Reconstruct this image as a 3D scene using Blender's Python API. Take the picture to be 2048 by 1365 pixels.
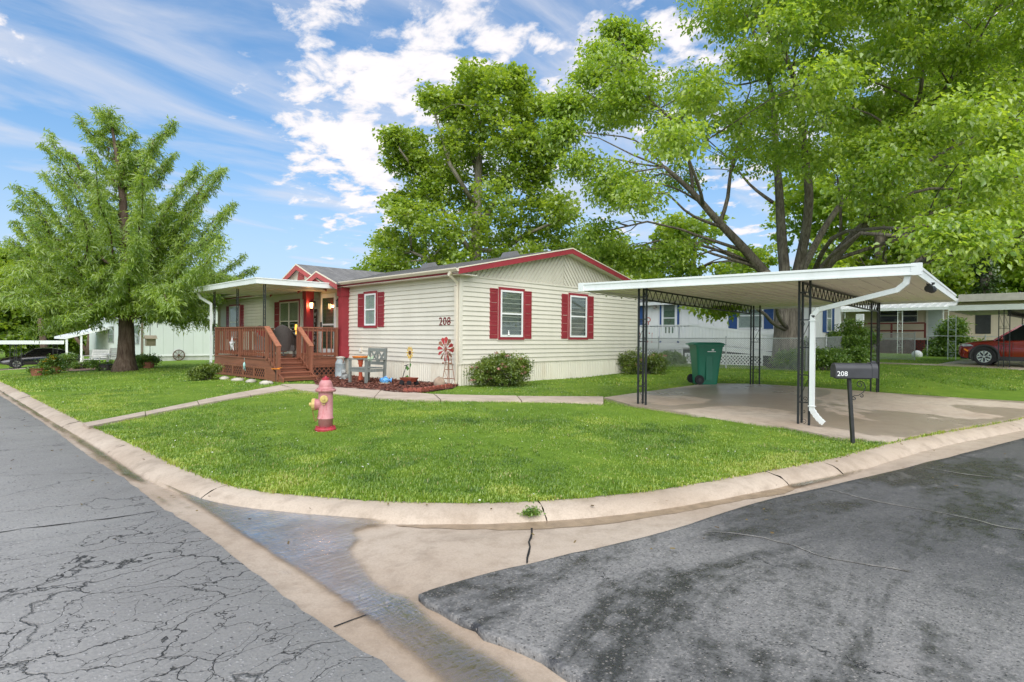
import bpy, bmesh, math, random
import numpy as np, time
T0_ = time.time()
from mathutils import Vector, Matrix, Quaternion

random.seed(7)
rng = np.random.default_rng(7)
for o in list(bpy.data.objects):
    bpy.data.objects.remove(o)
SC = bpy.context.scene
COL = SC.collection
R = math.radians

# ------------------------------------------------------------------ camera
FPX, CXP, CYP = 1160.0, 1024.0, 682.5
YAW = R(44.7)
CAMZ = 1.5
Rv = Vector((math.sin(YAW), -math.cos(YAW), 0))
Fv = Vector((math.cos(YAW), math.sin(YAW), 0))
Uv = Vector((0, 0, 1))
pt, rl = math.atan(6.9 / FPX), 0.0074
F2 = (Fv * math.cos(pt) - Uv * math.sin(pt)).normalized()
U2 = (Uv * math.cos(pt) + Fv * math.sin(pt)).normalized()
R3 = Rv * math.cos(rl) + U2 * math.sin(rl)
U3 = U2 * math.cos(rl) - Rv * math.sin(rl)
cam = bpy.data.cameras.new("camera")
cam.sensor_width = 36.0
cam.lens = FPX / 2048 * 36.0
cam.clip_start, cam.clip_end = 0.05, 3000
camo = bpy.data.objects.new("camera", cam)
COL.objects.link(camo)
m = Matrix((R3, U3, -F2)).transposed().to_4x4()
m.translation = (0, 0, CAMZ)
camo.matrix_world = m
SC.camera = camo
SC.render.resolution_x, SC.render.resolution_y = 1024, 682

# ------------------------------------------------------------------ light
SUN_EL, SUN_AZ = R(44), R(-130)          # azimuth measured from +X towards +Y
EXPOSURE = 1.06
SC.view_settings.view_transform = 'Standard'
SC.view_settings.look = 'None'
SC.view_settings.gamma = 1
SC.view_settings.use_curve_mapping = False
SC.view_settings.exposure = EXPOSURE
SC.render.engine = 'CYCLES'
try:
    SC.cycles.max_bounces = 10
    SC.cycles.diffuse_bounces = 6
    SC.cycles.transmission_bounces = 8
    SC.cycles.transparent_max_bounces = 12
    SC.cycles.caustics_reflective = False
    SC.cycles.caustics_refractive = False
    SC.cycles.use_denoising = True
    SC.cycles.sample_clamp_indirect = 6
except Exception:
    pass

def ray(px, py):
    return (F2 + R3 * ((px - CXP) / FPX) + U3 * (-(py - CYP) / FPX))

def atZ(px, py, z):
    d = ray(px, py); t = (z - CAMZ) / d.z
    return Vector((0, 0, CAMZ)) + d * t

def atX(px, py, X):
    d = ray(px, py); t = X / d.x
    return Vector((0, 0, CAMZ)) + d * t

def atY(px, py, Y):
    d = ray(px, py); t = Y / d.y
    return Vector((0, 0, CAMZ)) + d * t

def atD(px, py, D):
    return Vector((0, 0, CAMZ)) + ray(px, py) * D

# world: physical sky with a layer of clouds
W = bpy.data.worlds.new("World")
SC.world = W
W.use_nodes = True
nt = W.node_tree
nt.nodes.clear()
def wn(t, **k):
    n = nt.nodes.new(t)
    for a, b in k.items():
        setattr(n, a, b)
    return n
def wl(a, b):
    nt.links.new(a, b)
out = wn('ShaderNodeOutputWorld')
bg = wn('ShaderNodeBackground'); bg.inputs[1].default_value = 0.13
wl(bg.outputs[0], out.inputs[0])
sky = wn('ShaderNodeTexSky', sky_type='NISHITA')
sky.sun_disc = False
sky.sun_elevation = SUN_EL
sky.sun_rotation = math.pi / 2 - SUN_AZ
sky.altitude = 300
sky.air_density, sky.dust_density, sky.ozone_density = 1.25, 0.35, 2.2
tc = wn('ShaderNodeTexCoord')
def wmath(op, a, b=None, c=None, clamp=False):
    n = wn('ShaderNodeMath', operation=op); n.use_clamp = clamp
    for i, v in enumerate((a, b, c)):
        if v is None: continue
        if isinstance(v, (int, float)): n.inputs[i].default_value = v
        else: wl(v, n.inputs[i])
    return n.outputs[0]
sep = wn('ShaderNodeSeparateXYZ'); wl(tc.outputs['Generated'], sep.inputs[0])
zc = wmath('ADD', wmath('MAXIMUM', sep.outputs[2], 0.0), 0.16)
comb = wn('ShaderNodeCombineXYZ')
wl(wmath('DIVIDE', sep.outputs[0], zc), comb.inputs[0])
wl(wmath('DIVIDE', sep.outputs[1], zc), comb.inputs[1])
# puffy clouds
n1 = wn('ShaderNodeTexNoise'); n1.inputs['Scale'].default_value = 8.5; n1.inputs['Detail'].default_value = 9; n1.inputs['Roughness'].default_value = 0.6
n1.inputs['Distortion'].default_value = 0.25
mp = wn('ShaderNodeMapping'); mp.inputs['Scale'].default_value = (1.0, 0.8, 1); mp.inputs['Rotation'].default_value = (0, 0, 0.5)
mp.inputs['Location'].default_value = (3.3, 1.7, 0.4)
wl(comb.outputs[0], mp.inputs[0]); wl(mp.outputs[0], n1.inputs['Vector'])
# thin streaks
n2 = wn('ShaderNodeTexNoise'); n2.inputs['Scale'].default_value = 2.0; n2.inputs['Detail'].default_value = 7; n2.inputs['Roughness'].default_value = 0.55
n2.inputs['Distortion'].default_value = 0.6
mp2 = wn('ShaderNodeMapping'); mp2.inputs['Scale'].default_value = (0.6, 1.5, 1); mp2.inputs['Rotation'].default_value = (0, 0, 0.5); mp2.inputs['Location'].default_value = (0.3, 5.2, 0)
wl(comb.outputs[0], mp2.inputs[0]); wl(mp2.outputs[0], n2.inputs['Vector'])
dens = wmath('MULTIPLY_ADD', n1.outputs[0], 4.2, -2.26)
for (px, py, rad, k) in ((920, 215, 0.22, 0.42), (690, 200, 0.13, 0.26), (700, 330, 0.13, 0.34), (1130, 60, 0.22, 0.22),
                         (0, 100, 0.09, 0.55), (300, 380, 0.30, -0.45), (800, 300, 0.2, 0.3), (620, 150, 0.17, 0.24), (760, 30, 0.2, 0.12), (480, 190, 0.14, 0.1), (660, 400, 0.14, 0.2),
                         (1500, 150, 0.45, 0.3), (120, 250, 0.16, -0.35), (1150, 300, 0.12, -0.2), (300, 30, 0.2, -0.3)):
    dv = ray(px, py).normalized()
    n = wn('ShaderNodeVectorMath', operation='DISTANCE'); wl(tc.outputs['Generated'], n.inputs[0]); n.inputs[1].default_value = dv
    mr = wn('ShaderNodeMapRange'); mr.interpolation_type = 'SMOOTHSTEP'
    wl(n.outputs['Value'], mr.inputs[0])
    mr.inputs[1].default_value = rad; mr.inputs[2].default_value = rad * 0.25; mr.inputs[3].default_value = 0; mr.inputs[4].default_value = k
    dens = wmath('ADD', dens, mr.outputs[0])
mrc = wn('ShaderNodeMapRange'); mrc.interpolation_type = 'SMOOTHSTEP'
wl(dens, mrc.inputs[0]); mrc.inputs[1].default_value = 0.0; mrc.inputs[2].default_value = 0.75
mrs = wn('ShaderNodeMapRange'); mrs.interpolation_type = 'SMOOTHSTEP'
wl(n2.outputs[0], mrs.inputs[0]); mrs.inputs[1].default_value = 0.36; mrs.inputs[2].default_value = 0.72; mrs.inputs[4].default_value = 0.8
# pale band towards the horizon
mrh = wn('ShaderNodeMapRange'); mrh.interpolation_type = 'SMOOTHSTEP'
wl(sep.outputs[2], mrh.inputs[0]); mrh.inputs[1].default_value = 0.34; mrh.inputs[2].default_value = 0.0; mrh.inputs[4].default_value = 0.6
mask = wmath('MAXIMUM', wmath('MAXIMUM', mrc.outputs[0], mrs.outputs[0]), mrh.outputs[0])
# sky colour, a little richer than the raw model
hs = wn('ShaderNodeHueSaturation'); hs.inputs['Saturation'].default_value = 1.15; hs.inputs['Value'].default_value = 0.85
wl(sky.outputs[0], hs.inputs['Color'])
# gentle shoulder so the bright horizon keeps its colour
va = wn('ShaderNodeVectorMath', operation='MULTIPLY_ADD'); wl(hs.outputs[0], va.inputs[0]); va.inputs[1].default_value = (0.50, 0.185, 0.085); va.inputs[2].default_value = (1, 1, 1)
vd = wn('ShaderNodeVectorMath', operation='DIVIDE'); wl(hs.outputs[0], vd.inputs[0]); wl(va.outputs[0], vd.inputs[1])
ccol = wn('ShaderNodeMix', data_type='RGBA')
ccol.inputs[6].default_value = (2.85, 2.95, 3.3, 1)
ccol.inputs[7].default_value = (3.9, 3.75, 3.8, 1)
mrb = wn('ShaderNodeMapRange'); wl(dens, mrb.inputs[0]); mrb.inputs[1].default_value = 0.1; mrb.inputs[2].default_value = 0.9
wl(mrb.outputs[0], ccol.inputs[0])
mx = wn('ShaderNodeMix', data_type='RGBA')
wl(mask, mx.inputs[0]); wl(vd.outputs[0], mx.inputs[6]); wl(ccol.outputs[2], mx.inputs[7])
wl(mx.outputs[2], bg.inputs[0])

sl = bpy.data.lights.new("sun", 'SUN')
sl.energy = 2.5
sl.angle = R(85)
sl.color = (1.0, 0.945, 0.855)
slo = bpy.data.objects.new("sun", sl)
COL.objects.link(slo)
sd_ = Vector((math.cos(SUN_EL) * math.cos(SUN_AZ), math.cos(SUN_EL) * math.sin(SUN_AZ), math.sin(SUN_EL)))
slo.rotation_euler = sd_.to_track_quat('Z', 'Y').to_euler()
slo.location = sd_ * 50

# ------------------------------------------------------------------ helpers
OFF = {}
def thing(name, label, cat, loc=(0, 0, 0), rz=0.0, group=None):
    o = bpy.data.objects.new(name, None)
    o.empty_display_size = 0.2
    COL.objects.link(o)
    o.location = loc
    o.rotation_euler = (0, 0, rz)
    tag(o, label, cat, group)
    OFF[o] = Vector(loc)
    return o

def tag(o, label=None, cat=None, group=None, kind=None):
    if label: o['label'] = label
    if cat: o['category'] = cat
    if group: o['group'] = group
    if kind: o['kind'] = kind
    return o

def copy_tree(o, parent=None):
    c = o.copy(); COL.objects.link(c); c.parent = parent
    for ch in list(o.children):
        copy_tree(ch, c)
    return c

class MB:
    def __init__(s):
        s.v = []; s.f = []; s.n = 0
    def add(s, vs, fs):
        b = len(s.v)
        s.v.extend([tuple(p) for p in vs])
        s.f.extend([tuple(i + b for i in f) for f in fs])
        return s
    def hexa(s, p):            # p: 8 points, bottom 4 then top 4
        return s.add(p, [(0, 3, 2, 1), (4, 5, 6, 7), (0, 1, 5, 4), (1, 2, 6, 5), (2, 3, 7, 6), (3, 0, 4, 7)])
    def box(s, a, b):
        x0, y0, z0 = (min(a[i], b[i]) for i in range(3)); x1, y1, z1 = (max(a[i], b[i]) for i in range(3))
        return s.hexa([(x0, y0, z0), (x1, y0, z0), (x1, y1, z0), (x0, y1, z0), (x0, y0, z1), (x1, y0, z1), (x1, y1, z1), (x0, y1, z1)])
    def bar(s, p, q, w, h=None, up=(0, 0, 1)):   # rectangular bar from p to q
        h = h or w
        p, q = Vector(p), Vector(q); d = (q - p).normalized(); up = Vector(up)
        if abs(d.dot(up)) > 0.99: up = Vector((1, 0, 0)) if abs(d.x) < 0.9 else Vector((0, 1, 0))
        a = d.cross(up).normalized() * (w / 2); b = a.cross(d).normalized() * (h / 2)
        return s.hexa([p - a - b, p + a - b, q + a - b, q - a - b, p - a + b, p + a + b, q + a + b, q - a + b])
    def prism(s, poly, z0, z1):   # poly in xy
        n = len(poly)
        vs = [(x, y, z0) for x, y in poly] + [(x, y, z1) for x, y in poly]
        fs = [tuple(reversed(range(n))), tuple(range(n, 2 * n))] + [(i, (i + 1) % n, n + (i + 1) % n, n + i) for i in range(n)]
        return s.add(vs, fs)
    def extr(s, pts, vec):        # extrude 3d polygon by vec
        n = len(pts); vec = Vector(vec)
        vs = [Vector(p) for p in pts] + [Vector(p) + vec for p in pts]
        fs = [tuple(reversed(range(n))), tuple(range(n, 2 * n))] + [(i, (i + 1) % n, n + (i + 1) % n, n + i) for i in range(n)]
        return s.add(vs, fs)
    def tube(s, path, r, n=6, cap=True):
        P = [Vector(p) for p in path]; k = len(P)
        rr = r if isinstance(r, (list, tuple)) else [r] * k
        vs = []; prev = None
        for i in range(k):
            t = (P[min(i + 1, k - 1)] - P[max(i - 1, 0)])
            if t.length < 1e-9: t = Vector((0, 0, 1))
            t.normalize()
            if prev is None:
                a = t.cross(Vector((0, 0, 1)))
                if a.length < 0.1: a = t.cross(Vector((1, 0, 0)))
            else:
                a = prev - t * prev.dot(t)
                if a.length < 1e-6: a = t.cross(Vector((1, 0.3, 0)))
            a.normalize(); prev = a; b = t.cross(a)
            for j in range(n):
                an = 2 * math.pi * j / n
                vs.append(P[i] + (a * math.cos(an) + b * math.sin(an)) * rr[i])
        fs = []
        for i in range(k - 1):
            for j in range(n):
                fs.append((i * n + j, i * n + (j + 1) % n, (i + 1) * n + (j + 1) % n, (i + 1) * n + j))
        if cap:
            fs.append(tuple(reversed(range(n)))); fs.append(tuple(range((k - 1) * n, k * n)))
        return s.add(vs, fs)
    def lathe(s, prof, n=16, loc=(0, 0, 0), M=None, cap=True):   # prof: (r,z)
        loc = Vector(loc); M = M or Matrix.Identity(3)
        vs = []; k = len(prof)
        for r, z in prof:
            for j in range(n):
                a = 2 * math.pi * j / n
                vs.append(loc + M @ Vector((r * math.cos(a), r * math.sin(a), z)))
        fs = []
        for i in range(k - 1):
            for j in range(n):
                fs.append((i * n + j, i * n + (j + 1) % n, (i + 1) * n + (j + 1) % n, (i + 1) * n + j))
        if cap: fs.append(tuple(reversed(range(n)))); fs.append(tuple(range((k - 1) * n, k * n)))
        return s.add(vs, fs)
    def ball(s, c, r, n=8, m=6, sc=(1, 1, 1)):
        c = Vector(c); prof = [(max(1e-4, math.sin(math.pi * i / m)) * r, -math.cos(math.pi * i / m) * r) for i in range(m + 1)]
        b = len(s.v); s.lathe(prof, n)
        for i in range(b, len(s.v)):
            p = s.v[i]; s.v[i] = (c.x + p[0] * sc[0], c.y + p[1] * sc[1], c.z + p[2] * sc[2])
        return s
    def build(s, name, mat, parent=None, smooth=False, world=False, kind=None, label=None):
        me = bpy.data.meshes.new(name)
        vs = s.v
        if world and parent is not None:
            root = parent
            while root.parent is not None: root = root.parent
            o_ = OFF.get(root, Vector((0, 0, 0)))
            vs = [(x - o_.x, y - o_.y, z - o_.z) for x, y, z in vs]
        me.from_pydata(vs, [], s.f)
        me.update()
        bm = bmesh.new(); bm.from_mesh(me)
        bmesh.ops.recalc_face_normals(bm, faces=bm.faces)
        bm.to_mesh(me); bm.free()
        if smooth:
            me.polygons.foreach_set('use_smooth', [True] * len(me.polygons))
        if mat: me.materials.append(mat)
        o = bpy.data.objects.new(name, me)
        COL.objects.link(o)
        if parent is not None: o.parent = parent
        if kind: o['kind'] = kind
        if label: o['label'] = label
        return o

def np_mesh(name, V, F, mat, parent=None, attr=None, smooth=False):
    """V (n,3), F (m,k) arrays -> mesh object, fast"""
    me = bpy.data.meshes.new(name)
    V = np.ascontiguousarray(V, dtype=np.float32); F = np.ascontiguousarray(F, dtype=np.int32)
    me.vertices.add(len(V)); me.vertices.foreach_set('co', V.ravel())
    k = F.shape[1]
    me.loops.add(F.size); me.loops.foreach_set('vertex_index', F.ravel())
    me.polygons.add(len(F))
    me.polygons.foreach_set('loop_start', np.arange(0, F.size, k, dtype=np.int32))
    try: me.polygons.foreach_set('loop_total', np.full(len(F), k, dtype=np.int32))
    except Exception: pass
    me.update(calc_edges=True)
    if smooth: me.polygons.foreach_set('use_smooth', np.ones(len(F), dtype=bool))
    if attr is not None:
        a = me.attributes.new('tint', 'FLOAT', 'POINT'); a.data.foreach_set('value', np.ascontiguousarray(attr, dtype=np.float32))
    if mat: me.materials.append(mat)
    o = bpy.data.objects.new(name, me); COL.objects.link(o)
    if parent is not None: o.parent = parent
    return o

def text(name, body, size, loc, rot, mat, parent=None, ext=0.004, off=0.0, align='CENTER', space=1.0, line=1.0):
    c = bpy.data.curves.new(name, 'FONT'); c.body = body; c.size = size; c.extrude = ext; c.offset = off
    c.align_x = align; c.align_y = 'CENTER'; c.space_character = space; c.space_line = line; c.resolution_u = 3
    c.materials.append(mat)
    o = bpy.data.objects.new(name, c); COL.objects.link(o)
    loc = Vector(loc)
    if parent is not None:
        o.parent = parent
        root = parent
        while root.parent is not None: root = root.parent
        loc = loc - OFF.get(root, Vector((0, 0, 0)))
    o.location = loc; o.rotation_euler = rot
    me = bpy.data.meshes.new_from_object(o.evaluated_get(bpy.context.evaluated_depsgraph_get()))
    q = bpy.data.objects.new(name, me); COL.objects.link(q); q.parent = parent; q.location = loc; q.rotation_euler = rot
    bpy.data.objects.remove(o); q.name = name
    return q

# ------------------------------------------------------------------ materials
MATS = {}
class NT:
    def __init__(s, mat): s.t = mat.node_tree
    def n(s, t, **k):
        n = s.t.nodes.new(t)
        for a, b in k.items(): setattr(n, a, b)
        return n
    def l(s, a, b): s.t.links.new(a, b)
    def val(s, sock, v):
        if hasattr(v, 'is_linked') or hasattr(v, 'links'): s.l(v, sock)
        else: sock.default_value = v
    def math(s, op, a, b=None, c=None, clamp=False):
        n = s.n('ShaderNodeMath', operation=op); n.use_clamp = clamp
        for i, v in enumerate((a, b, c)):
            if v is not None: s.val(n.inputs[i], v)
        return n.outputs[0]
    def coord(s, kind='Object', scale=(1, 1, 1), rot=(0, 0, 0), loc=(0, 0, 0)):
        t = s.n('ShaderNodeTexCoord'); m = s.n('ShaderNodeMapping')
        m.inputs['Scale'].default_value = scale; m.inputs['Rotation'].default_value = rot; m.inputs['Location'].default_value = loc
        s.l(t.outputs[kind], m.inputs[0]); return m.outputs[0]
    def wpos(s, scale=(1, 1, 1), rot=(0, 0, 0), loc=(0, 0, 0)):
        g = s.n('ShaderNodeNewGeometry'); m = s.n('ShaderNodeMapping')
        m.inputs['Scale'].default_value = scale; m.inputs['Rotation'].default_value = rot; m.inputs['Location'].default_value = loc
        s.l(g.outputs['Position'], m.inputs[0]); return m.outputs[0]
    def noise(s, vec, scale, detail=4, rough=0.55, dist=0.0):
        n = s.n('ShaderNodeTexNoise'); s.l(vec, n.inputs['Vector'])
        n.inputs['Scale'].default_value = scale; n.inputs['Detail'].default_value = detail
        n.inputs['Roughness'].default_value = rough; n.inputs['Distortion'].default_value = dist
        return n
    def ramp(s, fac, stops, interp='LINEAR'):
        r = s.n('ShaderNodeValToRGB'); r.color_ramp.interpolation = interp
        e = r.color_ramp.elements
        while len(e) > 1: e.remove(e[-1])
        e[0].position, e[0].color = stops[0][0], (*stops[0][1], 1) if len(stops[0][1]) == 3 else stops[0][1]
        for p, c in stops[1:]:
            x = e.new(p); x.color = (*c, 1)
        s.l(fac, r.inputs[0]); return r.outputs[0]
    def mr(s, v, a, b, c=0.0, d=1.0, smooth=False):
        n = s.n('ShaderNodeMapRange')
        if smooth: n.interpolation_type = 'SMOOTHSTEP'
        s.l(v, n.inputs[0])
        for i, x in zip((1, 2, 3, 4), (a, b, c, d)): n.inputs[i].default_value = x
        return n.outputs[0]
    def mix(s, f, a, b, mode='MIX'):
        n = s.n('ShaderNodeMix', data_type='RGBA', blend_type=mode)
        s.val(n.inputs[0], f)
        for i, v in ((6, a), (7, b)):
            if isinstance(v, (tuple, list)): n.inputs[i].default_value = (*v[:3], 1)
            else: s.l(v, n.inputs[i])
        return n.outputs[2]
    def bump(s, h, strength=0.3, dist=0.01, normal=None):
        b = s.n('ShaderNodeBump'); b.inputs['Strength'].default_value = strength; b.inputs['Distance'].default_value = dist
        s.l(h, b.inputs['Height'])
        if normal is not None: s.l(normal, b.inputs['Normal'])
        return b.outputs[0]

def newmat(name):
    m = bpy.data.materials.new(name); m.use_nodes = True
    t = m.node_tree; b = t.nodes['Principled BSDF']
    return m, NT(m), b

def paint(name, col, rough=0.5, var=0.12, scale=3.0, bump=0.0, spec=0.4, metal=0.0, dirt=None, bscale=60, streak=False, coat=0.0):
    """painted / plain surface with subtle mottling and optional dirt colour"""
    if name in MATS: return MATS[name]
    m, n, b = newmat(name)
    v = n.wpos(scale=(1, 1, 0.35) if streak else (1, 1, 1))
    a = n.noise(v, scale, 5, 0.6)
    c0 = tuple(x * (1 - var) for x in col); c1 = tuple(min(1, x * (1 + var)) for x in col)
    c = n.mix(n.mr(a.outputs[0], 0.3, 0.7), c0, c1)
    if dirt:
        d = n.noise(v, scale * 2.7, 6, 0.65)
        c = n.mix(n.mr(d.outputs[0], 0.52, 0.75, 0, dirt[1]), c, dirt[0])
    n.l(c, b.inputs['Base Color'])
    b.inputs['Roughness'].default_value = rough
    b.inputs['Specular IOR Level'].default_value = spec
    b.inputs['Metallic'].default_value = metal
    if coat: b.inputs['Coat Weight'].default_value = coat
    if bump:
        h = n.noise(n.wpos(), bscale, 3)
        n.l(n.bump(h.outputs[0], bump, 0.005), b.inputs['Normal'])
    MATS[name] = m
    return m

def wood(name, col, rough=0.6, axis='X', var=0.35):
    if name in MATS: return MATS[name]
    m, n, b = newmat(name)
    sc = {'X': (1.2, 18, 18), 'Y': (18, 1.2, 18), 'Z': (18, 18, 1.2)}[axis]
    a = n.noise(n.wpos(scale=sc), 1.0, 6, 0.6, 0.4)
    g = n.noise(n.wpos(), 1.3, 3)
    c = n.mix(n.mr(a.outputs[0], 0.3, 0.7), tuple(x * (1 - var) for x in col), tuple(x * (1 + var * 0.6) for x in col))
    c = n.mix(n.mr(g.outputs[0], 0.35, 0.75, 0, 0.3), c, tuple(x * 0.6 for x in col))
    n.l(c, b.inputs['Base Color']); b.inputs['Roughness'].default_value = rough
    n.l(n.bump(a.outputs[0], 0.25, 0.004), b.inputs['Normal'])
    MATS[name] = m
    return m

def glass_mat(name='window_glass', refl=1.0, tintc=(0.86, 0.89, 0.88)):
    if name in MATS: return MATS[name]
    m = bpy.data.materials.new(name); m.use_nodes = True
    n = NT(m); n.t.nodes.clear()
    o = n.n('ShaderNodeOutputMaterial'); tr = n.n('ShaderNodeBsdfTransparent'); gl = n.n('ShaderNodeBsdfGlossy')
    tr.inputs[0].default_value = (*tintc, 1); gl.inputs['Roughness'].default_value = 0.015
    fr = n.n('ShaderNodeFresnel'); fr.inputs[0].default_value = 1.6
    gm_ = n.n('ShaderNodeNewGeometry')
    f = n.math('MULTIPLY', n.math('MULTIPLY_ADD', fr.outputs[0], refl, 0.05, clamp=True), n.math('SUBTRACT', 1.0, gm_.outputs['Backfacing']))
    mixs = n.n('ShaderNodeMixShader'); n.l(f, mixs.inputs[0]); n.l(tr.outputs[0], mixs.inputs[1]); n.l(gl.outputs[0], mixs.inputs[2])
    n.l(mixs.outputs[0], o.inputs[0])
    MATS[name] = m
    return m

def leaf_mat(name, c_dark, c_light, trans=0.35, gloss=0.08, rough=0.4):
    if name in MATS: return MATS[name]
    m = bpy.data.materials.new(name); m.use_nodes = True
    n = NT(m); n.t.nodes.clear()
    o = n.n('ShaderNodeOutputMaterial')
    at = n.n('ShaderNodeAttribute'); at.attribute_name = 'tint'
    c = n.mix(at.outputs['Fac'], c_dark, c_light)
    df = n.n('ShaderNodeBsdfDiffuse'); tl = n.n('ShaderNodeBsdfTranslucent'); gl = n.n('ShaderNodeBsdfGlossy')
    gl.inputs['Roughness'].default_value = rough
    n.l(c, df.inputs[0])
    c2 = n.mix(1.0, c, (1.25, 1.2, 0.55), 'MULTIPLY'); n.l(c2, tl.inputs[0])
    a = n.n('ShaderNodeMixShader'); a.inputs[0].default_value = trans; n.l(df.outputs[0], a.inputs[1]); n.l(tl.outputs[0], a.inputs[2])
    b = n.n('ShaderNodeMixShader'); b.inputs[0].default_value = gloss; n.l(a.outputs[0], b.inputs[1]); n.l(gl.outputs[0], b.inputs[2])
    n.l(b.outputs[0], o.inputs[0])
    MATS[name] = m
    return m

def emit(name, col, strength):
    if name in MATS: return MATS[name]
    m, n, b = newmat(name)
    b.inputs['Base Color'].default_value = (*col, 1)
    b.inputs['Emission Color'].default_value = (*col, 1); b.inputs['Emission Strength'].default_value = strength
    MATS[name] = m
    return m

CREAM = paint('cream_siding', (0.67, 0.635, 0.54), 0.5, 0.06, 1.2, dirt=((0.52, 0.48, 0.38), 0.25), streak=True)
CREAM2 = paint('cream_trim', (0.70, 0.63, 0.51), 0.45, 0.05, 1.5, dirt=((0.52, 0.4, 0.3), 0.3), streak=True)
SKIRT = paint('skirting_panel', (0.70, 0.665, 0.56), 0.5, 0.05, 1.0, dirt=((0.5, 0.4, 0.27), 0.45), streak=True)
REDP = paint('red_trim_paint', (0.285, 0.032, 0.042), 0.5, 0.12, 2.5)
WHITEP = paint('white_vinyl', (0.80, 0.81, 0.80), 0.4, 0.04, 2)
WHITEM = paint('white_aluminium', (0.74, 0.77, 0.75), 0.35, 0.05, 1.5, dirt=((0.5, 0.5, 0.44), 0.25), streak=True)
SOFFIT = paint('soffit_pan', (0.78, 0.755, 0.68), 0.5, 0.06, 1.2, dirt=((0.45, 0.4, 0.32), 0.25))
IRON = paint('black_iron', (0.022, 0.024, 0.024), 0.45, 0.3, 8, bump=0.15)
DECKW = wood('redwood_stain', (0.25, 0.092, 0.05), 0.55, 'Z')
DECKX = wood('redwood_stain_x', (0.27, 0.10, 0.055), 0.55, 'X')
DECKY = wood('redwood_stain_y', (0.25, 0.092, 0.05), 0.55, 'Y')
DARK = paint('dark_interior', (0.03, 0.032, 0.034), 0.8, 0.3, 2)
BLUEP = paint('blue_trim_paint', (0.03, 0.085, 0.25), 0.5, 0.12, 2)
GALV = paint('galvanised_steel', (0.42, 0.44, 0.44), 0.45, 0.15, 5, metal=0.35)
GLASS = glass_mat()
RUBBER = paint('tyre_rubber', (0.018, 0.018, 0.019), 0.75, 0.2, 8)
BLIND = paint('window_blind', (0.55, 0.56, 0.55), 0.6, 0.06, 3)
CURTAIN = paint('grey_curtain', (0.48, 0.52, 0.50), 0.8, 0.15, 6)
# ------------------------------------------------------------------ terrain functions
def zb(X, Y):                      # street datum: falls away to the left, rises to the right
    X = np.asarray(X, float); Y = np.asarray(Y, float)
    k = np.clip((X - 5) / 5, 0, 1); k = 1 - 0.6 * k * k * (3 - 2 * k)
    return -0.008 * np.clip(Y - 9, 0, None) - 0.029 * np.clip(Y - 26, 0, 60) * k + 0.0165 * np.clip(X - 14, 0, 25)
def sstep(t):
    t = np.clip(t, 0, 1); return t * t * (3 - 2 * t)

def edge_pts(pxs, dz):
    res = []
    for px, py in pxs:
        p = atZ(px, py, dz)
        for _ in range(12):
            p = atZ(px, py, float(zb(p.x, p.y)) + dz)
        res.append((p.x, p.y))
    return np.array(res)

def resample(P, step, smooth=True):
    P = np.asarray(P, float)
    if smooth:
        Q = [P[0]]
        for i in range(len(P) - 1):
            p0 = P[max(i - 1, 0)]; p1 = P[i]; p2 = P[i + 1]; p3 = P[min(i + 2, len(P) - 1)]
            k = max(2, int(np.linalg.norm(p2 - p1) / step * 1.5))
            for t in np.linspace(0, 1, k + 1)[1:]:
                Q.append(0.5 * ((2 * p1) + (-p0 + p2) * t + (2 * p0 - 5 * p1 + 4 * p2 - p3) * t ** 2 + (-p0 + 3 * p1 - 3 * p2 + p3) * t ** 3))
        P = np.array(Q)
    s = np.concatenate([[0], np.cumsum(np.linalg.norm(np.diff(P, axis=0), axis=1))])
    n = max(2, int(s[-1] / step))
    t = np.linspace(0, s[-1], n + 1)
    return np.stack([np.interp(t, s, P[:, k]) for k in range(P.shape[1])], 1)

LAWN_PX = [(0, 763), (92, 808.5), (172, 848), (229, 873), (293, 902), (345, 930), (400, 952), (458, 971), (520, 983), (602, 991), (705, 999),
           (790, 1004), (876, 1006), (978, 1006.5), (1064, 1002.5), (1153, 997), (1200, 993), (1307, 981), (1435, 960), (1537, 942), (1665, 918), (1768, 891), (1870, 869), (2048, 837)]
LE = edge_pts(LAWN_PX, 0.08)
d0 = LE[-1] - LE[-4]; d0 /= np.linalg.norm(d0)
LE = np.vstack([[[LE[0][0] - 0.15, 90.0], [LE[0][0] - 0.05, 50.0]], LE, [LE[-1] + d0 * 8, LE[-1] + d0 * 70]])
LEr = resample(LE[2:-1], 0.2)
LEr = np.vstack([resample(LE[:3], 1.0, False)[:-1], LEr, resample(LE[-2:], 1.0, False)[1:]])
LPOLY = np.vstack([LEr, [[120, LEr[-1][1]], [120, 120], [LEr[0][0], 120]]])

def pl_dist(P, L):
    P = np.asarray(P, float); best = np.full(len(P), 1e9)
    for a, b in zip(L[:-1], L[1:]):
        ab = b - a; t = np.clip(((P - a) @ ab) / (ab @ ab + 1e-12), 0, 1)
        d = np.linalg.norm(P - (a + t[:, None] * ab), axis=1); best = np.minimum(best, d)
    return best
def inpoly(P, poly):
    P = np.asarray(P, float); poly = np.asarray(poly, float); r = np.zeros(len(P), bool)
    if len(P) > 64:
        lo, hi = poly.min(0), poly.max(0); k = (P[:, 0] >= lo[0]) & (P[:, 0] <= hi[0]) & (P[:, 1] >= lo[1]) & (P[:, 1] <= hi[1])
        if k.sum() < len(P):
            if k.any(): r[k] = inpoly(P[k], poly)
            return r
    x, y = P[:, 0], P[:, 1]; j = len(poly) - 1
    for i in range(len(poly)):
        xi, yi = poly[i]; xj, yj = poly[j]
        if yi != yj:
            c = ((yi > y) != (yj > y)) & (x < (xj - xi) * (y - yi) / (yj - yi) + xi); r ^= c
        j = i
    return r
_SDG = None
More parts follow.
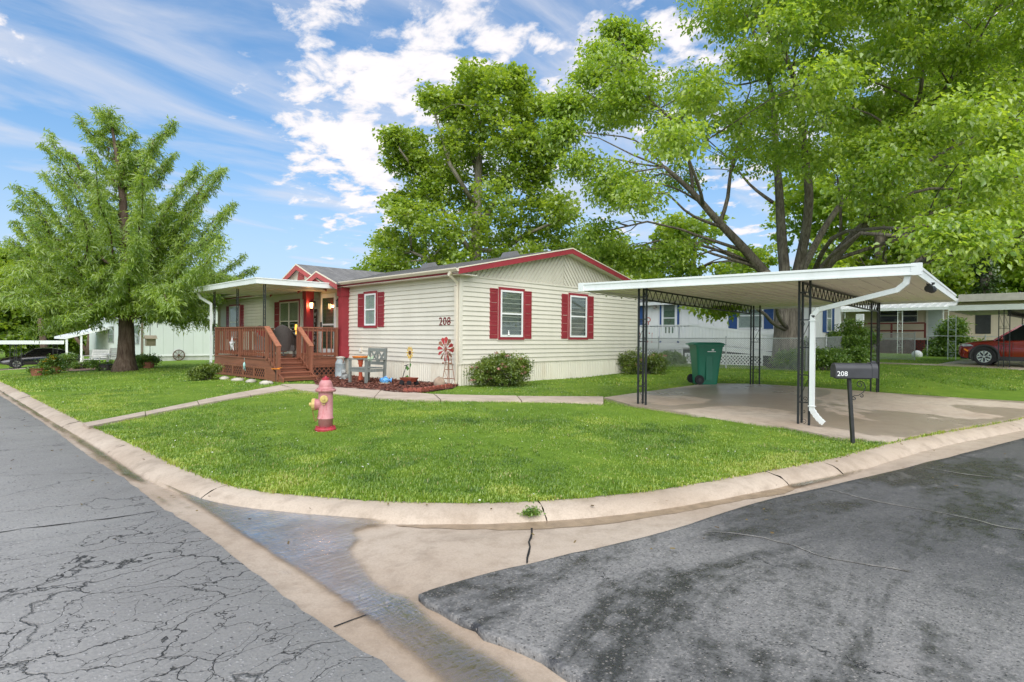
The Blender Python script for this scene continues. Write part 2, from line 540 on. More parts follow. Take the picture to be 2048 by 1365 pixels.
def lawn_sd(P):
    global _SDG
    P = np.asarray(P, float)
    if (len(P) > 60000 or len(P) == 1) and _SDG is None:
        sx, sy = np.arange(-2, 46, 0.2), np.arange(-12, 62, 0.2); A, B = np.meshgrid(sx, sy, indexing='ij'); Q = np.stack([A.ravel(), B.ravel()], 1)
        dq = pl_dist(Q, LEr[::2]); _SDG = np.where(inpoly(Q, LPOLY), dq, -dq).reshape(len(sx), len(sy))
    if len(P) > 60000 or len(P) == 1 and -2 < P[0, 0] < 45 and -12 < P[0, 1] < 61:
        u = np.clip((P[:, 0] + 2) / 0.2, 0, _SDG.shape[0] - 2); v = np.clip((P[:, 1] + 12) / 0.2, 0, _SDG.shape[1] - 2); i, j = u.astype(int), v.astype(int); f, g = u - i, v - j
        return (_SDG[i, j] * (1 - f) + _SDG[i + 1, j] * f) * (1 - g) + (_SDG[i, j + 1] * (1 - f) + _SDG[i + 1, j + 1] * f) * g
    d = pl_dist(P, LEr[::2]); return np.where(inpoly(P, LPOLY), d, -d)
def zg_np(P, sd=None):
    P = np.asarray(P, float)
    if sd is None: sd = lawn_sd(P)
    return zb(P[:, 0], P[:, 1]) + 0.08 + 0.195 * sstep(np.clip(sd, 0, None) / 5.5)
def zg(x, y):
    return float(zg_np(np.array([[x, y]]))[0])
def atG(px, py, dz=0.0):
    p = atZ(px, py, 0.2)
    for _ in range(10):
        p = atZ(px, py, zg(p.x, p.y) + dz)
    return p

# ------------------------------------------------------------------ ground materials
def mat_lawn():
    m, n, b = newmat('lawn_turf')
    v = n.wpos()
    a = n.noise(v, 0.55, 4, 0.6); c = n.noise(v, 3.2, 5, 0.65); d = n.noise(v, 45, 4, 0.6)
    col = n.ramp(n.math('MULTIPLY_ADD', a.outputs[0], 0.55, n.math('MULTIPLY', c.outputs[0], 0.45)),
                 [(0.34, (0.10, 0.19, 0.02)), (0.5, (0.16, 0.265, 0.026)), (0.66, (0.235, 0.335, 0.038))])
    col = n.mix(n.mr(d.outputs[0], 0.35, 0.7, 0.0, 0.55), col, (0.07, 0.13, 0.012))
    n.l(col, b.inputs['Base Color']); b.inputs['Roughness'].default_value = 0.85; b.inputs['Specular IOR Level'].default_value = 0.15
    n.l(n.bump(d.outputs[0], 0.9, 0.03), b.inputs['Normal'])
    return m
def mat_concrete(name, c0, c1, wet=0.0, stain=(0.3, 0.2, 0.12), sc=1.0, pools=False):
    m, n, b = newmat(name)
    v = n.wpos()
    big = n.noise(v, 0.6 * sc, 5, 0.6, 0.3); fine = n.noise(v, 60, 3, 0.7); med = n.noise(v, 6, 5, 0.65)
    col = n.mix(n.mr(big.outputs[0], 0.35, 0.65), c0, c1)
    col = n.mix(n.mr(med.outputs[0], 0.48, 0.72, 0, 0.5), col, stain)
    dk = n.noise(v, 1.7, 7, 0.7, 0.8); col = n.mix(n.mr(dk.outputs[0], 0.52, 0.66, 0, 0.45), col, tuple(x * 0.62 for x in c0))
    sp = n.n('ShaderNodeTexVoronoi'); n.l(v, sp.inputs['Vector']); sp.inputs['Scale'].default_value = 90
    col = n.mix(n.mr(sp.outputs['Distance'], 0.0, 0.35, 0.35, 0.0), col, (0.62, 0.52, 0.42))
    col = n.mix(n.mr(fine.outputs[0], 0.45, 0.7, 0, 0.3), col, tuple(x * 0.55 for x in c0))
    rg = n.mr(big.outputs[0], 0.4, 0.7, 0.8 - wet * 0.3, 0.75 - wet * 0.55)
    if pools:
        pn = n.noise(n.wpos(loc=(2.4, 0.7, 0)), 0.42, 5, 0.55, 0.6); pm_ = n.mr(pn.outputs[0], 0.47, 0.495)
        col = n.mix(n.math('MULTIPLY', pm_, 0.55), col, tuple(x * 0.52 for x in c0)); rg = n.math('MULTIPLY_ADD', pm_, -0.3, rg)
    n.l(col, b.inputs['Base Color']); n.l(rg, b.inputs['Roughness'])
    n.l(n.bump(fine.outputs[0], 0.35, 0.004), b.inputs['Normal'])
    return m
def mat_asphalt_left():
    m, n, b = newmat('worn_grey_asphalt')
    v = n.wpos(); P = n.n('ShaderNodeSeparateXYZ'); n.l(v, P.inputs[0])
    big = n.noise(v, 0.5, 4, 0.6); fine = n.noise(v, 55, 4, 0.75); med = n.noise(v, 9, 5, 0.7)
    col = n.mix(n.mr(big.outputs[0], 0.35, 0.65), (0.31, 0.295, 0.276), (0.41, 0.39, 0.365))
    # aggregate chips
    vo = n.n('ShaderNodeTexVoronoi'); n.l(v, vo.inputs['Vector']); vo.inputs['Scale'].default_value = 58; vo.inputs['Randomness'].default_value = 1
    sel = n.n('ShaderNodeSeparateColor'); n.l(vo.outputs['Color'], sel.inputs[0])
    chip = n.math('MULTIPLY', n.math('GREATER_THAN', sel.outputs[0], 0.80), n.mr(vo.outputs['Distance'], 0.45, 0.2))
    col = n.mix(n.math('MULTIPLY', chip, 0.75), col, (0.55, 0.53, 0.51))
    hole = n.math('MULTIPLY', n.math('GREATER_THAN', sel.outputs[1], 0.90), n.mr(vo.outputs['Distance'], 0.55, 0.25))
    hole = n.math('MULTIPLY', hole, n.mr(med.outputs[0], 0.42, 0.6))
    col = n.mix(n.math('MULTIPLY', hole, 0.9), col, (0.025, 0.025, 0.027))
    col = n.mix(n.mr(fine.outputs[0], 0.4, 0.7, 0, 0.4), col, (0.11, 0.112, 0.12))
    # alligator cracks: warped cell borders at two sizes, jagged, densest near the junction
    def warp(base, items):
        for sc_, am in items:
            wv = n.noise(v, sc_, 3, 0.6); sub = n.n('ShaderNodeVectorMath', operation='SUBTRACT'); n.l(wv.outputs['Color'], sub.inputs[0]); sub.inputs[1].default_value = (0.5, 0.5, 0.5)
            scl = n.n('ShaderNodeVectorMath', operation='SCALE'); n.l(sub.outputs[0], scl.inputs[0]); scl.inputs['Scale'].default_value = am
            ad = n.n('ShaderNodeVectorMath', operation='ADD'); n.l(base, ad.inputs[0]); n.l(scl.outputs[0], ad.inputs[1]); base = ad.outputs[0]
        return base
    wvec = warp(n.wpos(rot=(0, 0, 0.35), scale=(0.7, 1.25, 0.0)), ((1.4, 0.7), (9.0, 0.10), (38.0, 0.025)))
    def cells(scale, lo, hi, wmax, seed):
        ce = n.n('ShaderNodeTexVoronoi', feature='DISTANCE_TO_EDGE'); n.l(wvec, ce.inputs['Vector']); ce.inputs['Scale'].default_value = scale
        wd = n.noise(n.wpos(loc=(seed, 0, 0)), 1.3, 5, 0.65)
        wid = n.mr(wd.outputs[0], lo, hi, 0.0, wmax)
        return n.mr(n.math('SUBTRACT', ce.outputs['Distance'], wid), -0.004, 0.0035, 1.0, 0.0)
    zone = n.mr(n.math('ADD', P.outputs[1], n.math('MULTIPLY', big.outputs[0], 2.0)), 6.6, 6.0)
    cr = n.math('MULTIPLY', n.math('MAXIMUM', cells(1.9, 0.28, 0.68, 0.009, 3.0), cells(4.6, 0.42, 0.74, 0.011, 11.0)), zone)
    cr = n.math('MAXIMUM', cr, cells(0.5, 0.50, 0.75, 0.006, 7.0))
    cr = n.math('MULTIPLY', cr, 1.0, clamp=True)
    col = n.mix(n.math('MULTIPLY', cr, 0.9), col, (0.02, 0.02, 0.019))
    n.l(col, b.inputs['Base Color'])
    n.l(n.mr(big.outputs[0], 0.35, 0.7, 0.68, 0.5), b.inputs['Roughness'])
    b.inputs['Specular IOR Level'].default_value = 0.35
    h = n.math('SUBTRACT', n.math('MULTIPLY_ADD', fine.outputs[0], 0.5, n.math('MULTIPLY', chip, 0.35)), n.math('ADD', n.math('MULTIPLY', cr, 2.5), hole))
    n.l(n.bump(h, 0.8, 0.008), b.inputs['Normal'])
    return m
def mat_asphalt_right():
    m, n, b = newmat('dark_wet_asphalt')
    v = n.wpos(); P = n.n('ShaderNodeSeparateXYZ'); n.l(v, P.inputs[0])
    st = n.wpos(rot=(0, 0, 0.75), scale=(0.4, 1.0, 1))
    big = n.noise(st, 1.0, 9, 0.66, 0.7); fine = n.noise(v, 50, 4, 0.75); med = n.noise(v, 7, 8, 0.72)
    far = n.mr(n.math('ADD', P.outputs[0], n.math('MULTIPLY', big.outputs[0], 3.0)), 4.9, 6.4, smooth=True)
    edge = n.math('MULTIPLY_ADD', med.outputs[0], 0.35, n.math('MULTIPLY', big.outputs[0], 0.75))
    damp = n.mr(edge, 0.53, 0.57)
    soak = n.mr(edge, 0.575, 0.62)
    col = n.mix(n.mr(med.outputs[0], 0.32, 0.68), (0.18, 0.174, 0.166), (0.30, 0.287, 0.27))
    col = n.mix(n.math('MULTIPLY', damp, 0.6), col, (0.075, 0.074, 0.074))
    col = n.mix(n.math('MULTIPLY', soak, 0.88), col, (0.022, 0.021, 0.021))
    col = n.mix(n.math('MULTIPLY', far, 0.66), col, (0.045, 0.045, 0.048))
    vo = n.n('ShaderNodeTexVoronoi'); n.l(v, vo.inputs['Vector']); vo.inputs['Scale'].default_value = 62
    sel = n.n('ShaderNodeSeparateColor'); n.l(vo.outputs['Color'], sel.inputs[0])
    chip = n.math('MULTIPLY', n.math('GREATER_THAN', sel.outputs[0], 0.62), n.mr(vo.outputs['Distance'], 0.5, 0.2))
    chip = n.math('MULTIPLY', chip, n.math('MULTIPLY_ADD', sel.outputs[2], 0.7, 0.3))
    col = n.mix(n.math('MULTIPLY', chip, n.math('MULTIPLY_ADD', far, -0.35, 0.55)), col, (0.44, 0.40, 0.36))
    pit = n.math('MULTIPLY', n.math('LESS_THAN', sel.outputs[1], 0.16), n.mr(vo.outputs['Distance'], 0.5, 0.2))
    col = n.mix(n.math('MULTIPLY', pit, 0.7), col, (0.02, 0.02, 0.02))
    col = n.mix(n.mr(fine.outputs[0], 0.42, 0.62, 0, 0.5), col, (0.045, 0.045, 0.045))
    dry = n.noise(st, 2.6, 8, 0.72, 0.5)
    col = n.mix(n.mr(dry.outputs[0], 0.58, 0.70, 0, 0.5), col, (0.30, 0.28, 0.26))
    # a few wandering old cracks
    wv = n.noise(v, 2.2, 5, 0.7); sub = n.n('ShaderNodeVectorMath', operation='SUBTRACT'); n.l(wv.outputs['Color'], sub.inputs[0]); sub.inputs[1].default_value = (0.5, 0.5, 0.5)
    scl = n.n('ShaderNodeVectorMath', operation='SCALE'); n.l(sub.outputs[0], scl.inputs[0]); scl.inputs['Scale'].default_value = 0.5
    ad = n.n('ShaderNodeVectorMath', operation='ADD'); n.l(n.wpos(scale=(0.8, 0.5, 0), loc=(0.3, 0.1, 0)), ad.inputs[0]); n.l(scl.outputs[0], ad.inputs[1])
    ce = n.n('ShaderNodeTexVoronoi', feature='DISTANCE_TO_EDGE'); n.l(ad.outputs[0], ce.inputs['Vector']); ce.inputs['Scale'].default_value = 0.9
    cw = n.noise(v, 1.1, 3); cr = n.mr(n.math('SUBTRACT', ce.outputs['Distance'], n.mr(cw.outputs[0], 0.5, 0.7, 0, 0.009)), -0.003, 0.002, 1, 0)
    col = n.mix(n.math('MULTIPLY', cr, 0.8), col, (0.015, 0.015, 0.014))
    n.l(col, b.inputs['Base Color'])
    n.l(n.math('MULTIPLY_ADD', soak, -0.22, n.math('MULTIPLY_ADD', damp, -0.14, n.mr(dry.outputs[0], 0.4, 0.7, 0.56, 0.68))), b.inputs['Roughness'])
    h = n.math('SUBTRACT', n.math('MULTIPLY_ADD', fine.outputs[0], 0.7, n.math('MULTIPLY', chip, 0.5)), n.math('ADD', pit, n.math('MULTIPLY', cr, 2.0)))
    n.l(n.bump(h, 0.7, 0.007), b.inputs['Normal'])
    return m

# ------------------------------------------------------------------ lawn sheet
def axis(segs):
    a = []
    for lo, hi, st in segs: a.extend(np.arange(lo, hi, st))
    return np.array(sorted(set(np.round(a, 4))))
gx = axis([(0.6, 11, 0.16), (11, 20, 0.4), (20, 40, 1.0), (40, 121, 6)])
gy = axis([(-60, -6, 4), (-6, -1, 0.5), (-1, 13, 0.16), (13, 30, 0.4), (30, 60, 1.5), (60, 121, 6)])
GX, GY = np.meshgrid(gx, gy, indexing='ij')
Pg = np.stack([GX.ravel(), GY.ravel()], 1)
sdg = lawn_sd(Pg)
zl = zg_np(Pg, sdg) + 0.012 * np.sin(Pg[:, 0] * 1.7 + 1.3 * np.sin(Pg[:, 1])) * np.clip(sdg, 0, 1)
zl = np.where(sdg < 0, zb(Pg[:, 0], Pg[:, 1]) + 0.08 + np.clip(sdg, -0.2, 0) * 3.0, zl)
nxg, nyg = len(gx), len(gy)
idx = np.arange(nxg * nyg).reshape(nxg, nyg)
Fq = np.stack([idx[:-1, :-1].ravel(), idx[1:, :-1].ravel(), idx[1:, 1:].ravel(), idx[:-1, 1:].ravel()], 1)
keep = (sdg[Fq].max(1) > -0.5)
LAWN_M = mat_lawn()
lawn = np_mesh('ground', np.column_stack([Pg, zl]), Fq[keep], LAWN_M, smooth=True)
tag(lawn, 'green mown lawn around the homes', kind='structure')
# base sheet to the horizon
b_ = MB(); b_.add([(-900, -900, -1.6), (900, -900, -1.6), (900, 900, -1.6), (-900, 900, -1.6)], [(0, 1, 2, 3)])
tag(b_.build('terrain', LAWN_M), 'grassy land reaching the horizon', kind='structure')

# ------------------------------------------------------------------ kerb, gutter, roads
KERB_M = mat_concrete('kerb_concrete', (0.40, 0.315, 0.235), (0.53, 0.44, 0.345), 0.2, (0.24, 0.18, 0.125))
GUT_M = mat_concrete('gutter_concrete', (0.40, 0.31, 0.23), (0.51, 0.42, 0.33), 0.35, (0.25, 0.18, 0.12))
DRIVE_M = mat_concrete('driveway_concrete', (0.43, 0.335, 0.25), (0.58, 0.50, 0.41), 0.4, (0.27, 0.21, 0.16), 0.7, True)
PATH_M = mat_concrete('path_concrete', (0.45, 0.36, 0.28), (0.56, 0.465, 0.37), 0.2, (0.27, 0.21, 0.16), 1.5)

def offset_line(L, w):             # + is outward (street side): right-hand of travel flipped as needed
    t = np.gradient(L, axis=0); t /= np.linalg.norm(t, axis=1)[:, None]
    nrm = np.stack([-t[:, 1], t[:, 0]], 1)
    mid = len(L) // 2
    test = L[mid] + nrm[mid] * 0.3
    if inpoly([test], LPOLY)[0]: nrm = -nrm
    return L + nrm * w
def strip(lines, dzs, name, mat, kind=None, parent=None, zfun=None, smooth=False):
    n = len(lines[0]); V = []
    for L, dz in zip(lines, dzs):
        V.append(np.column_stack([L, zb(L[:, 0], L[:, 1]) + dz]))
    V = np.vstack(V); F = []
    for k in range(len(lines) - 1):
        i = np.arange(n - 1) + k * n
        F.append(np.stack([i, i + 1, i + 1 + n, i + n], 1))
    o = np_mesh(name, V, np.vstack(F), mat, parent, smooth=smooth)
    if kind: o['kind'] = kind
    return o
prof = [(-0.05, -0.12), (-0.04, 0.074), (0.0, 0.077), (0.09, 0.068), (0.15, 0.054), (0.20, 0.030), (0.24, 0.008), (0.28, -0.03)]
kerb = bpy.data.objects.new('kerb', None); COL.objects.link(kerb); tag(kerb, 'tan rolled concrete kerb around the corner lawn', kind='structure')
sK = np.concatenate([[0], np.cumsum(np.linalg.norm(np.diff(LEr, axis=0), axis=1))])
# section breaks measured along the kerb; joints where the photo shows them
def s_at(px, py):
    p = edge_pts([(px, py)], 0.08)[0]; return sK[np.argmin(np.linalg.norm(LEr - p, axis=1))]
s1 = s_at(1064, 1002.5); s2 = s_at(1540, 942)
brks = sorted([0, s1 - 60, s1 - 40, s1 - 25] + [s1 - k * 3.05 for k in range(0, 8)] + [s2, s2 + 1.0, s2 + 4.0, s2 + 7, s2 + 10, s2 + 14, s2 + 20, s2 + 30, sK[-1]])
brks = [x for x in brks if 0 <= x <= sK[-1]]
KL = [offset_line(LEr, w) for w, z in prof]
for a, c in zip(brks[:-1], brks[1:]):
    if c - a < 0.3: continue
    st = 0.2 if c - a < 5 else 1.0
    t = np.linspace(a + 0.0035, c - 0.0035, max(3, int((c - a) / st)))
    lines = [np.stack([np.interp(t, sK, L[:, k]) for k in (0, 1)], 1) for L in KL]
    jit = random.uniform(-0.004, 0.004)
    o = strip(lines, [z + jit for w, z in prof], 'kerb_section', KERB_M, parent=kerb, smooth=True)
    co = np.empty(len(o.data.vertices) * 3, np.float32); o.data.vertices.foreach_get('co', co); co = co.reshape(-1, 3)
    co[:, 2] += rng.normal(0, 0.0025, len(co)); co[:, :2] += rng.normal(0, 0.003, (len(co), 2)); o.data.vertices.foreach_set('co', co.ravel())

# gutter / valley concrete
FLOW = np.vstack([offset_line(LEr, 0.30)])
VAL = edge_pts([(560, 1040), (640, 1100), (720, 1170), (800, 1235), (900, 1300), (1000, 1345), (1150, 1430), (1400, 1600)], 0.0)
ax_ = axis([(-3, 6, 0.15), (6, 16, 0.3), (16, 40, 2)]); ay_ = axis([(-8, -3, 0.5), (-3, 8, 0.15), (8, 26, 0.4), (26, 90, 2)])
AX, AY = np.meshgrid(ax_, ay_, indexing='ij'); Pa = np.stack([AX.ravel(), AY.ravel()], 1)
dfl = pl_dist(Pa, FLOW[::2]); dva = pl_dist(Pa, VAL)
za = zb(Pa[:, 0], Pa[:, 1]) - 0.022 * np.exp(-(dfl / 0.28) ** 2) - 0.028 * np.exp(-(dva / 0.5) ** 2)
sda = lawn_sd(Pa)
ia = np.arange(len(ax_) * len(ay_)).reshape(len(ax_), len(ay_))
Fa = np.stack([ia[:-1, :-1].ravel(), ia[1:, :-1].ravel(), ia[1:, 1:].ravel(), ia[:-1, 1:].ravel()], 1)
Fa = Fa[(sda[Fa].min(1) < 0.0) & (sda[Fa].max(1) > -3.0) | (dva[Fa].min(1) < 2.0) & (sda[Fa].min(1) < 0)]
gut = np_mesh('gutter', np.column_stack([Pa, za]), Fa, GUT_M, smooth=True)
tag(gut, 'tan concrete gutter pan and valley apron at the corner', kind='structure')

# left street
LA = edge_pts([(0, 790), (92, 848), (151, 890), (197, 922), (247, 954), (330, 1016), (407, 1061), (503, 1135), (561, 1179), (654, 1247), (691, 1270), (773, 1326), (828, 1365)], 0.015)
dl = LA[-1] - LA[-3]; dl /= np.linalg.norm(dl)
LA = np.vstack([[[LA[0][0] - 0.1, 90], [LA[0][0] - 0.05, 50]], resample(LA, 0.12), [LA[-1] + dl * 3, LA[-1] + dl * 30]])
jl = rng.normal(0, 0.008, len(LA)); LA[2:-2, 0] += jl[2:-2]
ASL = mat_asphalt_left()
rows = []
for w in (0, 0.02, 2, 5, 9, 14): rows.append(np.stack([LA[:, 0] - w, LA[:, 1] - (0 if w < 1 else w * 0.0)], 1))
tag(strip(rows, [-0.03, 0.016, 0.03, 0.06, 0.03, 0.0], 'road_left', ASL, 'structure'), 'cracked grey asphalt street')
# transverse joint in the left street
jp = edge_pts([(-60, 1072), (40, 1058), (140, 1045), (240, 1032), (332, 1017)], 0.03)
jp = resample(jp, 0.1); jp[:, 1] += rng.normal(0, 0.006, len(jp))
jm = paint('crack_filler', (0.014, 0.014, 0.013), 0.8)
road_l = bpy.data.objects['road_left']
b_ = MB()
for i in range(len(jp) - 1):
    w0, w1 = 0.013 * (0.6 + 0.4 * math.sin(i * 1.7)), 0.013 * (0.6 + 0.4 * math.sin(i * 1.7 + 1.7))
    a, c = jp[i], jp[i + 1]; z0 = 0.0375
    dd = lambda p: 0.016 + 0.014 * min(1, max(0, ((LA[0][0] + 1.0) - p[0]) / 2.0)) + 0.006
    b_.add([(a[0], a[1] - w0, 0.05), (c[0], c[1] - w1, 0.05), (c[0], c[1] + w1, 0.05), (a[0], a[1] + w0, 0.05)], [(0, 1, 2, 3)])
# project the joint onto the crowned street
def zleft(x, y):
    xe = np.interp(y, LA[::-1, 1], LA[::-1, 0]); w = xe - x
    return float(zb(x, y)) + float(np.interp(w, [0, 0.02, 2, 5, 9, 14], [-0.03, 0.016, 0.03, 0.06, 0.03, 0]))
b_.v = [(x, y, zleft(x, y) + 0.004) for x, y, z in b_.v]
b_.build('expansion_joint', jm, road_l)

# right street
RA = edge_pts([(837, 1189), (900, 1167), (1000, 1140), (1047, 1130), (1153, 1105), (1200, 1095), (1348, 1058), (1440, 1028), (1512, 1005), (1614, 981), (1700, 961), (1819, 933), (2048, 875)], 0.015)
dr = RA[-1] - RA[-3]; dr /= np.linalg.norm(dr)
RA = np.vstack([resample(RA, 0.12), [RA[-1] + dr * 20, RA[-1] + dr * 70]])
RB = edge_pts([(837, 1189), (870, 1212), (910, 1233), (930, 1236), (962, 1258), (995, 1280), (1020, 1284), (1081, 1314), (1160, 1365)], 0.015)
db = RB[-1] - RB[-3]; db /= np.linalg.norm(db)
RB = np.vstack([resample(RB, 0.1), [RB[-1] + db * 3, RB[-1] + db * 40]])
jit = rng.normal(0, 0.007, (len(RA), 2)); jit[-2:] = 0; jit[0] = 0; RA = RA + jit
jit = rng.normal(0, 0.012, (len(RB), 2)); jit[-2:] = 0; jit[0] = 0; RB = RB + jit
ASR = mat_asphalt_right()
# blend two edges into a fan grid from the corner
NS = 90
def byfrac(L, n):
    s = np.concatenate([[0], np.cumsum(np.linalg.norm(np.diff(L, axis=0), axis=1))]); u = np.linspace(0, 1, n) ** 2.2 * s[-1]
    return np.stack([np.interp(u, s, L[:, k]) for k in (0, 1)], 1)
A1, B1 = byfrac(RA, NS), byfrac(RB, NS)
rows = []; dz = []
for k, t in enumerate(np.concatenate([[0, 0.004], np.linspace(0.03, 0.97, 22), [0.996, 1]])):
    rows.append(A1 * (1 - t) + B1 * t); dz.append(-0.03 if t in (0, 1) else 0.014)
o = strip(rows, dz, 'road_right', ASR, 'structure', smooth=True)
# low ripples where the overlay was laid
co = np.empty(len(o.data.vertices) * 3, np.float32); o.data.vertices.foreach_get('co', co); co = co.reshape(-1, 3)
tag(o, 'dark patched wet asphalt side street')

# seams of thin run-off crossing the right street
def on_road(pxs): return edge_pts(pxs, 0.018)
WATER = bpy.data.materials.new('running_water'); WATER.use_nodes = True
n = NT(WATER); n.t.nodes.clear()
o_ = n.n('ShaderNodeOutputMaterial'); tr = n.n('ShaderNodeBsdfTransparent'); gl = n.n('ShaderNodeBsdfGlossy')
gl.inputs['Roughness'].default_value = 0.05
at = n.n('ShaderNodeAttribute'); at.attribute_name = 'tint'
mg = n.noise(n.wpos(), 14, 4, 0.6); film = n.math('MULTIPLY', n.mr(n.math('ADD', at.outputs['Fac'], n.math('MULTIPLY', n.math('SUBTRACT', mg.outputs[0], 0.5), 0.5)), 0.0, 0.7, smooth=True), 1.0)
n.l(n.mix(film, (1, 1, 1), (0.88, 0.82, 0.74)), tr.inputs[0])
v1 = n.wpos(rot=(0, 0, 0.7), scale=(7.0, 30.0, 1)); v2 = n.wpos(rot=(0, 0, -0.2), scale=(18, 7, 1))
w1 = n.noise(v1, 1.0, 4, 0.55, 1.0); w2 = n.noise(v2, 1.6, 4, 0.6, 0.5)
bm_ = n.bump(n.math('MULTIPLY_ADD', w2.outputs[0], 0.5, w1.outputs[0]), 0.42, 0.012)
lw = n.n('ShaderNodeFresnel'); lw.inputs[0].default_value = 2.0; n.l(bm_, lw.inputs['Normal']); n.l(bm_, gl.inputs['Normal'])
fl_ = n.noise(n.wpos(scale=(1, 1, 1)), 1.6, 4)
ms = n.n('ShaderNodeMixShader'); n.l(n.math('MULTIPLY', n.math('MULTIPLY_ADD', lw.outputs[0], 2.2, 0.2, clamp=True), n.math('MULTIPLY', film, n.mr(fl_.outputs[0], 0.35, 0.65, 0.55, 1.0))), ms.inputs[0]); n.l(tr.outputs[0], ms.inputs[1]); n.l(gl.outputs[0], ms.inputs[2]); n.l(ms.outputs[0], o_.inputs[0])

def flat_poly(name, pts, dz, mat, parent=None, step=0.25, soft=0):
    """fill a plan polygon with a small grid + its own outline, lying dz over the gutter concrete"""
    pts = np.asarray(pts)
    bm = bmesh.new()
    vs = [bm.verts.new((x, y, 0)) for x, y in pts]
    es = [bm.edges.new((vs[i], vs[(i + 1) % len(vs)])) for i in range(len(vs))]
    bmesh.ops.triangle_fill(bm, use_beauty=True, use_dissolve=False, edges=es)
    for _ in range(7 if soft else 3):
        long = [e for e in bm.edges if e.calc_length() > step]
        if not long: break
        bmesh.ops.subdivide_edges(bm, edges=long, cuts=1)
        bmesh.ops.triangulate(bm, faces=bm.faces)
    me = bpy.data.meshes.new(name); bm.to_mesh(me); bm.free()
    co = np.empty(len(me.vertices) * 3, np.float32); me.vertices.foreach_get('co', co); co = co.reshape(-1, 3)
    z = dz(co[:, :2]) if callable(dz) else zb(co[:, 0], co[:, 1]) + dz
    co[:, 2] = z; me.vertices.foreach_set('co', co.ravel()); me.materials.append(mat)
    if soft:
        dd_ = pl_dist(co[:, :2], np.vstack([pts[::3], pts[:1]])); at_ = me.attributes.new('tint', 'FLOAT', 'POINT'); at_.data.foreach_set('value', np.clip(dd_ / soft, 0, 1).astype(np.float32))
    o = bpy.data.objects.new(name, me); COL.objects.link(o)
    if parent is not None: o.parent = parent
    return o

def film_sheet(name, pts, dz, mat, step, soft):
    """thin water film: fine grid inside a plan outline, fading out at its margin"""
    from mathutils.kdtree import KDTree
    pts = np.asarray(pts); ring = resample(np.vstack([pts, pts[:1]]), 0.03, False)
    kd = KDTree(len(ring)); [kd.insert((x, y, 0), i) for i, (x, y) in enumerate(ring)]; kd.balance()
    lo, hi = pts.min(0), pts.max(0); hi = np.minimum(hi, [14.0, 30.0]); lo = np.maximum(lo, [-4.0, -6.0])
    xs, ys = np.arange(lo[0] - step, hi[0] + step, step), np.arange(lo[1] - step, hi[1] + step, step)
    A, B = np.meshgrid(xs, ys, indexing='ij'); Q = np.stack([A.ravel(), B.ravel()], 1); ins = inpoly(Q, pts)
    idx = np.arange(len(Q)).reshape(len(xs), len(ys)); Fq = np.stack([idx[:-1, :-1].ravel(), idx[1:, :-1].ravel(), idx[1:, 1:].ravel(), idx[:-1, 1:].ravel()], 1)
    Fq = Fq[ins[Fq].any(1)]; used = np.unique(Fq); rm = np.full(len(Q), -1); rm[used] = np.arange(len(used)); Q = Q[used]; ins = ins[used]
    d = np.array([kd.find((x, y, 0))[2] for x, y in Q]) * ins
    return np_mesh(name, np.column_stack([Q, zb(Q[:, 0], Q[:, 1]) + dz]), rm[Fq], mat, None, np.clip(d / soft, 0, 1), smooth=True)
def jag(L, amp, closed=False):
    L = resample(L, 0.1); k = rng.normal(0, 1, len(L)); k = np.convolve(k, np.ones(5) / 5, 'same') * 2
    t = np.gradient(L, axis=0); t /= np.linalg.norm(t, axis=1)[:, None] + 1e-9
    nn = np.stack([-t[:, 1], t[:, 0]], 1); k[0] = k[-1] = 0
    return L + nn * (k * amp)[:, None]
wz = lambda dz: (lambda P: zb(P[:, 0], P[:, 1]) + dz)
# main flow: down the left gutter, across the apron, out along the valley
kerbside = edge_pts([(-140, 700), (0, 777), (92, 822), (183, 876), (275, 933), (366, 979), (412, 995), (504, 1013), (602, 1025), (700, 1033), (745, 1039), (790, 1047)], -0.006)
right_b = edge_pts([(790, 1047), (712, 1062), (722, 1078), (700, 1100), (712, 1120), (732, 1150), (773, 1183), (814, 1193)], -0.006)
right_c = edge_pts([(814, 1193), (835, 1209), (883, 1258), (944, 1299), (995, 1324), (1047, 1358), (1120, 1410)], -0.006)
left_b = edge_pts([(940, 1430), (876, 1365), (842, 1334), (807, 1302), (760, 1262), (712, 1230), (637, 1187), (572, 1146), (503, 1099), (458, 1066), (412, 1034), (330, 992), (284, 967), (247, 955), (197, 922), (92, 844), (0, 785), (-140, 704)], -0.006)
wp = np.vstack([resample(kerbside, 0.12)[:-1], jag(right_b, 0.02)[:-1], jag(right_c, 0.012), jag(left_b, 0.012)])
water = film_sheet('water', wp, 0.004, WATER, 0.05, 0.07)
tag(water, 'shallow rainwater running along the gutter and over the apron', kind='structure')
# silty trickle along the right kerb and small puddle by the driveway
MUD = paint('wet_silt', (0.30, 0.215, 0.14), 0.3, 0.25, 9, bump=0.5, bscale=90)
tr1 = edge_pts([(790, 1046), (900, 1045), (1055, 1040), (1200, 1029), (1330, 1008), (1440, 985), (1540, 965), (1640, 948)], 0.0)
tr2 = edge_pts([(1640, 956), (1560, 985), (1450, 1002), (1330, 1026), (1200, 1046), (1100, 1056), (1000, 1058), (900, 1056), (800, 1048)], 0.0)
silt = flat_poly('silt', np.vstack([jag(tr1, 0.008), jag(tr2, 0.02)]), lambda P: zb(P[:, 0], P[:, 1]) - 0.022 * np.exp(-(pl_dist(P, FLOW[::2]) / 0.28) ** 2) + 0.004, MUD)
tag(silt, 'wet brown silt along the foot of the kerb', kind='stuff')
pu = edge_pts([(1575, 970), (1650, 955), (1730, 938), (1700, 950), (1640, 965), (1590, 975)], 0.0)
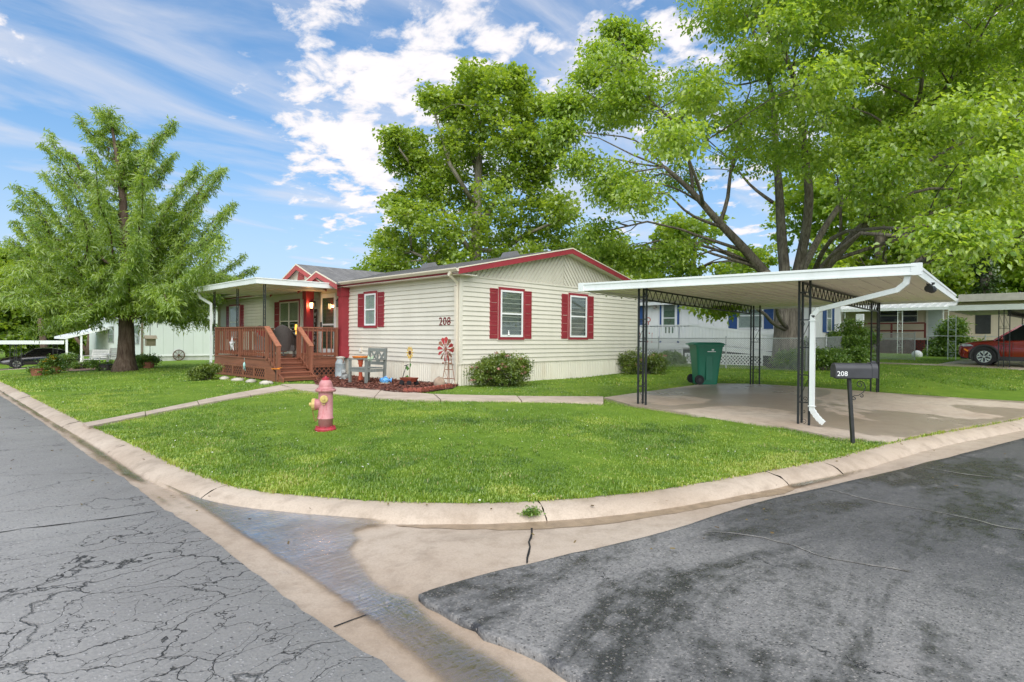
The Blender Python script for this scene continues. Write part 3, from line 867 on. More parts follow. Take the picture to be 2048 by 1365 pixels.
tag(film_sheet('puddle', jag(np.vstack([pu, pu[:1]]), 0.01)[:-1], 0.004, WATER, 0.03, 0.05), 'small puddle in the gutter near the mailbox', kind='structure')
# pale wet seams on the right street
SEAM = paint('pale_wet_seam', (0.2, 0.19, 0.18), 0.25, 0.5, 14, bump=0.4)
def seam(pxs, w, name='seam'):
    L = jag(on_road(pxs), 0.02); t = np.gradient(L, axis=0); t /= np.linalg.norm(t, axis=1)[:, None]
    nn = np.stack([-t[:, 1], t[:, 0]], 1); ww = w * (0.35 + 0.65 * np.abs(np.sin(np.arange(len(L)) * 0.31 + 0.6 * np.sin(np.arange(len(L)) * 0.13))))[:, None]
    strip([L - nn * ww, L + nn * ww], [0.018, 0.018], name, SEAM, parent=bpy.data.objects['road_right'])
seam([(1410, 1063), (1500, 1072), (1580, 1088), (1640, 1110), (1720, 1128), (1820, 1143)], 0.013)
seam([(1650, 978), (1740, 1000), (1840, 1018), (1930, 1035), (1990, 1052), (2048, 1060), (2120, 1075)], 0.016)
seam([(1840, 934), (1930, 948), (2048, 962), (2120, 970)], 0.02)
# gutter joints
def crack(pxs, w, name='crack_joint'):
    L = jag(edge_pts(pxs, 0.0), 0.012); t = np.gradient(L, axis=0); t /= np.linalg.norm(t, axis=1)[:, None]
    nn = np.stack([-t[:, 1], t[:, 0]], 1); ww = w * (0.5 + 0.5 * rng.random(len(L)))[:, None]
    a, c = L - nn * ww, L + nn * ww
    zz = lambda P: -0.022 * np.exp(-(pl_dist(P, FLOW[::2]) / 0.28) ** 2) - 0.028 * np.exp(-(pl_dist(P, VAL) / 0.5) ** 2) + 0.005
    V = np.vstack([np.column_stack([a, zb(a[:, 0], a[:, 1]) + zz(a)]), np.column_stack([c, zb(c[:, 0], c[:, 1]) + zz(c)])]); k = len(L); i = np.arange(k - 1)
    np_mesh(name, V, np.stack([i, i + 1, i + 1 + k, i + k], 1), jm, gut)
crack([(1064, 1042), (1062, 1065), (1056, 1085), (1058, 1105), (1054, 1128)], 0.010)
crack([(668, 1248), (740, 1216), (812, 1192)], 0.006)

# ------------------------------------------------------------------ driveway and paths
def slab_from(polyxy, name, mat, parent=None, rise=0.03, thick=0.12, step=0.8):
    o = flat_poly(name, polyxy, lambda P: zg_np(P) + rise, mat, parent, step)
    # skirt
    me = o.data; bm = bmesh.new(); bm.from_mesh(me)
    be = [e for e in bm.edges if len(e.link_faces) == 1]
    r = bmesh.ops.extrude_edge_only(bm, edges=be)
    for v in [g for g in r['geom'] if isinstance(g, bmesh.types.BMVert)]: v.co.z -= thick
    bmesh.ops.recalc_face_normals(bm, faces=bm.faces)
    bm.to_mesh(me); bm.free()
    return o
g2 = lambda px, py: tuple(atG(px, py, 0.03)[:2])
D0 = g2(1208, 795); D1 = g2(1262, 810); D2 = g2(1400, 831); D3 = g2(1565, 853); D3b = g2(1660, 872)
kb = LEr[np.argmin(np.linalg.norm(LEr - edge_pts([(1775, 889)], 0.08)[0], axis=1))]
DB = g2(1410, 767); DB2 = g2(1500, 768); DB3 = g2(1757, 785); DB4 = g2(2048, 803)
kc_i = np.argmin(np.linalg.norm(LEr - (LE[-3] + d0 * 3.2), axis=1)); kb_i = np.argmin(np.linalg.norm(LEr - kb, axis=1))
front = [tuple(p) for p in (LEr[kb_i:kc_i + 1:3] + (0.02, 0.03))]
drive_poly = [D0, D1, D2, D3, D3b] + front + [(DB4[0] + 3.0, DB4[1] - 2.5), DB4, DB3, DB2, DB]
drive = slab_from(np.array(drive_poly), 'driveway', DRIVE_M)
tag(drive, 'tan concrete driveway slab under the carport', kind='structure')

def ribbon(name, up, lo, mat, label, pitch, zoff=0.03):
    root = bpy.data.objects.new(name, None); COL.objects.link(root); tag(root, label, kind='structure')
    U_ = resample(np.array([g2(*p) for p in up]), 0.15); L_ = resample(np.array([g2(*p) for p in lo]), 0.15)
    n = max(int(np.linalg.norm(np.diff(U_, axis=0), axis=1).sum() / pitch), 1)
    def at(L, t):
        s = np.concatenate([[0], np.cumsum(np.linalg.norm(np.diff(L, axis=0), axis=1))]); return np.stack([np.interp(np.asarray(t) * s[-1], s, L[:, k]) for k in (0, 1)], 1)
    g = 0.006 / pitch / n * n
    for i in range(n):
        t = np.linspace((i + 0.008) / n, (i + 0.992) / n, 5)
        poly = np.vstack([at(U_, t), at(L_, t[::-1])])
        slab_from(poly, 'path_slab', mat, root, zoff + random.uniform(-0.004, 0.004), 0.1, 0.6)
    return np.vstack([U_, L_[::-1]])
PATH1 = ribbon('footpath', [(164, 847), (366, 807.5), (560, 770.5)], [(176, 853.5), (370, 814), (590, 777)], PATH_M, 'narrow concrete walk from the kerb to the porch steps', 1.4)
PATH2 = ribbon('garden_path', [(561, 768.5), (625, 768), (660, 772), (754, 778), (838, 786), (900, 789.5), (1040, 792), (1208, 793)],
               [(592, 778), (640, 784), (660, 786), (754, 795), (838, 799), (900, 800), (1040, 802), (1208, 806)], PATH_M, 'concrete walk along the house from the steps to the carport', 1.5)

# seat the paving: the turf sheet dips under the slabs
co = np.empty(len(lawn.data.vertices) * 3, np.float32); lawn.data.vertices.foreach_get('co', co); co = co.reshape(-1, 3)
dip = inpoly(co[:, :2], np.array(drive_poly)) | inpoly(co[:, :2], PATH1) | inpoly(co[:, :2], PATH2)
co[dip, 2] -= 0.07; lawn.data.vertices.foreach_set('co', co.ravel()); lawn.data.update()
# ------------------------------------------------------------------ the cream house
XF, YR, YL, XB = 9.52, 11.28, 28.4, 17.67
ZS, ZT = 0.82, 3.05
ZGH = zg(XF, YR) - 0.05
NL = 18; LAP = (ZT - ZS) / NL
house = thing('mobile_home', 'cream sided house with red shutters and red gable trim behind the corner lawn', 'house', (XF, YR, ZGH))
def hb(mb, name, mat, parent=None, **k): return mb.build(name, mat, parent or house, world=True, **k)
YP0, YP1, XD = 16.95, 20.0, 9.78      # recessed entry
core = MB()
core.box((XF + 0.02, YR + 0.02, ZGH - 0.5), (XB, YP0, ZT)); core.box((XD + 0.02, YP0 + 0.001, ZGH - 0.5), (XB, YP1 - 0.001, ZT)); core.box((XF + 0.02, YP1, ZGH - 0.5), (XB, YL, ZT))
wall = hb(core, 'wall', CREAM)

def lap_front(x, y0, y1, z0, h, name='siding_board', parent=None):     # faces -X
    b = MB(); o = 0.030
    b.hexa([(x - o, y0, z0), (x + 0.02, y0, z0), (x + 0.02, y1, z0), (x - o, y1, z0),
            (x - 0.002, y0, z0 + h), (x + 0.02, y0, z0 + h), (x + 0.02, y1, z0 + h), (x - 0.002, y1, z0 + h)])
    return hb(b, name, CREAM, parent or wall)
def lap_end(y, x0, x1, z0, h, name='siding_board', parent=None):       # faces -Y
    b = MB(); o = 0.030
    b.hexa([(x0, y - o, z0), (x1, y - o, z0), (x1, y + 0.02, z0), (x0, y + 0.02, z0),
            (x0, y - 0.002, z0 + h), (x1, y - 0.002, z0 + h), (x1, y + 0.02, z0 + h), (x0, y + 0.02, z0 + h)])
    return hb(b, name, CREAM, parent or wall)
for k in range(NL):
    z = ZS + k * LAP
    lap_front(XF, YR + 0.06, YP0, z, LAP - 0.001)
    lap_front(XD, YP0, YP1, z, LAP - 0.001)
    lap_front(XF, YP1, YL - 0.06, z, LAP - 0.001)
    lap_end(YR, XF + 0.06, XB - 0.06, z, LAP - 0.001)
# corner trims
for (x, y, nm) in ((XF, YR, 0), (XB, YR, 1), (XF, YL, 2)):
    b = MB()
    sx = -1 if nm != 1 else 1; sy = -1 if nm != 2 else 1
    b.box((x + sx * 0.024, y + sy * 0.024, ZS - 0.02), (x - sx * 0.075, y - sy * 0.075, ZT))
    hb(b, 'corner_trim', CREAM)
# corrugated skirting
def skirt(p, q, nrm):
    p, q, nrm = Vector(p), Vector(q), Vector(nrm); L = (q - p).length; d = (q - p) / L; n = int(L / 0.085); b = MB(); vs = []
    for i in range(n * 4 + 1):
        off = (0.0, 0.022, 0.022, 0.0)[i % 4]; s = min(L, i * L / (n * 4)); a = p + d * s + nrm * off
        g = zg(a.x, a.y) - 0.1
        vs += [(a.x, a.y, g), (a.x, a.y, ZS + 0.004)]
    b.add(vs, [(2 * i, 2 * i + 2, 2 * i + 3, 2 * i + 1) for i in range(n * 4)])
    o = hb(b, 'skirting', SKIRT)
    c = MB(); c.bar(p + Vector((0, 0, ZS - p.z)) + nrm * 0.03, q + Vector((0, 0, ZS - q.z)) + nrm * 0.03, 0.016, 0.025); hb(c, 'skirting_rail', CREAM, o)
    return o
skirt((XF, YR, 0), (XF, YP0 + 0.05, 0), (-1, 0, 0)); skirt((XF, YP0 + 0.06, 0), (XF, YL, 0), (-1, 0, 0)); skirt((XF, YR, 0), (XB, YR, 0), (0, -1, 0))
# gable wall with chevron boards
XR = (XF + XB) / 2; XE0, XE1 = 9.2, 17.99
ZE, ZRD = 3.215, 4.19
PIT = (ZRD - ZE) / (XR - XE0)
zroof = lambda x: ZE + (x - XE0) * PIT if x <= XR else ZRD - (x - XR) * PIT
gb = MB(); gb.extr([(XF, YR + 0.005, ZT), (XB, YR + 0.005, ZT), (XB, YR + 0.005, zroof(XB) - 0.07), (XR, YR + 0.005, ZRD - 0.07), (XF, YR + 0.005, zroof(XF) - 0.07)], (0, 0.1, 0))
gable = hb(gb, 'gable', CREAM)
rl_ = MB(); rl_.box((XF - 0.02, YR - 0.03, ZT - 0.005), (XB + 0.02, YR, ZT + 0.035)); hb(rl_, 'gable_rail', CREAM, gable)
def clip_poly(poly, a, b_, c):      # keep a*x+b*z<=c
    out_ = []
    for i in range(len(poly)):
        p, q = poly[i], poly[(i + 1) % len(poly)]; fp = a * p[0] + b_ * p[1] - c; fq = a * q[0] + b_ * q[1] - c
        if fp <= 0: out_.append(p)
        if fp * fq < 0:
            t = fp / (fp - fq); out_.append((p[0] + t * (q[0] - p[0]), p[1] + t * (q[1] - p[1])))
    return out_
BW = 0.118
for side in (-1, 1):
    # boards rise towards the ridge line on both sides
    ang = R(50); dx, dz = -side * math.cos(ang), math.sin(ang); nx, nz = side * math.sin(ang), math.cos(ang)
    for k in range(-2, 42):
        c0 = (XR + nx * k * BW, ZT + nz * k * BW - 0.6)
        quad = []
        for s, w in ((-9, 0), (9, 0), (9, BW - 0.010), (-9, BW - 0.010)):
            quad.append((c0[0] + dx * s + nx * w, c0[1] + dz * s + nz * w))
        q = clip_poly(quad, 0, -1, -(ZT + 0.03))
        if side < 0: q = clip_poly(q, 1, 0, XR - 0.004) if q else q; q = clip_poly(q, -1, 0, -(XF + 0.01)) if q else q
        else: q = clip_poly(q, -1, 0, -(XR + 0.004)) if q else q; q = clip_poly(q, 1, 0, XB - 0.01) if q else q
        # under the rake
        if q:
            a_ = side * PIT; q = clip_poly(q, a_, 1, ZRD - 0.075 + a_ * XR)
        if not q or len(q) < 3: continue
        xs = [p[0] for p in q]; zs = [p[1] for p in q]
        if (max(xs) - min(xs)) * (max(zs) - min(zs)) < 0.0008: continue
        b = MB()
        # slightly lapped: one edge proud
        b.extr([(p[0], YR - 0.004 - 0.022 * ((lambda w_: w_ if side < 0 else 1 - w_)(((p[0] - c0[0]) * nx + (p[1] - c0[1]) * nz) / BW)), p[1]) for p in q], (0, 0.008, 0))
        hb(b, 'gable_board', CREAM, gable)
# roof
SHING = None
def mat_shingle():
    m, n, b = newmat('grey_shingles')
    v = n.wpos(); br = n.n('ShaderNodeTexBrick'); 
    mpv = n.wpos(rot=(0, 0, R(90)))
    n.l(mpv, br.inputs['Vector']); br.inputs['Scale'].default_value = 3.2; br.inputs['Mortar Size'].default_value = 0.012
    br.inputs['Color1'].default_value = (0.13, 0.128, 0.128, 1); br.inputs['Color2'].default_value = (0.21, 0.205, 0.2, 1); br.inputs['Mortar'].default_value = (0.05, 0.05, 0.05, 1)
    br.inputs['Brick Width'].default_value = 0.9; br.inputs['Row Height'].default_value = 0.42
    a = n.noise(v, 2.0, 5); f = n.noise(v, 150, 2)
    c = n.mix(n.mr(a.outputs[0], 0.35, 0.7, 0, 0.5), br.outputs[0], (0.17, 0.165, 0.165)); c = n.mix(n.mr(f.outputs[0], 0.4, 0.7, 0, 0.3), c, (0.3, 0.29, 0.28))
    n.l(c, b.inputs['Base Color']); b.inputs['Roughness'].default_value = 0.9; b.inputs['Specular IOR Level'].default_value = 0.2
    n.l(n.bump(n.math('ADD', br.outputs['Fac'], f.outputs[0]), 0.4, 0.01), b.inputs['Normal'])
    return m
SHING = mat_shingle()
YRO, YLO = YR - 0.33, YL + 0.3
rf = MB()
TH = 0.045
rf.hexa([(XE0, YRO, ZE - TH), (XR, YRO, ZRD - TH), (XR, YLO, ZRD - TH), (XE0, YLO, ZE - TH), (XE0, YRO, ZE), (XR, YRO, ZRD), (XR, YLO, ZRD), (XE0, YLO, ZE)])
rf.hexa([(XR, YRO, ZRD - TH), (XE1, YRO, ZE - TH), (XE1, YLO, ZE - TH), (XR, YLO, ZRD - TH), (XR, YRO, ZRD), (XE1, YRO, ZE), (XE1, YLO, ZE), (XR, YLO, ZRD)])
roof = hb(rf, 'roof', SHING)
# shingle courses on the slope that is seen
for k in range(1, 26):
    x0 = XE0 + k * (XR - XE0) / 26.0
    b = MB(); z0 = zroof(x0)
    b.hexa([(x0, YRO + 0.01, z0 - 0.004), (x0 + 0.16, YRO + 0.01, zroof(x0 + 0.16) - 0.004), (x0 + 0.16, YLO - 0.01, zroof(x0 + 0.16) - 0.004), (x0, YLO - 0.01, z0 - 0.004),
            (x0, YRO + 0.01, z0 + 0.010), (x0 + 0.16, YRO + 0.01, zroof(x0 + 0.16) + 0.002), (x0 + 0.16, YLO - 0.01, zroof(x0 + 0.16) + 0.002), (x0, YLO - 0.01, z0 + 0.010)])
    hb(b, 'shingle_course', SHING, roof)
# rakes: red boards with a pale drip edge
DR = 0.165
for y, s in ((YRO, -1), (YLO, 1)):
    for (xa, xb) in ((XE0 - 0.02, XR), (XR, XE1 + 0.02)):
        za, zb_ = (ZE, ZRD) if xa < XR - 1 else (ZRD, ZE)
        b = MB(); b.extr([(xa, y, za - 0.025), (xb, y, zb_ - 0.025), (xb, y, zb_ - DR), (xa, y, za - DR)], (0, s * 0.022, 0)); hb(b, 'rake_board', REDP, roof)
        b = MB(); b.extr([(xa, y + s * 0.002, za + 0.006), (xb, y + s * 0.002, zb_ + 0.006), (xb, y + s * 0.002, zb_ - 0.024), (xa, y + s * 0.002, za - 0.024)], (0, s * 0.032, 0)); hb(b, 'drip_edge', CREAM2, roof)
        b = MB(); b.extr([(xa, y, za - DR + 0.05), (xb, y, zb_ - DR + 0.05), (xb, y, zb_ - DR + 0.035), (xa, y, za - DR + 0.035)], (0, -s * 0.33, 0)); hb(b, 'rake_soffit', CREAM, roof)
# eave: fascia, soffit, gutter and downspout
b = MB(); b.box((XE0, YRO + 0.0, ZE - 0.15), (XE0 + 0.022, YP0 - 0.25, ZE - 0.047)); hb(b, 'fascia', REDP, roof)
b = MB(); b.box((XE0, YP0 - 0.24, ZE - 0.15), (XE0 + 0.022, YLO, ZE - 0.047)); hb(b, 'fascia', REDP, roof)
b = MB(); b.box((XE0, YRO + 0.02, ZT + 0.002), (XF + 0.3, YLO, ZT + 0.02)); hb(b, 'soffit', CREAM, roof)
def gutter_seg(y0, y1):
    b = MB(); pf = [(0, 0), (0, -0.085), (-0.055, -0.095), (-0.10, -0.05), (-0.115, -0.03), (-0.115, -0.002), (-0.105, -0.002), (-0.105, -0.03)]
    b.extr([(XE0 - 0.002 + x, y0, ZE - 0.01 + z) for x, z in pf], (0, y1 - y0, 0)); return hb(b, 'gutter', CREAM2)
gs = gutter_seg(YRO - 0.02, YP0 - 0.2); gutter_seg(YP1 + 0.1, YLO)
b = MB()
path = [(XE0 - 0.055, YR - 0.08, ZE - 0.10), (XE0 - 0.055, YR - 0.02, ZE - 0.17), (XF - 0.075, YR + 0.05, ZE - 0.33), (XF - 0.075, YR + 0.07, ZE - 0.40), (XF - 0.075, YR + 0.07, ZGH + 0.18), (XF - 0.13, YR + 0.06, ZGH + 0.1)]
for p, q in zip(path[:-1], path[1:]): b.bar(p, Vector(q) + (Vector(q) - Vector(p)).normalized() * 0.012, 0.085, 0.06, up=(1, 0, 0))
hb(b, 'downspout', CREAM2)
b = MB(); b.bar((XE0 - 0.05, YL - 0.1, ZE - 0.1), (XF - 0.06, YL - 0.06, ZE - 0.35), 0.07, 0.06, up=(1, 0, 0)); b.bar((XF - 0.06, YL - 0.05, ZE - 0.33), (XF - 0.06, YL - 0.05, zg(XF, YL) + 0.1), 0.07, 0.06, up=(1, 0, 0)); hb(b, 'downspout', CREAM2)
# roof vents
for (px, py) in ((1020, 508), (858, 527)):
    # on the slope: solve for the point of the slope under that pixel
    best = None
    for xx in np.linspace(XE0 + 0.4, XR - 0.2, 120):
        p = atX(px, py, xx); e = abs(p.z - zroof(xx))
        if best is None or e < best[0]: best = (e, p)
    p = best[1]; z0 = zroof(p.x); b = MB()
    b.hexa([(p.x - 0.25, p.y - 0.22, z0 - 0.07), (p.x + 0.25, p.y - 0.22, z0 + 0.05), (p.x + 0.25, p.y + 0.22, z0 + 0.05), (p.x - 0.25, p.y + 0.22, z0 - 0.07),
            (p.x - 0.17, p.y - 0.16, z0 + 0.12), (p.x + 0.17, p.y - 0.16, z0 + 0.19), (p.x + 0.17, p.y + 0.16, z0 + 0.19), (p.x - 0.17, p.y + 0.16, z0 + 0.12)])
    hb(b, 'roof_vent', paint('roof_vent_metal', (0.14, 0.14, 0.145), 0.6), roof)

# dormer gables over the entry
PINKR = paint('sky_lit_red_trim', (0.40, 0.085, 0.085), 0.55, 0.12, 2.5)  # paler copy of the red trim: skylight on the dormers put into the colour
def dormer(yc, hw, zap, x0, deep, face, vent):
    zf = ZE - 0.02
    pit = (zap - zf) / hw
    b = MB()
    b.extr([(x0 + 0.14, yc - hw, zf - 0.05), (x0 + 0.14, yc + hw, zf - 0.05), (x0 + 0.14, yc, zap - 0.05)], (deep, 0, 0))
    d = hb(b, 'dormer', CREAM)
    for s in (-1, 1):
        b = MB()
        b.hexa([(x0 - 0.06, yc, zap - 0.04), (x0 - 0.06, yc + s * (hw + 0.1), zf - 0.1 * pit - 0.04), (x0 + deep + 0.1, yc + s * (hw + 0.1), zf - 0.1 * pit - 0.04), (x0 + deep + 0.1, yc, zap - 0.04),
                (x0 - 0.06, yc, zap), (x0 - 0.06, yc + s * (hw + 0.1), zf - 0.1 * pit), (x0 + deep + 0.1, yc + s * (hw + 0.1), zf - 0.1 * pit), (x0 + deep + 0.1, yc, zap)])
        hb(b, 'dormer_roof', SHING, d)
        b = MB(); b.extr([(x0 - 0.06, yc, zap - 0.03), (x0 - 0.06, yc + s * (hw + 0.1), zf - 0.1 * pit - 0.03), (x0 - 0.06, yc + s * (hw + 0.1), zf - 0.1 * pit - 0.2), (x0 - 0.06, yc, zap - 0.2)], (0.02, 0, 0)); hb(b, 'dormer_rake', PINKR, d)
        b = MB(); b.extr([(x0 - 0.07, yc, zap + 0.006), (x0 - 0.07, yc + s * (hw + 0.1), zf - 0.1 * pit + 0.006), (x0 - 0.07, yc + s * (hw + 0.1), zf - 0.1 * pit - 0.035), (x0 - 0.07, yc, zap - 0.035)], (0.02, 0, 0)); hb(b, 'dormer_drip', CREAM2, d)
    if vent:
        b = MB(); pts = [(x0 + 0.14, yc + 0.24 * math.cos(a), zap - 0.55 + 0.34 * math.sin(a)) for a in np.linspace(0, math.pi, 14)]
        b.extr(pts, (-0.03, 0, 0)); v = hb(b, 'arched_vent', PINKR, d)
        for k in range(5):
            z = zap - 0.54 + k * 0.055; w = 0.2 * math.sqrt(max(0.05, 1 - (k * 0.055 / 0.34) ** 2))
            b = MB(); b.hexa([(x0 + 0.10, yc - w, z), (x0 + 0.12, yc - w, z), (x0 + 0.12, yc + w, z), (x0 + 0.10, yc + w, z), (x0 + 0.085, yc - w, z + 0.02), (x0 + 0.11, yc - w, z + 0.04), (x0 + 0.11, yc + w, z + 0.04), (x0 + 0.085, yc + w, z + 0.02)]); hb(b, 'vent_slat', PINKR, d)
dormer(19.75, 2.1, 4.03, 9.2, 3.5, 0, True)
dormer(17.95, 1.25, 3.63, 9.05, 1.9, 0, False)

# windows -----------------------------------------------------------
def window(plane, a0, a1, z0, z1, trim, wfrm=WHITEP, inside='blind', tw=0.075, parent=None, base=0.0, shutters=None, shut_w=0.26, mull=False, shut_mat=None, rail=True, root=None):
    """plane: ('Y',y) faces -Y spanning x a0..a1 ; ('X',x) faces -X spanning y a0..a1.  a/z = outer edge of the white frame"""
    root = root or house
    def pt(a, off, z): return (a, plane[1] - off, z) if plane[0] == 'Y' else (plane[1] - off, a, z)
    def bx(mb, a_, b_, o0, o1, za, zb2): return mb.box(pt(a_, o0, za), pt(b_, o1, zb2))
    def bb(mb, nm, mt, par=None): return mb.build(nm, mt, par or root, world=True)
    f = MB(); fw = 0.05
    bx(f, a0, a0 + fw, 0.024, 0.062, z0, z1); bx(f, a1 - fw, a1, 0.024, 0.062, z0, z1); bx(f, a0 + fw, a1 - fw, 0.024, 0.062, z0, z0 + fw); bx(f, a0 + fw, a1 - fw, 0.024, 0.062, z1 - fw, z1)
    zm = (z0 + z1) / 2
    if rail: bx(f, a0 + fw, a1 - fw, 0.03, 0.058, zm - 0.022, zm + 0.022)
    if mull: am = (a0 + a1) / 2; bx(f, am - 0.04, am + 0.04, 0.028, 0.064, z0 + 0.01, z1 - 0.01)
    w = bb(f, 'window', wfrm)
    if trim:
        t = MB()
        bx(t, a0 - tw, a0, 0.015, 0.050, z0 - tw, z1 + tw); bx(t, a1, a1 + tw, 0.015, 0.050, z0 - tw, z1 + tw); bx(t, a0, a1, 0.015, 0.050, z0 - tw, z0); bx(t, a0, a1, 0.015, 0.050, z1, z1 + tw)
        bb(t, 'window_trim', trim, w)
        t = MB(); e = 0.018
        bx(t, a0 - tw - e, a0 - tw, 0.01, 0.04, z0 - tw - e, z1 + tw + e); bx(t, a1 + tw, a1 + tw + e, 0.01, 0.04, z0 - tw - e, z1 + tw + e); bx(t, a0 - tw, a1 + tw, 0.01, 0.04, z0 - tw - e, z0 - tw)
        bb(t, 'channel', CREAM, w)
    for (za, zb3) in (((z0 + fw, zm - 0.02), (zm + 0.02, z1 - fw)) if rail else ((z0 + fw, z1 - fw),)):
        segs = ((a0 + fw, a1 - fw),) if not mull else ((a0 + fw, (a0 + a1) / 2 - 0.04), ((a0 + a1) / 2 + 0.04, a1 - fw))
        for s0, s1_ in segs:
            p = MB(); bx(p, s0, s1_, 0.042, 0.046, za, zb3); bb(p, 'pane', GLASS, w)
    bk = MB(); bx(bk, a0 + 0.03, a1 - 0.03, 0.0235, 0.026, z0 + 0.03, z1 - 0.03)
    bb(bk, 'room_behind', DARK if inside in ('blind', 'dark') else CURTAIN, w)
    if inside == 'blind':
        s = MB(); k = 0; z = z0 + 0.07
        while z < z1 - 0.06:
            if abs(z - zm) > 0.03:
                q0, q1 = a0 + 0.06, a1 - 0.1
                s.add([pt(q0, 0.028, z), pt(q1, 0.028, z), pt(q1, 0.036, z + 0.019), pt(q0, 0.036, z + 0.019)], [(0, 1, 2, 3)])
            z += 0.033
        bb(s, 'blind', BLIND, w)
    if inside == 'drape':
        s = MB(); q = np.linspace(a0 + 0.05, a1 - 0.05, 18)
        for i in range(17): s.add([pt(q[i], 0.029 + 0.008 * (i % 2), z0 + 0.05), pt(q[i + 1], 0.029 + 0.008 * ((i + 1) % 2), z0 + 0.05), pt(q[i + 1], 0.029 + 0.008 * ((i + 1) % 2), z1 - 0.05), pt(q[i], 0.029 + 0.008 * (i % 2), z1 - 0.05)], [(0, 1, 2, 3)])
        bb(s, 'curtain', CURTAIN, w)
    if shutters:
        for sd, on in zip((-1, 1), shutters):
            if not on: continue
            sa = (a0 - tw - 0.012 - shut_w, a0 - tw - 0.012) if sd < 0 else (a1 + tw + 0.012, a1 + tw + 0.012 + shut_w)
            sz0, sz1 = z0 - tw * 0.6, z1 + tw * 0.35
            s = MB(); bx(s, sa[0], sa[1], 0.015, 0.026, sz0, sz1)
            st = 0.032
            bx(s, sa[0], sa[0] + st, 0.026, 0.042, sz0, sz1); bx(s, sa[1] - st, sa[1], 0.026, 0.042, sz0, sz1)
            for zz in (sz0, (sz0 + sz1) / 2 - st / 2, sz1 - st): bx(s, sa[0] + st, sa[1] - st, 0.026, 0.041, zz, zz + st)
            z = sz0 + st + 0.004
            while z < sz1 - st - 0.02:
                if not ((sz0 + sz1) / 2 - st / 2 - 0.02 < z < (sz0 + sz1) / 2 + st / 2):
                    s.add([pt(sa[0] + st, 0.040, z), pt(sa[1] - st, 0.040, z), pt(sa[1] - st, 0.028, z + 0.03), pt(sa[0] + st, 0.028, z + 0.03)], [(0, 1, 2, 3)])
                z += 0.036
            bb(s, 'shutter', shut_mat or REDP, None)
    return w
def yspan(px0, px1, X): return atX(px1, 640, X).y, atX(px0, 640, X).y
def xspan(px0, px1, Y): return atY(px0, 640, Y).x, atY(px1, 640, Y).x
# end wall windows
a0, a1 = xspan(998.5, 1043, YR); z0 = atY(1020, 674.5, YR).z; z1 = atY(1020, 582, YR).z
w1 = window(('Y', YR), a0, a1, z0, z1, REDP, shutters=(1, 1), shut_w=0.285)
# small white ornament on the sill
b = MB(); am = a0 + 0.34 * (a1 - a0)
b.lathe([(0.03, 0), (0.034, 0.01), (0.02, 0.04), (0.026, 0.07), (0.012, 0.085), (0.017, 0.11), (0.004, 0.13)], 8, (am, YR - 0.068, z0 + 0.05)); b.build('window_ornament', WHITEP, w1, world=True)
a0, a1 = xspan(1137.5, 1171, YR); z0 = atY(1154, 675, YR).z; z1 = atY(1154, 592.5, YR).z
window(('Y', YR), a0, a1, z0, z1, REDP, shutters=(1, 1), shut_w=0.285, inside='blind')
# front wall windows
a0, a1 = yspan(732, 754, XF); z0 = atX(743, 651.5, XF).z; z1 = atX(743, 588, XF).z
window(('X', XF), a0, a1, z0, z1, REDP, inside='drape', shutters=(1, 1), shut_w=0.33)
a0, a1 = yspan(461, 481, XF); z1 = atX(470, 613, XF).z
window(('X', XF), a0, a1, z1 - 1.4, z1, REDP, inside='drape', shutters=(1, 1), shut_w=0.33)
a0, a1 = yspan(562, 600, XF); z1 = atX(580, 604, XF).z
wd = window(('X', XF), a0, a1, z1 - 1.45, z1, REDP, inside='dark', shutters=(0, 1), shut_w=0.42, mull=True, wfrm=CREAM2)
# roller shades half down and a table lamp inside the double window
b = MB(); b.box((XF - 0.036, a0 + 0.06, z1 - 0.72), (XF - 0.033, a1 - 0.06, z1 - 0.06)); b.build('roller_shade', paint('tan_shade', (0.42, 0.40, 0.28), 0.8), wd, world=True)
LAMPG = emit('lit_lamp_shade', (1.0, 0.42, 0.06), 2.2)
b = MB(); ym = a0 + 0.24; zc_ = z1 - 1.05
b.extr([(XF - 0.036, ym - 0.10, zc_), (XF - 0.036, ym + 0.10, zc_), (XF - 0.036, ym + 0.08, zc_ + 0.2), (XF - 0.036, ym - 0.08, zc_ + 0.2)], (0.003, 0, 0))
b.extr([(XF - 0.036, ym - 0.05, zc_ - 0.16), (XF - 0.036, ym + 0.05, zc_ - 0.16), (XF - 0.036, ym + 0.012, zc_ - 0.02), (XF - 0.036, ym - 0.012, zc_ - 0.02)], (0.003, 0, 0))
b.build('table_lamp', LAMPG, wd, world=True)

# pillars at the entry
def pillar(y0, y1, x0, x1, z0, z1, mat):
    b = MB(); b.box((x0, y0, z0), (x1, y1, z1)); e = 0.03
    p = hb(b, 'pillar', mat)
    b = MB(); b.box((x0 - e, y0 - e, z0), (x1, y1 + e, z0 + 0.34)); b.box((x0 - e * 0.6, y0 - e * 0.6, z0 + 0.34), (x1, y1 + e * 0.6, z0 + 0.36)); hb(b, 'pillar_base', mat, p)
    b = MB(); b.box((x0 - e, y0 - e, z1 - 0.28), (x1, y1 + e, z1)); hb(b, 'pillar_cap', mat, p)
ZDK = 0.84
pillar(16.74, 16.96, 9.25, 9.53, ZDK - 0.02, 3.06, REDP)
pillar(19.14, 19.36, 9.24, 9.5, ZDK, 3.06, REDP)
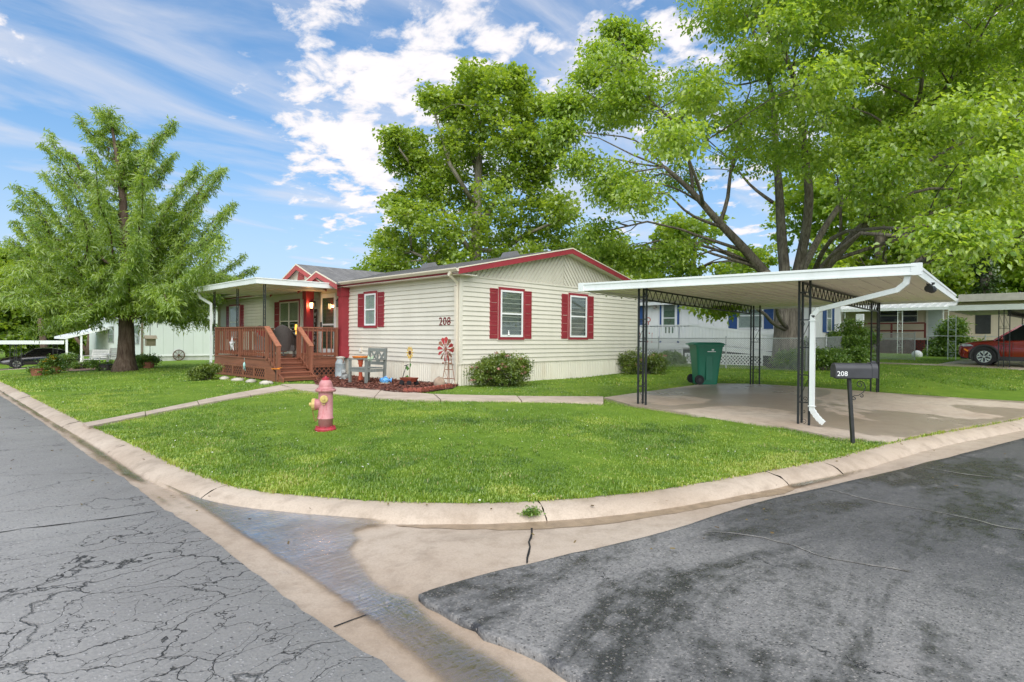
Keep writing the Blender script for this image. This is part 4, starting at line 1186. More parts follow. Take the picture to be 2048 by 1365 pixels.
# storm door
yd0, yd1 = 18.02, 19.05
b = MB(); dz0, dz1 = ZDK + 0.03, ZDK + 2.12
b.box((XD - 0.06, yd0, dz0), (XD - 0.012, yd0 + 0.11, dz1)); b.box((XD - 0.06, yd1 - 0.11, dz0), (XD - 0.012, yd1, dz1)); b.box((XD - 0.06, yd0 + 0.11, dz1 - 0.14), (XD - 0.012, yd1 - 0.11, dz1)); b.box((XD - 0.06, yd0 + 0.11, dz0), (XD - 0.012, yd1 - 0.11, dz0 + 0.2)); b.box((XD - 0.055, yd0 + 0.11, dz0 + 1.0), (XD - 0.014, yd1 - 0.11, dz0 + 1.06))
door = hb(b, 'door', WHITEP)
b = MB(); b.box((XD - 0.045, yd0 + 0.11, dz0 + 0.2), (XD - 0.04, yd1 - 0.11, dz1 - 0.14)); hb(b, 'pane', glass_mat('door_glass', 1.6, (0.6, 0.68, 0.62)), door)
b = MB(); b.box((XD - 0.022, yd0 + 0.1, dz0 + 0.1), (XD - 0.019, yd1 - 0.1, dz1 - 0.1)); hb(b, 'inner_door', paint('pale_inner_door', (0.45, 0.5, 0.47), 0.5), door)
b = MB(); b.box((XD - 0.035, yd0 - 0.09, dz0), (XD - 0.015, yd0 - 0.002, dz1 + 0.1)); b.box((XD - 0.035, yd1 + 0.002, dz0), (XD - 0.015, yd1 + 0.09, dz1 + 0.1)); b.box((XD - 0.035, yd0 - 0.002, dz1 + 0.002), (XD - 0.015, yd1 + 0.002, dz1 + 0.1)); hb(b, 'door_casing', CREAM2, door)
b = MB(); b.box((XD - 0.1, yd1 - 0.09, dz0 + 0.95), (XD - 0.06, yd1 - 0.05, dz0 + 1.12)); b.tube([(XD - 0.1, yd1 - 0.07, dz0 + 1.0), (XD - 0.1, yd1 - 0.16, dz0 + 1.0)], 0.012); hb(b, 'handle', IRON, door)

# lanterns
def lantern(root_parent, x, y, z, lit):
    b = MB(); b.box((x - 0.015, y - 0.05, z - 0.02), (x + 0.02, y + 0.05, z + 0.16)); b.tube([(x - 0.015, y, z + 0.1), (x - 0.06, y, z + 0.18), (x - 0.11, y, z + 0.15)], 0.01)
    c = (x - 0.11, y)
    b.lathe([(0.012, 0.16), (0.02, 0.14), (0.07, 0.10), (0.075, 0.09)], 8, (c[0], c[1], z)); 
    for s in range(4):
        a = math.pi / 4 + s * math.pi / 2; b.bar((c[0] + 0.06 * math.cos(a), c[1] + 0.06 * math.sin(a), z + 0.095), (c[0] + 0.05 * math.cos(a), c[1] + 0.05 * math.sin(a), z - 0.1), 0.012)
    b.lathe([(0.055, -0.12), (0.06, -0.10), (0.055, -0.095)], 8, (c[0], c[1], z))
    l = hb(b, 'wall_lantern', IRON)
    b = MB(); b.lathe([(0.04, -0.09), (0.052, 0.0), (0.055, 0.09)], 8, (c[0], c[1], z)); hb(b, 'lantern_glass', emit('lit_lantern', (1.0, 0.62, 0.28), 5.0) if lit else glass_mat('lantern_glass', 1.2, (0.6, 0.65, 0.62)), l)
    if lit:
        L = bpy.data.lights.new('lantern_bulb', 'POINT'); L.energy = 3.5; L.color = (1.0, 0.55, 0.22); L.shadow_soft_size = 0.05
        lo = bpy.data.objects.new('lantern_bulb', L); COL.objects.link(lo); lo.parent = l; lo.location = Vector((c[0] - 0.09, c[1] - 0.06, z)) - OFF[house]
pl_ = atX(622.5, 614, XD); lantern(house, 9.5, 19.08, pl_.z, True)
pl_ = atX(674, 608, XD); lantern(house, XD - 0.02, 17.72, pl_.z, False)
# house number and outlet
p = atX(891, 644, XF)
text('house_number', '208', 0.30, (XF - 0.024, p.y, p.z), (R(90), 0, R(-90)), paint('dark_red_numerals', (0.16, 0.015, 0.02), 0.4), house, 0.008, 0.001, space=1.12)
p = atX(723, 700, XF); b = MB(); b.box((XF - 0.05, p.y - 0.055, p.z - 0.075), (XF - 0.01, p.y + 0.055, p.z + 0.075)); o = hb(b, 'outlet_box', CREAM2); b = MB(); b.box((XF - 0.055, p.y - 0.035, p.z - 0.05), (XF - 0.0505, p.y + 0.035, p.z + 0.05)); hb(b, 'outlet_cover', WHITEP, o)
# ------------------------------------------------------------------ porch deck
XDK, YD0, YD1 = 6.92, 16.82, 21.1
gD = zg(7.5, 16.5)
deck = thing('deck', 'redwood stained porch deck with railings, lattice skirt and steps', 'porch', (XDK, YD0, gD))
def db_(mb, name, mat, parent=None, **k): return mb.build(name, mat, parent or deck, world=True, **k)
# floor boards run along Y
x = XDK - 0.03
while x < XF - 0.05:
    b = MB(); b.box((x, YD0 - 0.03, ZDK - 0.035), (min(x + 0.137, XF - 0.03), YD1, ZDK)); db_(b, 'floor_board', DECKY); x += 0.143
b = MB(); b.box((XDK, YD0 + 0.04, ZDK - 0.24), (XDK + 0.04, YD1, ZDK - 0.036)); db_(b, 'rim_board', DECKY)
b = MB(); b.box((XDK, YD0, ZDK - 0.24), (XF - 0.3, YD0 + 0.04, ZDK - 0.036)); db_(b, 'rim_board', DECKX)
b = MB(); b.box((XDK, YD1 - 0.04, ZDK - 0.24), (XF - 0.03, YD1 - 0.001, ZDK - 0.037)); db_(b, 'rim_board', DECKX)
# lattice panels
def lattice(p, q, z0, z1, mat, parent, pitch=0.105, w=0.027, frame=0.06, root_world=True, dep=None):
    p, q = Vector(p), Vector(q); L = (q - p).length; d = (q - p) / L; nrm = Vector((d.y, -d.x, 0))
    if dep is not None: nrm = Vector(dep)
    b = MB(); H = z1 - z0
    def P3(s, z, o): return p + d * s + Vector((0, 0, z)) + nrm * o
    for sgn in (1, -1):
        k = -int(H / pitch) - 2
        while k * pitch * 1.414 < L + H:
            s0 = k * pitch * 1.414
            a = (s0, 0.0) if sgn > 0 else (s0, H); e = (s0 + H, H) if sgn > 0 else (s0 + H, 0.0)
            # clip to 0..L
            t0 = max(0, (0 - a[0]) / H); t1 = min(1, (L - a[0]) / H)
            if t1 - t0 > 0.02:
                A = (a[0] + H * t0, a[1] + (e[1] - a[1]) * t0); B = (a[0] + H * t1, a[1] + (e[1] - a[1]) * t1)
                b.bar(P3(A[0], z0 + A[1], 0.004 * sgn), P3(B[0], z0 + B[1], 0.004 * sgn), 0.006, w, up=(0, 0, 1)) if False else b.hexa_bar(P3(A[0], z0 + A[1], 0.0), P3(B[0], z0 + B[1], 0.0), nrm, w, 0.007, 0.008 * (sgn > 0))
            k += 1
    o = b.build('lattice', mat, parent, world=True, kind='stuff')
    f = MB(); 
    f.hexa_bar(P3(0, z0 + frame / 2, 0), P3(L, z0 + frame / 2, 0), nrm, frame, 0.012, 0.016); f.hexa_bar(P3(0, z1 - frame / 2, 0), P3(L, z1 - frame / 2, 0), nrm, frame, 0.012, 0.016)
    for s in (frame / 2, L - frame / 2): f.hexa_bar(P3(s, z0 + frame, 0), P3(s, z1 - frame, 0), nrm, frame, 0.012, 0.016)
    f.build('lattice_frame', mat, parent, world=True)
    return o
def hexa_bar(s, a, c, nrm, w, t, off):
    a, c, nrm = Vector(a), Vector(c), Vector(nrm); d = (c - a).normalized(); side = d.cross(nrm).normalized() * (w / 2); o = nrm * off; e = nrm * t
    return s.hexa([a - side + o, a + side + o, c + side + o, c - side + o, a - side + o + e, a + side + o + e, c + side + o + e, c - side + o + e])
MB.hexa_bar = hexa_bar
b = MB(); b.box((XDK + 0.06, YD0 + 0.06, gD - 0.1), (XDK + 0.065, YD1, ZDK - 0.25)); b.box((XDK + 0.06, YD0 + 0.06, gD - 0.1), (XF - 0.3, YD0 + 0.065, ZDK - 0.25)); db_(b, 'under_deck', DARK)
nP = 5; yy = np.linspace(YD0 + 0.02, YD1, nP + 1)
for i in range(nP):
    zl_ = min(zg(XDK, yy[i]), zg(XDK, yy[i + 1])) + 0.03
    lattice((XDK + 0.01, yy[i], 0), (XDK + 0.01, yy[i + 1] - 0.005, 0), zl_, ZDK - 0.245, DECKW, deck, dep=(-1, 0, 0))
lattice((7.86, YD0 + 0.01, 0), (9.2, YD0 + 0.01, 0), gD + 0.03, ZDK - 0.245, DECKW, deck, dep=(0, -1, 0))
# rails
RH = 0.92
def rail_run(p, q, nb, dirn, posts=True):
    p, q = Vector(p), Vector(q); d = (q - p); L = d.length; d /= L
    mt = DECKY if abs(d.y) > abs(d.x) else DECKX
    up = Vector((0, 0, 1)); nrm = Vector(dirn)
    b = MB(); b.bar(p + up * RH, q + up * RH, 0.13, 0.035); db_(b, 'top_rail', mt)
    b = MB(); b.bar(p + up * (RH - 0.07) + nrm * 0.0, q + up * (RH - 0.07), 0.035, 0.085); db_(b, 'sub_rail', mt)
    b = MB(); b.bar(p + up * 0.11, q + up * 0.11, 0.035, 0.085); db_(b, 'bottom_rail', mt)
    for i in range(nb):
        s = L * (i + 0.5) / nb; c = p + d * s + nrm * 0.037
        b = MB(); b.box((c.x - 0.015, c.y - 0.015, c.z + 0.05), (c.x + 0.015, c.y + 0.015, c.z + RH - 0.02)); db_(b, 'baluster', DECKW)
    return
zP = ZDK
rail_run((XDK + 0.05, YD0 + 0.02, zP), (XDK + 0.05, YD1, zP), 25, (-1, 0, 0))
rail_run((7.95, YD0 + 0.05, zP), (9.18, YD0 + 0.05, zP), 8, (0, -1, 0))
rail_run((XDK + 0.05, YD1 - 0.05, zP), (9.4, YD1 - 0.05, zP), 14, (0, 1, 0))
for (x, y) in ((XDK + 0.05, YD0 + 0.05), (XDK + 0.05, 18.95), (XDK + 0.05, YD1 - 0.05), (7.9, YD0 + 0.05), (9.13, YD0 + 0.05)):
    b = MB(); b.box((x - 0.045, y - 0.045, zP - 0.25), (x + 0.045, y + 0.045, zP + RH - 0.02)); db_(b, 'post', DECKW)
# steps: four treads running along X, descending towards -Y
SX0, SX1 = 6.9, 7.88
nS = 4; rise = (ZDK - gD - 0.03) / (nS + 1); run = 0.285
for k in range(nS):
    z = ZDK - (k + 1) * rise; y1 = YD0 - k * run; y0 = y1 - run
    xo = 0.0 if k < 2 else -0.0
    b = MB(); b.box((SX0 + 0.03, y0 - 0.025, z - 0.038), (SX1 + (0.05 if k >= 2 else 0.0), y1 + 0.0, z)); db_(b, 'tread', DECKX)
    b = MB(); b.box((SX0 + 0.03, y0 + 0.02, z - rise + 0.006), (SX1 - 0.02, y0 + 0.04, z - 0.04)); db_(b, 'riser', DECKX)
for x in (SX0 - 0.01, SX1 - 0.03):
    b = MB(); yb = YD0 - nS * run
    b.extr([(x, YD0, ZDK - 0.04), (x, YD0, gD - 0.03), (x, yb - 0.02, gD - 0.03), (x, yb - 0.02, gD + rise * 0.9)], (0.038, 0, 0)); db_(b, 'stringer', DECKY)
    # sloping hand rail, foot post and two balusters
    top = Vector((x + 0.02, YD0 - 0.03, ZDK + RH)); bot = Vector((x + 0.02, YD0 - 0.86, ZDK + 0.36))
    b = MB(); b.bar(top, bot, 0.14, 0.04, up=(0, 0, 1)); db_(b, 'hand_rail', wood('worn_hand_rail', (0.36, 0.14, 0.075), 0.5, 'Y'))
    b = MB(); lo0 = Vector((x + 0.02, YD0 - 0.05, ZDK + 0.05)); lo1 = Vector((x + 0.02, YD0 - 0.9, ZDK - 0.46)); b.bar(lo0, lo1, 0.04, 0.09); db_(b, 'lower_rail', DECKY)
    for t in (0.18, 0.4, 0.62, 0.82):
        y = YD0 - 0.86 * t; zt = ZDK + RH - (RH - 0.36) * t; zb0 = ZDK + 0.05 - 0.51 * t
        b = MB(); b.box((x - 0.0, y - 0.018, zb0 - 0.05), (x + 0.04, y + 0.018, zt - 0.02)); db_(b, 'baluster', DECKW)
    y = YD0 - 0.83; b = MB(); b.box((x - 0.025, y - 0.045, gD + 0.05), (x + 0.065, y + 0.045, ZDK + 0.36)); db_(b, 'post', DECKW)

# ------------------------------------------------------------------ porch awning
XA0, XA1, YA0, YA1 = 6.72, 9.24, 17.08, 22.6
ZA0, ZA1 = 3.02, 3.19
aw = thing('porch_awning', 'white flat aluminium porch roof on scrolled black iron posts', 'awning', (XA0, YA0, ZDK))
def ab(mb, name, mat, parent=None, **k): return mb.build(name, mat, parent or aw, world=True, **k)
b = MB(); b.box((XA0 + 0.03, YA0 + 0.03, ZA0 + 0.03), (XA1, YA1 - 0.03, ZA1 - 0.03)); pan = ab(b, 'roof_pan', SOFFIT)
for k in range(8):   # pan ribs below
    x = XA0 + 0.2 + k * 0.3
    b = MB(); b.box((x, YA0 + 0.035, ZA0 + 0.015), (x + 0.03, YA1 - 0.035, ZA0 + 0.031)); ab(b, 'pan_rib', SOFFIT, pan)
b = MB(); b.box((XA0, YA0, ZA0), (XA0 + 0.03, YA1, ZA1)); b.box((XA0 - 0.02, YA0 - 0.02, ZA1 - 0.025), (XA0, YA1, ZA1 + 0.004)); ab(b, 'fascia', WHITEM)
b = MB(); b.box((XA0 + 0.03, YA0, ZA0), (XA1, YA0 + 0.03, ZA1)); b.box((XA0, YA0 - 0.02, ZA1 - 0.025), (XA1, YA0, ZA1 + 0.004)); ab(b, 'fascia', WHITEM)
b = MB(); b.box((XA0 + 0.03, YA1 - 0.03, ZA0), (XA1, YA1, ZA1)); ab(b, 'fascia', WHITEM)
b = MB()
for p, q in (((XA0 + 0.08, YA1 - 0.12, ZA0), (XA0 + 0.1, YA1 - 0.4, ZA0 - 0.22)), ((XA0 + 0.1, YA1 - 0.4, ZA0 - 0.2), (XA0 + 0.12, YD1 + 0.12, ZA0 - 0.45)), ((XA0 + 0.12, YD1 + 0.12, ZA0 - 0.43), (XA0 + 0.12, YD1 + 0.12, gD - 0.05))): b.bar(p, q, 0.07, 0.06, up=(1, 0, 0))
ab(b, 'downspout', WHITEM)
def scroll(c, r0, turns, ax1, ax2, n=14, a0=0.0, sgn=1):
    c = Vector(c); ax1 = Vector(ax1); ax2 = Vector(ax2); pts = []
    for i in range(n + 1):
        t = i / n; r = r0 * (1 - 0.72 * t); a = a0 + sgn * turns * 2 * math.pi * t; pts.append(c + ax1 * (r * math.cos(a)) + ax2 * (r * math.sin(a)))
    return pts
def iron_panel(root, p, d, w, z0, z1, mat=IRON, rungs=4, bar=0.026, fine=True, legs=(0, 1), nm='leg', dense=False):
    """flat ornamental post panel: two uprights w apart along d, rungs and scrolls between"""
    p, d = Vector(p), Vector(d); up = Vector((0, 0, 1)); H = z1 - z0
    for k in legs:
        c = p + d * (w * k); b = MB(); b.bar(c + up * z0, c + up * z1, bar, bar, up=d); b.build(nm, mat, root, world=True)
    for i in range(rungs + 1):
        b = MB(); z = z0 + H * (0.16 + 0.76 * i / rungs); b.bar(p + up * z, p + d * w + up * z, bar * 0.55, bar * 0.55); b.build('rung', mat, root, world=True)
    if not fine: return
    b = MB(); r = w * 0.25
    for i in range(rungs):
        if i % 2 and not dense: continue
        za = z0 + H * (0.16 + 0.76 * i / rungs); zb2 = z0 + H * (0.16 + 0.76 * (i + 1) / rungs)
        m_ = p + d * (w / 2)
        b.tube(scroll(m_ + up * (za + r * 1.5) + d * (w * 0.12), r, 1.2, d, up, 12, -1.6), 0.0045, 4)
        b.tube(scroll(m_ + up * (zb2 - r * 1.5) - d * (w * 0.12), r, 1.2, -d, -up, 12, -1.6), 0.0045, 4)
        b.tube([p + d * (w * 0.08) + up * (za + 0.06), m_ + up * ((za + zb2) / 2), p + d * (w * 0.92) + up * (zb2 - 0.06)], 0.005, 4)
    m_ = p + d * (w / 2)
    b.tube(scroll(m_ + up * (z0 + r * 1.8), r * 1.1, 1.2, d, up, 12, -1.6), 0.0045, 4)
    b.tube(scroll(m_ + up * (z0 + H * 0.1), r, 1.0, -d, -up, 12, -1.2), 0.0045, 4)
    b.build('scrollwork', mat, root, world=True, kind='stuff')
for (px, z0_) in ((429, ZDK), (475, ZDK), (529, ZDK)):
    y = atX(px, 640, XDK + 0.12).y
    iron_panel(aw, (XDK + 0.12, y - 0.06, 0), (0, 1, 0), 0.13, ZDK, ZA0, rungs=5, bar=0.024, dense=True)

# ------------------------------------------------------------------ things on and around the porch
WICK = paint('brown_wicker', (0.06, 0.05, 0.045), 0.6, 0.5, 60, bump=0.6, bscale=120)
WICK2 = paint('grey_wicker', (0.17, 0.165, 0.16), 0.65, 0.5, 50, bump=0.6, bscale=120)
REDC = paint('red_cushion', (0.30, 0.02, 0.03), 0.85, 0.15, 8)
def wicker_chair(loc, rz, label, cushion, dark):
    t = thing('wicker_chair', label, 'chair', loc, rz, 'porch armchairs')
    mt = WICK if dark else WICK2
    # curved barrel back and sides; chair faces local -Y
    b = MB(); n = 15; vs = []
    for i in range(n):
        a = math.pi * (i / (n - 1)) ; x = 0.34 * math.cos(a); y = 0.05 + 0.33 * math.sin(a) - 0.33 * (abs(math.cos(a)) ** 6) * 0.6
        hgt = 0.62 + 0.34 * math.sin(a) ** 2.2
        lean = 0.10 * math.sin(a)
        vs += [(x, y, 0.20), (x * 1.12, y + lean, hgt), (x * 1.02, y + lean - 0.045, hgt), (x * 0.9, y - 0.05, 0.20)]
    fs = []
    for i in range(n - 1):
        o = 4 * i
        fs += [(o, o + 4, o + 5, o + 1), (o + 1, o + 5, o + 6, o + 2), (o + 2, o + 6, o + 7, o + 3), (o + 3, o + 7, o + 4, o)]
    fs += [(0, 1, 2, 3), tuple(4 * (n - 1) + k for k in (3, 2, 1, 0))]
    b.add(vs, fs); b.build('backrest', mt, t, smooth=False)
    b = MB(); b.tube([(0.36 * math.cos(a), 0.08 + 0.36 * math.sin(a), 0.63 + 0.34 * math.sin(a) ** 2.2) for a in np.linspace(0, math.pi, 15)], 0.022, 6); b.build('rim', mt, t, smooth=True)
    b = MB(); b.box((-0.33, -0.33, 0.2), (0.33, 0.3, 0.38)); b.build('seat', mt, t)
    b = MB(); b.box((-0.29, -0.32, 0.381), (0.29, 0.22, 0.47)); c = b.build('cushion', cushion, t)
    md = c.modifiers.new('soft', 'BEVEL'); md.width = 0.035; md.segments = 2
    b = MB(); b.hexa([(-0.27, 0.17, 0.46), (0.27, 0.17, 0.46), (0.27, 0.27, 0.46), (-0.27, 0.27, 0.46), (-0.25, 0.25, 0.88), (0.25, 0.25, 0.88), (0.25, 0.33, 0.88), (-0.25, 0.33, 0.88)]); c = b.build('back_cushion', cushion, t)
    md = c.modifiers.new('soft', 'BEVEL'); md.width = 0.03; md.segments = 2
    for sx in (-1, 1):
        b = MB(); b.tube([(sx * 0.3, -0.42, 0.05), (sx * 0.3, -0.2, 0.0), (sx * 0.3, 0.15, 0.0), (sx * 0.3, 0.42, 0.06)], 0.02, 6); b.build('rocker', mt, t)
        for sy in (-0.28, 0.26): b = MB(); b.tube([(sx * 0.3, sy, 0.02), (sx * 0.3, sy, 0.22)], 0.022, 6); b.build('leg', mt, t)
    return t
wicker_chair((7.75, 17.55, ZDK), R(150), 'dark wicker rocking chair turned away at the top of the steps', paint('tan_cushion', (0.35, 0.3, 0.25), 0.9), True)
wicker_chair((7.75, 18.6, ZDK), R(20), 'wicker chair with bright red cushions behind the porch railing', REDC, False)
# welcome board
pw = atX(631, 650, XD - 0.06)
t = thing('welcome_sign', 'tall narrow wooden WELCOME board leaning beside the front door', 'sign', (XD - 0.1, pw.y, ZDK))
b = MB(); b.hexa([(-0.02, -0.09, 0.0), (0.0, -0.09, 0.0), (0.0, 0.09, 0.0), (-0.02, 0.09, 0.0), (0.03, -0.09, 1.62), (0.05, -0.09, 1.62), (0.05, 0.09, 1.62), (0.03, 0.09, 1.62)]); b.build('board', wood('dark_sign_board', (0.06, 0.03, 0.018), 0.6, 'Z'), t)
for i, ch in enumerate('WELCOME'):
    z = 1.42 - i * 0.205; text('letter', ch, 0.19, Vector((XD - 0.1, pw.y, ZDK)) + Vector((-0.024 + 0.031 * z, 0, z)), (R(90), 0, R(-90)), WHITEP, t, 0.002, 0.004)
# barn star on the rail
ps = atX(465, 689, XDK - 0.02)
t = thing('barn_star', 'weathered white metal barn star hung on the porch balusters', 'ornament', (XDK - 0.03, ps.y, ps.z))
b = MB(); vs = [(-0.07, 0, 0)]
for i in range(10):
    r = 0.27 if i % 2 == 0 else 0.10; a = math.pi / 2 + i * math.pi / 5; vs.append((0, r * math.cos(a), r * math.sin(a)))
b.add(vs, [(0, 1 + i, 1 + (i + 1) % 10) for i in range(10)] + [tuple(range(10, 0, -1))]); b.build('star', paint('weathered_star', (0.46, 0.45, 0.44), 0.5, 0.5, 14), t)
# hanging chime and dragonfly stake
pc = atX(488, 733, XDK - 0.05)
t = thing('wind_chime', 'pale turquoise chime hanging from the deck edge over the lattice', 'ornament', (XDK - 0.04, pc.y, pc.z - 0.2))
b = MB(); b.tube([(0, 0, 0.32), (0, 0, 0.46)], 0.004, 4); b.lathe([(0.02, 0.18), (0.04, 0.22), (0.035, 0.28), (0.01, 0.33)], 8); b.build('float', paint('turquoise_glass', (0.35, 0.62, 0.60), 0.15), t, smooth=True)
b = MB()
for k in range(4): a = k * 1.57; b.tube([(0.025 * math.cos(a), 0.025 * math.sin(a), 0.2), (0.025 * math.cos(a), 0.025 * math.sin(a), 0.05 + 0.03 * k)], 0.006, 5)
b.build('tube', paint('turquoise_glass', (0.35, 0.62, 0.60), 0.15), t)
pd = atY(551, 740, 15.75)
t = thing('dragonfly_stake', 'orange dragonfly garden stake left of the porch steps', 'ornament', (pd.x, pd.y, zg(pd.x, pd.y)))
hz = pd.z - zg(pd.x, pd.y)
ORG = paint('orange_enamel', (0.75, 0.24, 0.02), 0.4)
b = MB(); b.tube([(0, 0, -0.05), (0, 0, hz)], 0.006, 5); b.build('stake', IRON, t)
b = MB(); b.tube([(-0.06, 0.12, hz + 0.02), (0.06, -0.12, hz + 0.03)], [0.008, 0.02], 6); b.build('body', ORG, t)
for s in (-1, 1):
    for k, an in ((0, 0.35), (1, -0.25)):
        b = MB(); c = Vector((0.02, -0.04, hz + 0.035)); d = Vector((math.cos(an) * 0.9, 0.45, 0.25 * s * 0.3)) * (s * 0.24)
        pr = Vector((0.3, -1, 0)).normalized() * 0.035
        b.add([c, c + d * 0.55 + pr, c + d, c + d * 0.55 - pr, c + Vector((0, 0, .004)), c + d * 0.55 + pr + Vector((0, 0, .004)), c + d + Vector((0, 0, .004)), c + d * 0.55 - pr + Vector((0, 0, .004))], [(0, 1, 2, 3), (7, 6, 5, 4), (0, 1, 5, 4), (1, 2, 6, 5), (2, 3, 7, 6), (3, 0, 4, 7)]); b.build('wing', ORG, t)
# edging stones beneath the deck
STONE = paint('pale_field_stone', (0.42, 0.39, 0.33), 0.85, 0.3, 6, bump=0.5, bscale=20)
for i, (px, py, lab) in enumerate(((449, 759, 'furthest left of the pale stones edging the porch lattice'), (475, 762, 'second pale stone from the left along the porch lattice'), (502, 765, 'third pale stone from the left along the porch lattice'), (533, 768, 'pale stone at the foot of the porch corner post'))):
    p = atG(px, py); b = MB(); b.ball((0, 0, 0.02), 0.17, 9, 6, (0.8, 1.1, 0.42)); b.v = [(x + random.uniform(-.02, .02), y + random.uniform(-.02, .02), z + random.uniform(-.01, .01)) for x, y, z in b.v]
    o = b.build('edging_stone', STONE, None, smooth=True); o.location = (p.x, p.y, p.z); o.rotation_euler = (0, 0, i * 1.3); tag(o, lab, 'stone', 'stones along the porch')
# ------------------------------------------------------------------ carport
pFL, pFR, pBL, pBR = atG(1276, 808, .03), atG(1596, 848, .03), atG(1506, 768, .03), atG(1757, 784, .03)
cFL0 = atX(1162, 567, pFL.x - 0.38); cFR0 = atX(1833, 527, pFR.x - 0.42)
zFL, zFR = cFL0.z, cFR0.z
XB_ = (pBL.x + pBR.x) / 2 + 0.45
cBR = atX(1912, 575, XB_)
cBL = Vector((XB_, cFL0.y + 0.1, zFL - 0.10)); cBR.z = min(cBR.z, zFR - 0.02)
TK = 0.155
cport = thing('carport', 'white flat roofed carport on scrolled black iron posts over the driveway', 'carport', (pFL.x, pFL.y, pFL.z))
def cb(mb, name, mat, parent=None, **k): return mb.build(name, mat, parent or cport, world=True, **k)
C = [Vector(c) for c in (cFL0, cFR0, cBR, cBL)]     # top corners
dn = Vector((0, 0, -1))
ctr = sum(C, Vector()) / 4
def ins(c, k): return c + (Vector((ctr.x, ctr.y, c.z)) - c).normalized() * k
I = [ins(c, 0.06) for c in C]
b = MB(); b.hexa([i + dn * (TK - 0.05) for i in I] + [i + dn * 0.03 for i in I]); pan = cb(b, 'roof_pan', SOFFIT)
for k in range(1, 20):
    t = k / 20.0
    a_ = I[0].lerp(I[1], t) + dn * (TK - 0.052); c_ = I[3].lerp(I[2], t) + dn * (TK - 0.052)
    b = MB(); b.bar(a_, c_, 0.03, 0.02); cb(b, 'pan_rib', SOFFIT, pan)
for i in range(4):
    a_, c_ = C[i], C[(i + 1) % 4]; d = (c_ - a_).normalized(); nrm = Vector((d.y, -d.x, 0))
    if nrm.dot(a_ - ctr) < 0: nrm = -nrm
    b = MB(); b.add([a_, c_, c_ + dn * TK, a_ + dn * TK, a_ - nrm * 0.03, c_ - nrm * 0.03, c_ + dn * TK - nrm * 0.03, a_ + dn * TK - nrm * 0.03], [(0, 1, 2, 3), (7, 6, 5, 4), (0, 4, 5, 1), (1, 5, 6, 2), (2, 6, 7, 3), (3, 7, 4, 0)])
    # rolled top lip and lower hem
    f = cb(b, 'fascia', WHITEM)
    b = MB(); b.bar(a_ + nrm * 0.006 + dn * 0.018, c_ + nrm * 0.006 + dn * 0.018, 0.016, 0.036); b.bar(a_ + nrm * 0.004 + dn * (TK - 0.012), c_ + nrm * 0.004 + dn * (TK - 0.012), 0.012, 0.024); cb(b, 'fascia_lip', WHITEM, f)
# corner caps
for c in (C[0], C[1]):
    b = MB(); s = 0.035; b.box((c.x - 0.012, c.y - 0.06, c.z - TK - 0.004), (c.x + 0.06, c.y + 0.06, c.z + 0.006)); cb(b, 'corner_cap', WHITEM)
# posts: three uprights in an L
def ztop(x, y):
    u = (x - C[0].x) / (C[3].x - C[0].x); v = (y - C[1].y) / (C[0].y - C[1].y)
    f = C[1].z + (C[0].z - C[1].z) * v; k = C[2].z + (C[3].z - C[2].z) * v
    return f + (k - f) * u - TK + 0.045
PW = 0.165
for p, sx, sy in ((pFL, 1, -1), (pFR, 1, -1), (pBL, -1, -1), (pBR, -1, 1)):
    z1 = ztop(p.x, p.y)
    iron_panel(cport, (p.x, p.y, 0), (0, sy, 0), PW, p.z - 0.02, z1, rungs=4, bar=0.03)
    iron_panel(cport, (p.x, p.y, 0), (sx, 0, 0), PW, p.z - 0.02, z1, rungs=4, bar=0.03, legs=(1,), fine=False)
# zigzag trusses
for a_, c_ in ((pFL, pBL), (pFR, pBR)):
    A = Vector((a_.x + PW, a_.y, ztop(a_.x, a_.y) - 0.02)); B = Vector((c_.x - PW, c_.y, ztop(c_.x, c_.y) - 0.02)); H = 0.2
    b = MB(); b.bar(A, B, 0.03, 0.028); tr_ = cb(b, 'truss_chord', IRON); b = MB(); b.bar(A - Vector((0, 0, H)), B - Vector((0, 0, H)), 0.03, 0.028); cb(b, 'truss_chord', IRON)
    n_ = 24; b = MB()
    for k in range(n_):
        p0 = A.lerp(B, k / n_); p1 = A.lerp(B, (k + 0.5) / n_) - Vector((0, 0, H)); p2 = A.lerp(B, (k + 1) / n_)
        b.tube([p0, p1, p2], 0.0075, 5)
    cb(b, 'truss_web', IRON)
# downspout along the underside to the front post, then down
x_, y_ = C[1].x + 0.05, C[1].y + 0.1
zz = C[1].z - TK
py_ = pFR.y - PW - 0.05; px_ = pFR.x - 0.03
pts = [(x_, y_, zz + 0.02), (x_ + 0.02, y_ + 0.03, zz - 0.10), (x_ + 0.05, y_ + 0.14, zz - 0.19), (px_, py_ - 0.09, zz - 0.42), (px_, py_, zz - 0.52), (px_, py_, pFR.z + 0.24)]
b = MB()
for p, q in zip(pts[:-1], pts[1:]):
    d = (Vector(q) - Vector(p)).normalized(); b.bar(Vector(p) - d * 0.01, Vector(q) + d * 0.01, 0.07, 0.055, up=(1, 0, 0))
ds = cb(b, 'downspout', WHITEM)
b = MB(); e0 = Vector((px_, py_, pFR.z + 0.26)); e1 = Vector((px_ + 0.01, py_ - 0.07, pFR.z + 0.12)); e2 = Vector((px_ + 0.02, py_ - 0.17, pFR.z + 0.05))
for k in range(9):
    t = k / 9; t2 = (k + 1) / 9
    P_ = lambda t: (e0 * (1 - t) ** 2 + e1 * 2 * t * (1 - t) + e2 * t * t)
    b.bar(P_(t), P_(t2), 0.078 if k % 2 else 0.07, 0.062 if k % 2 else 0.055, up=(1, 0, 0))
cb(b, 'spout_elbow', WHITEM, ds)
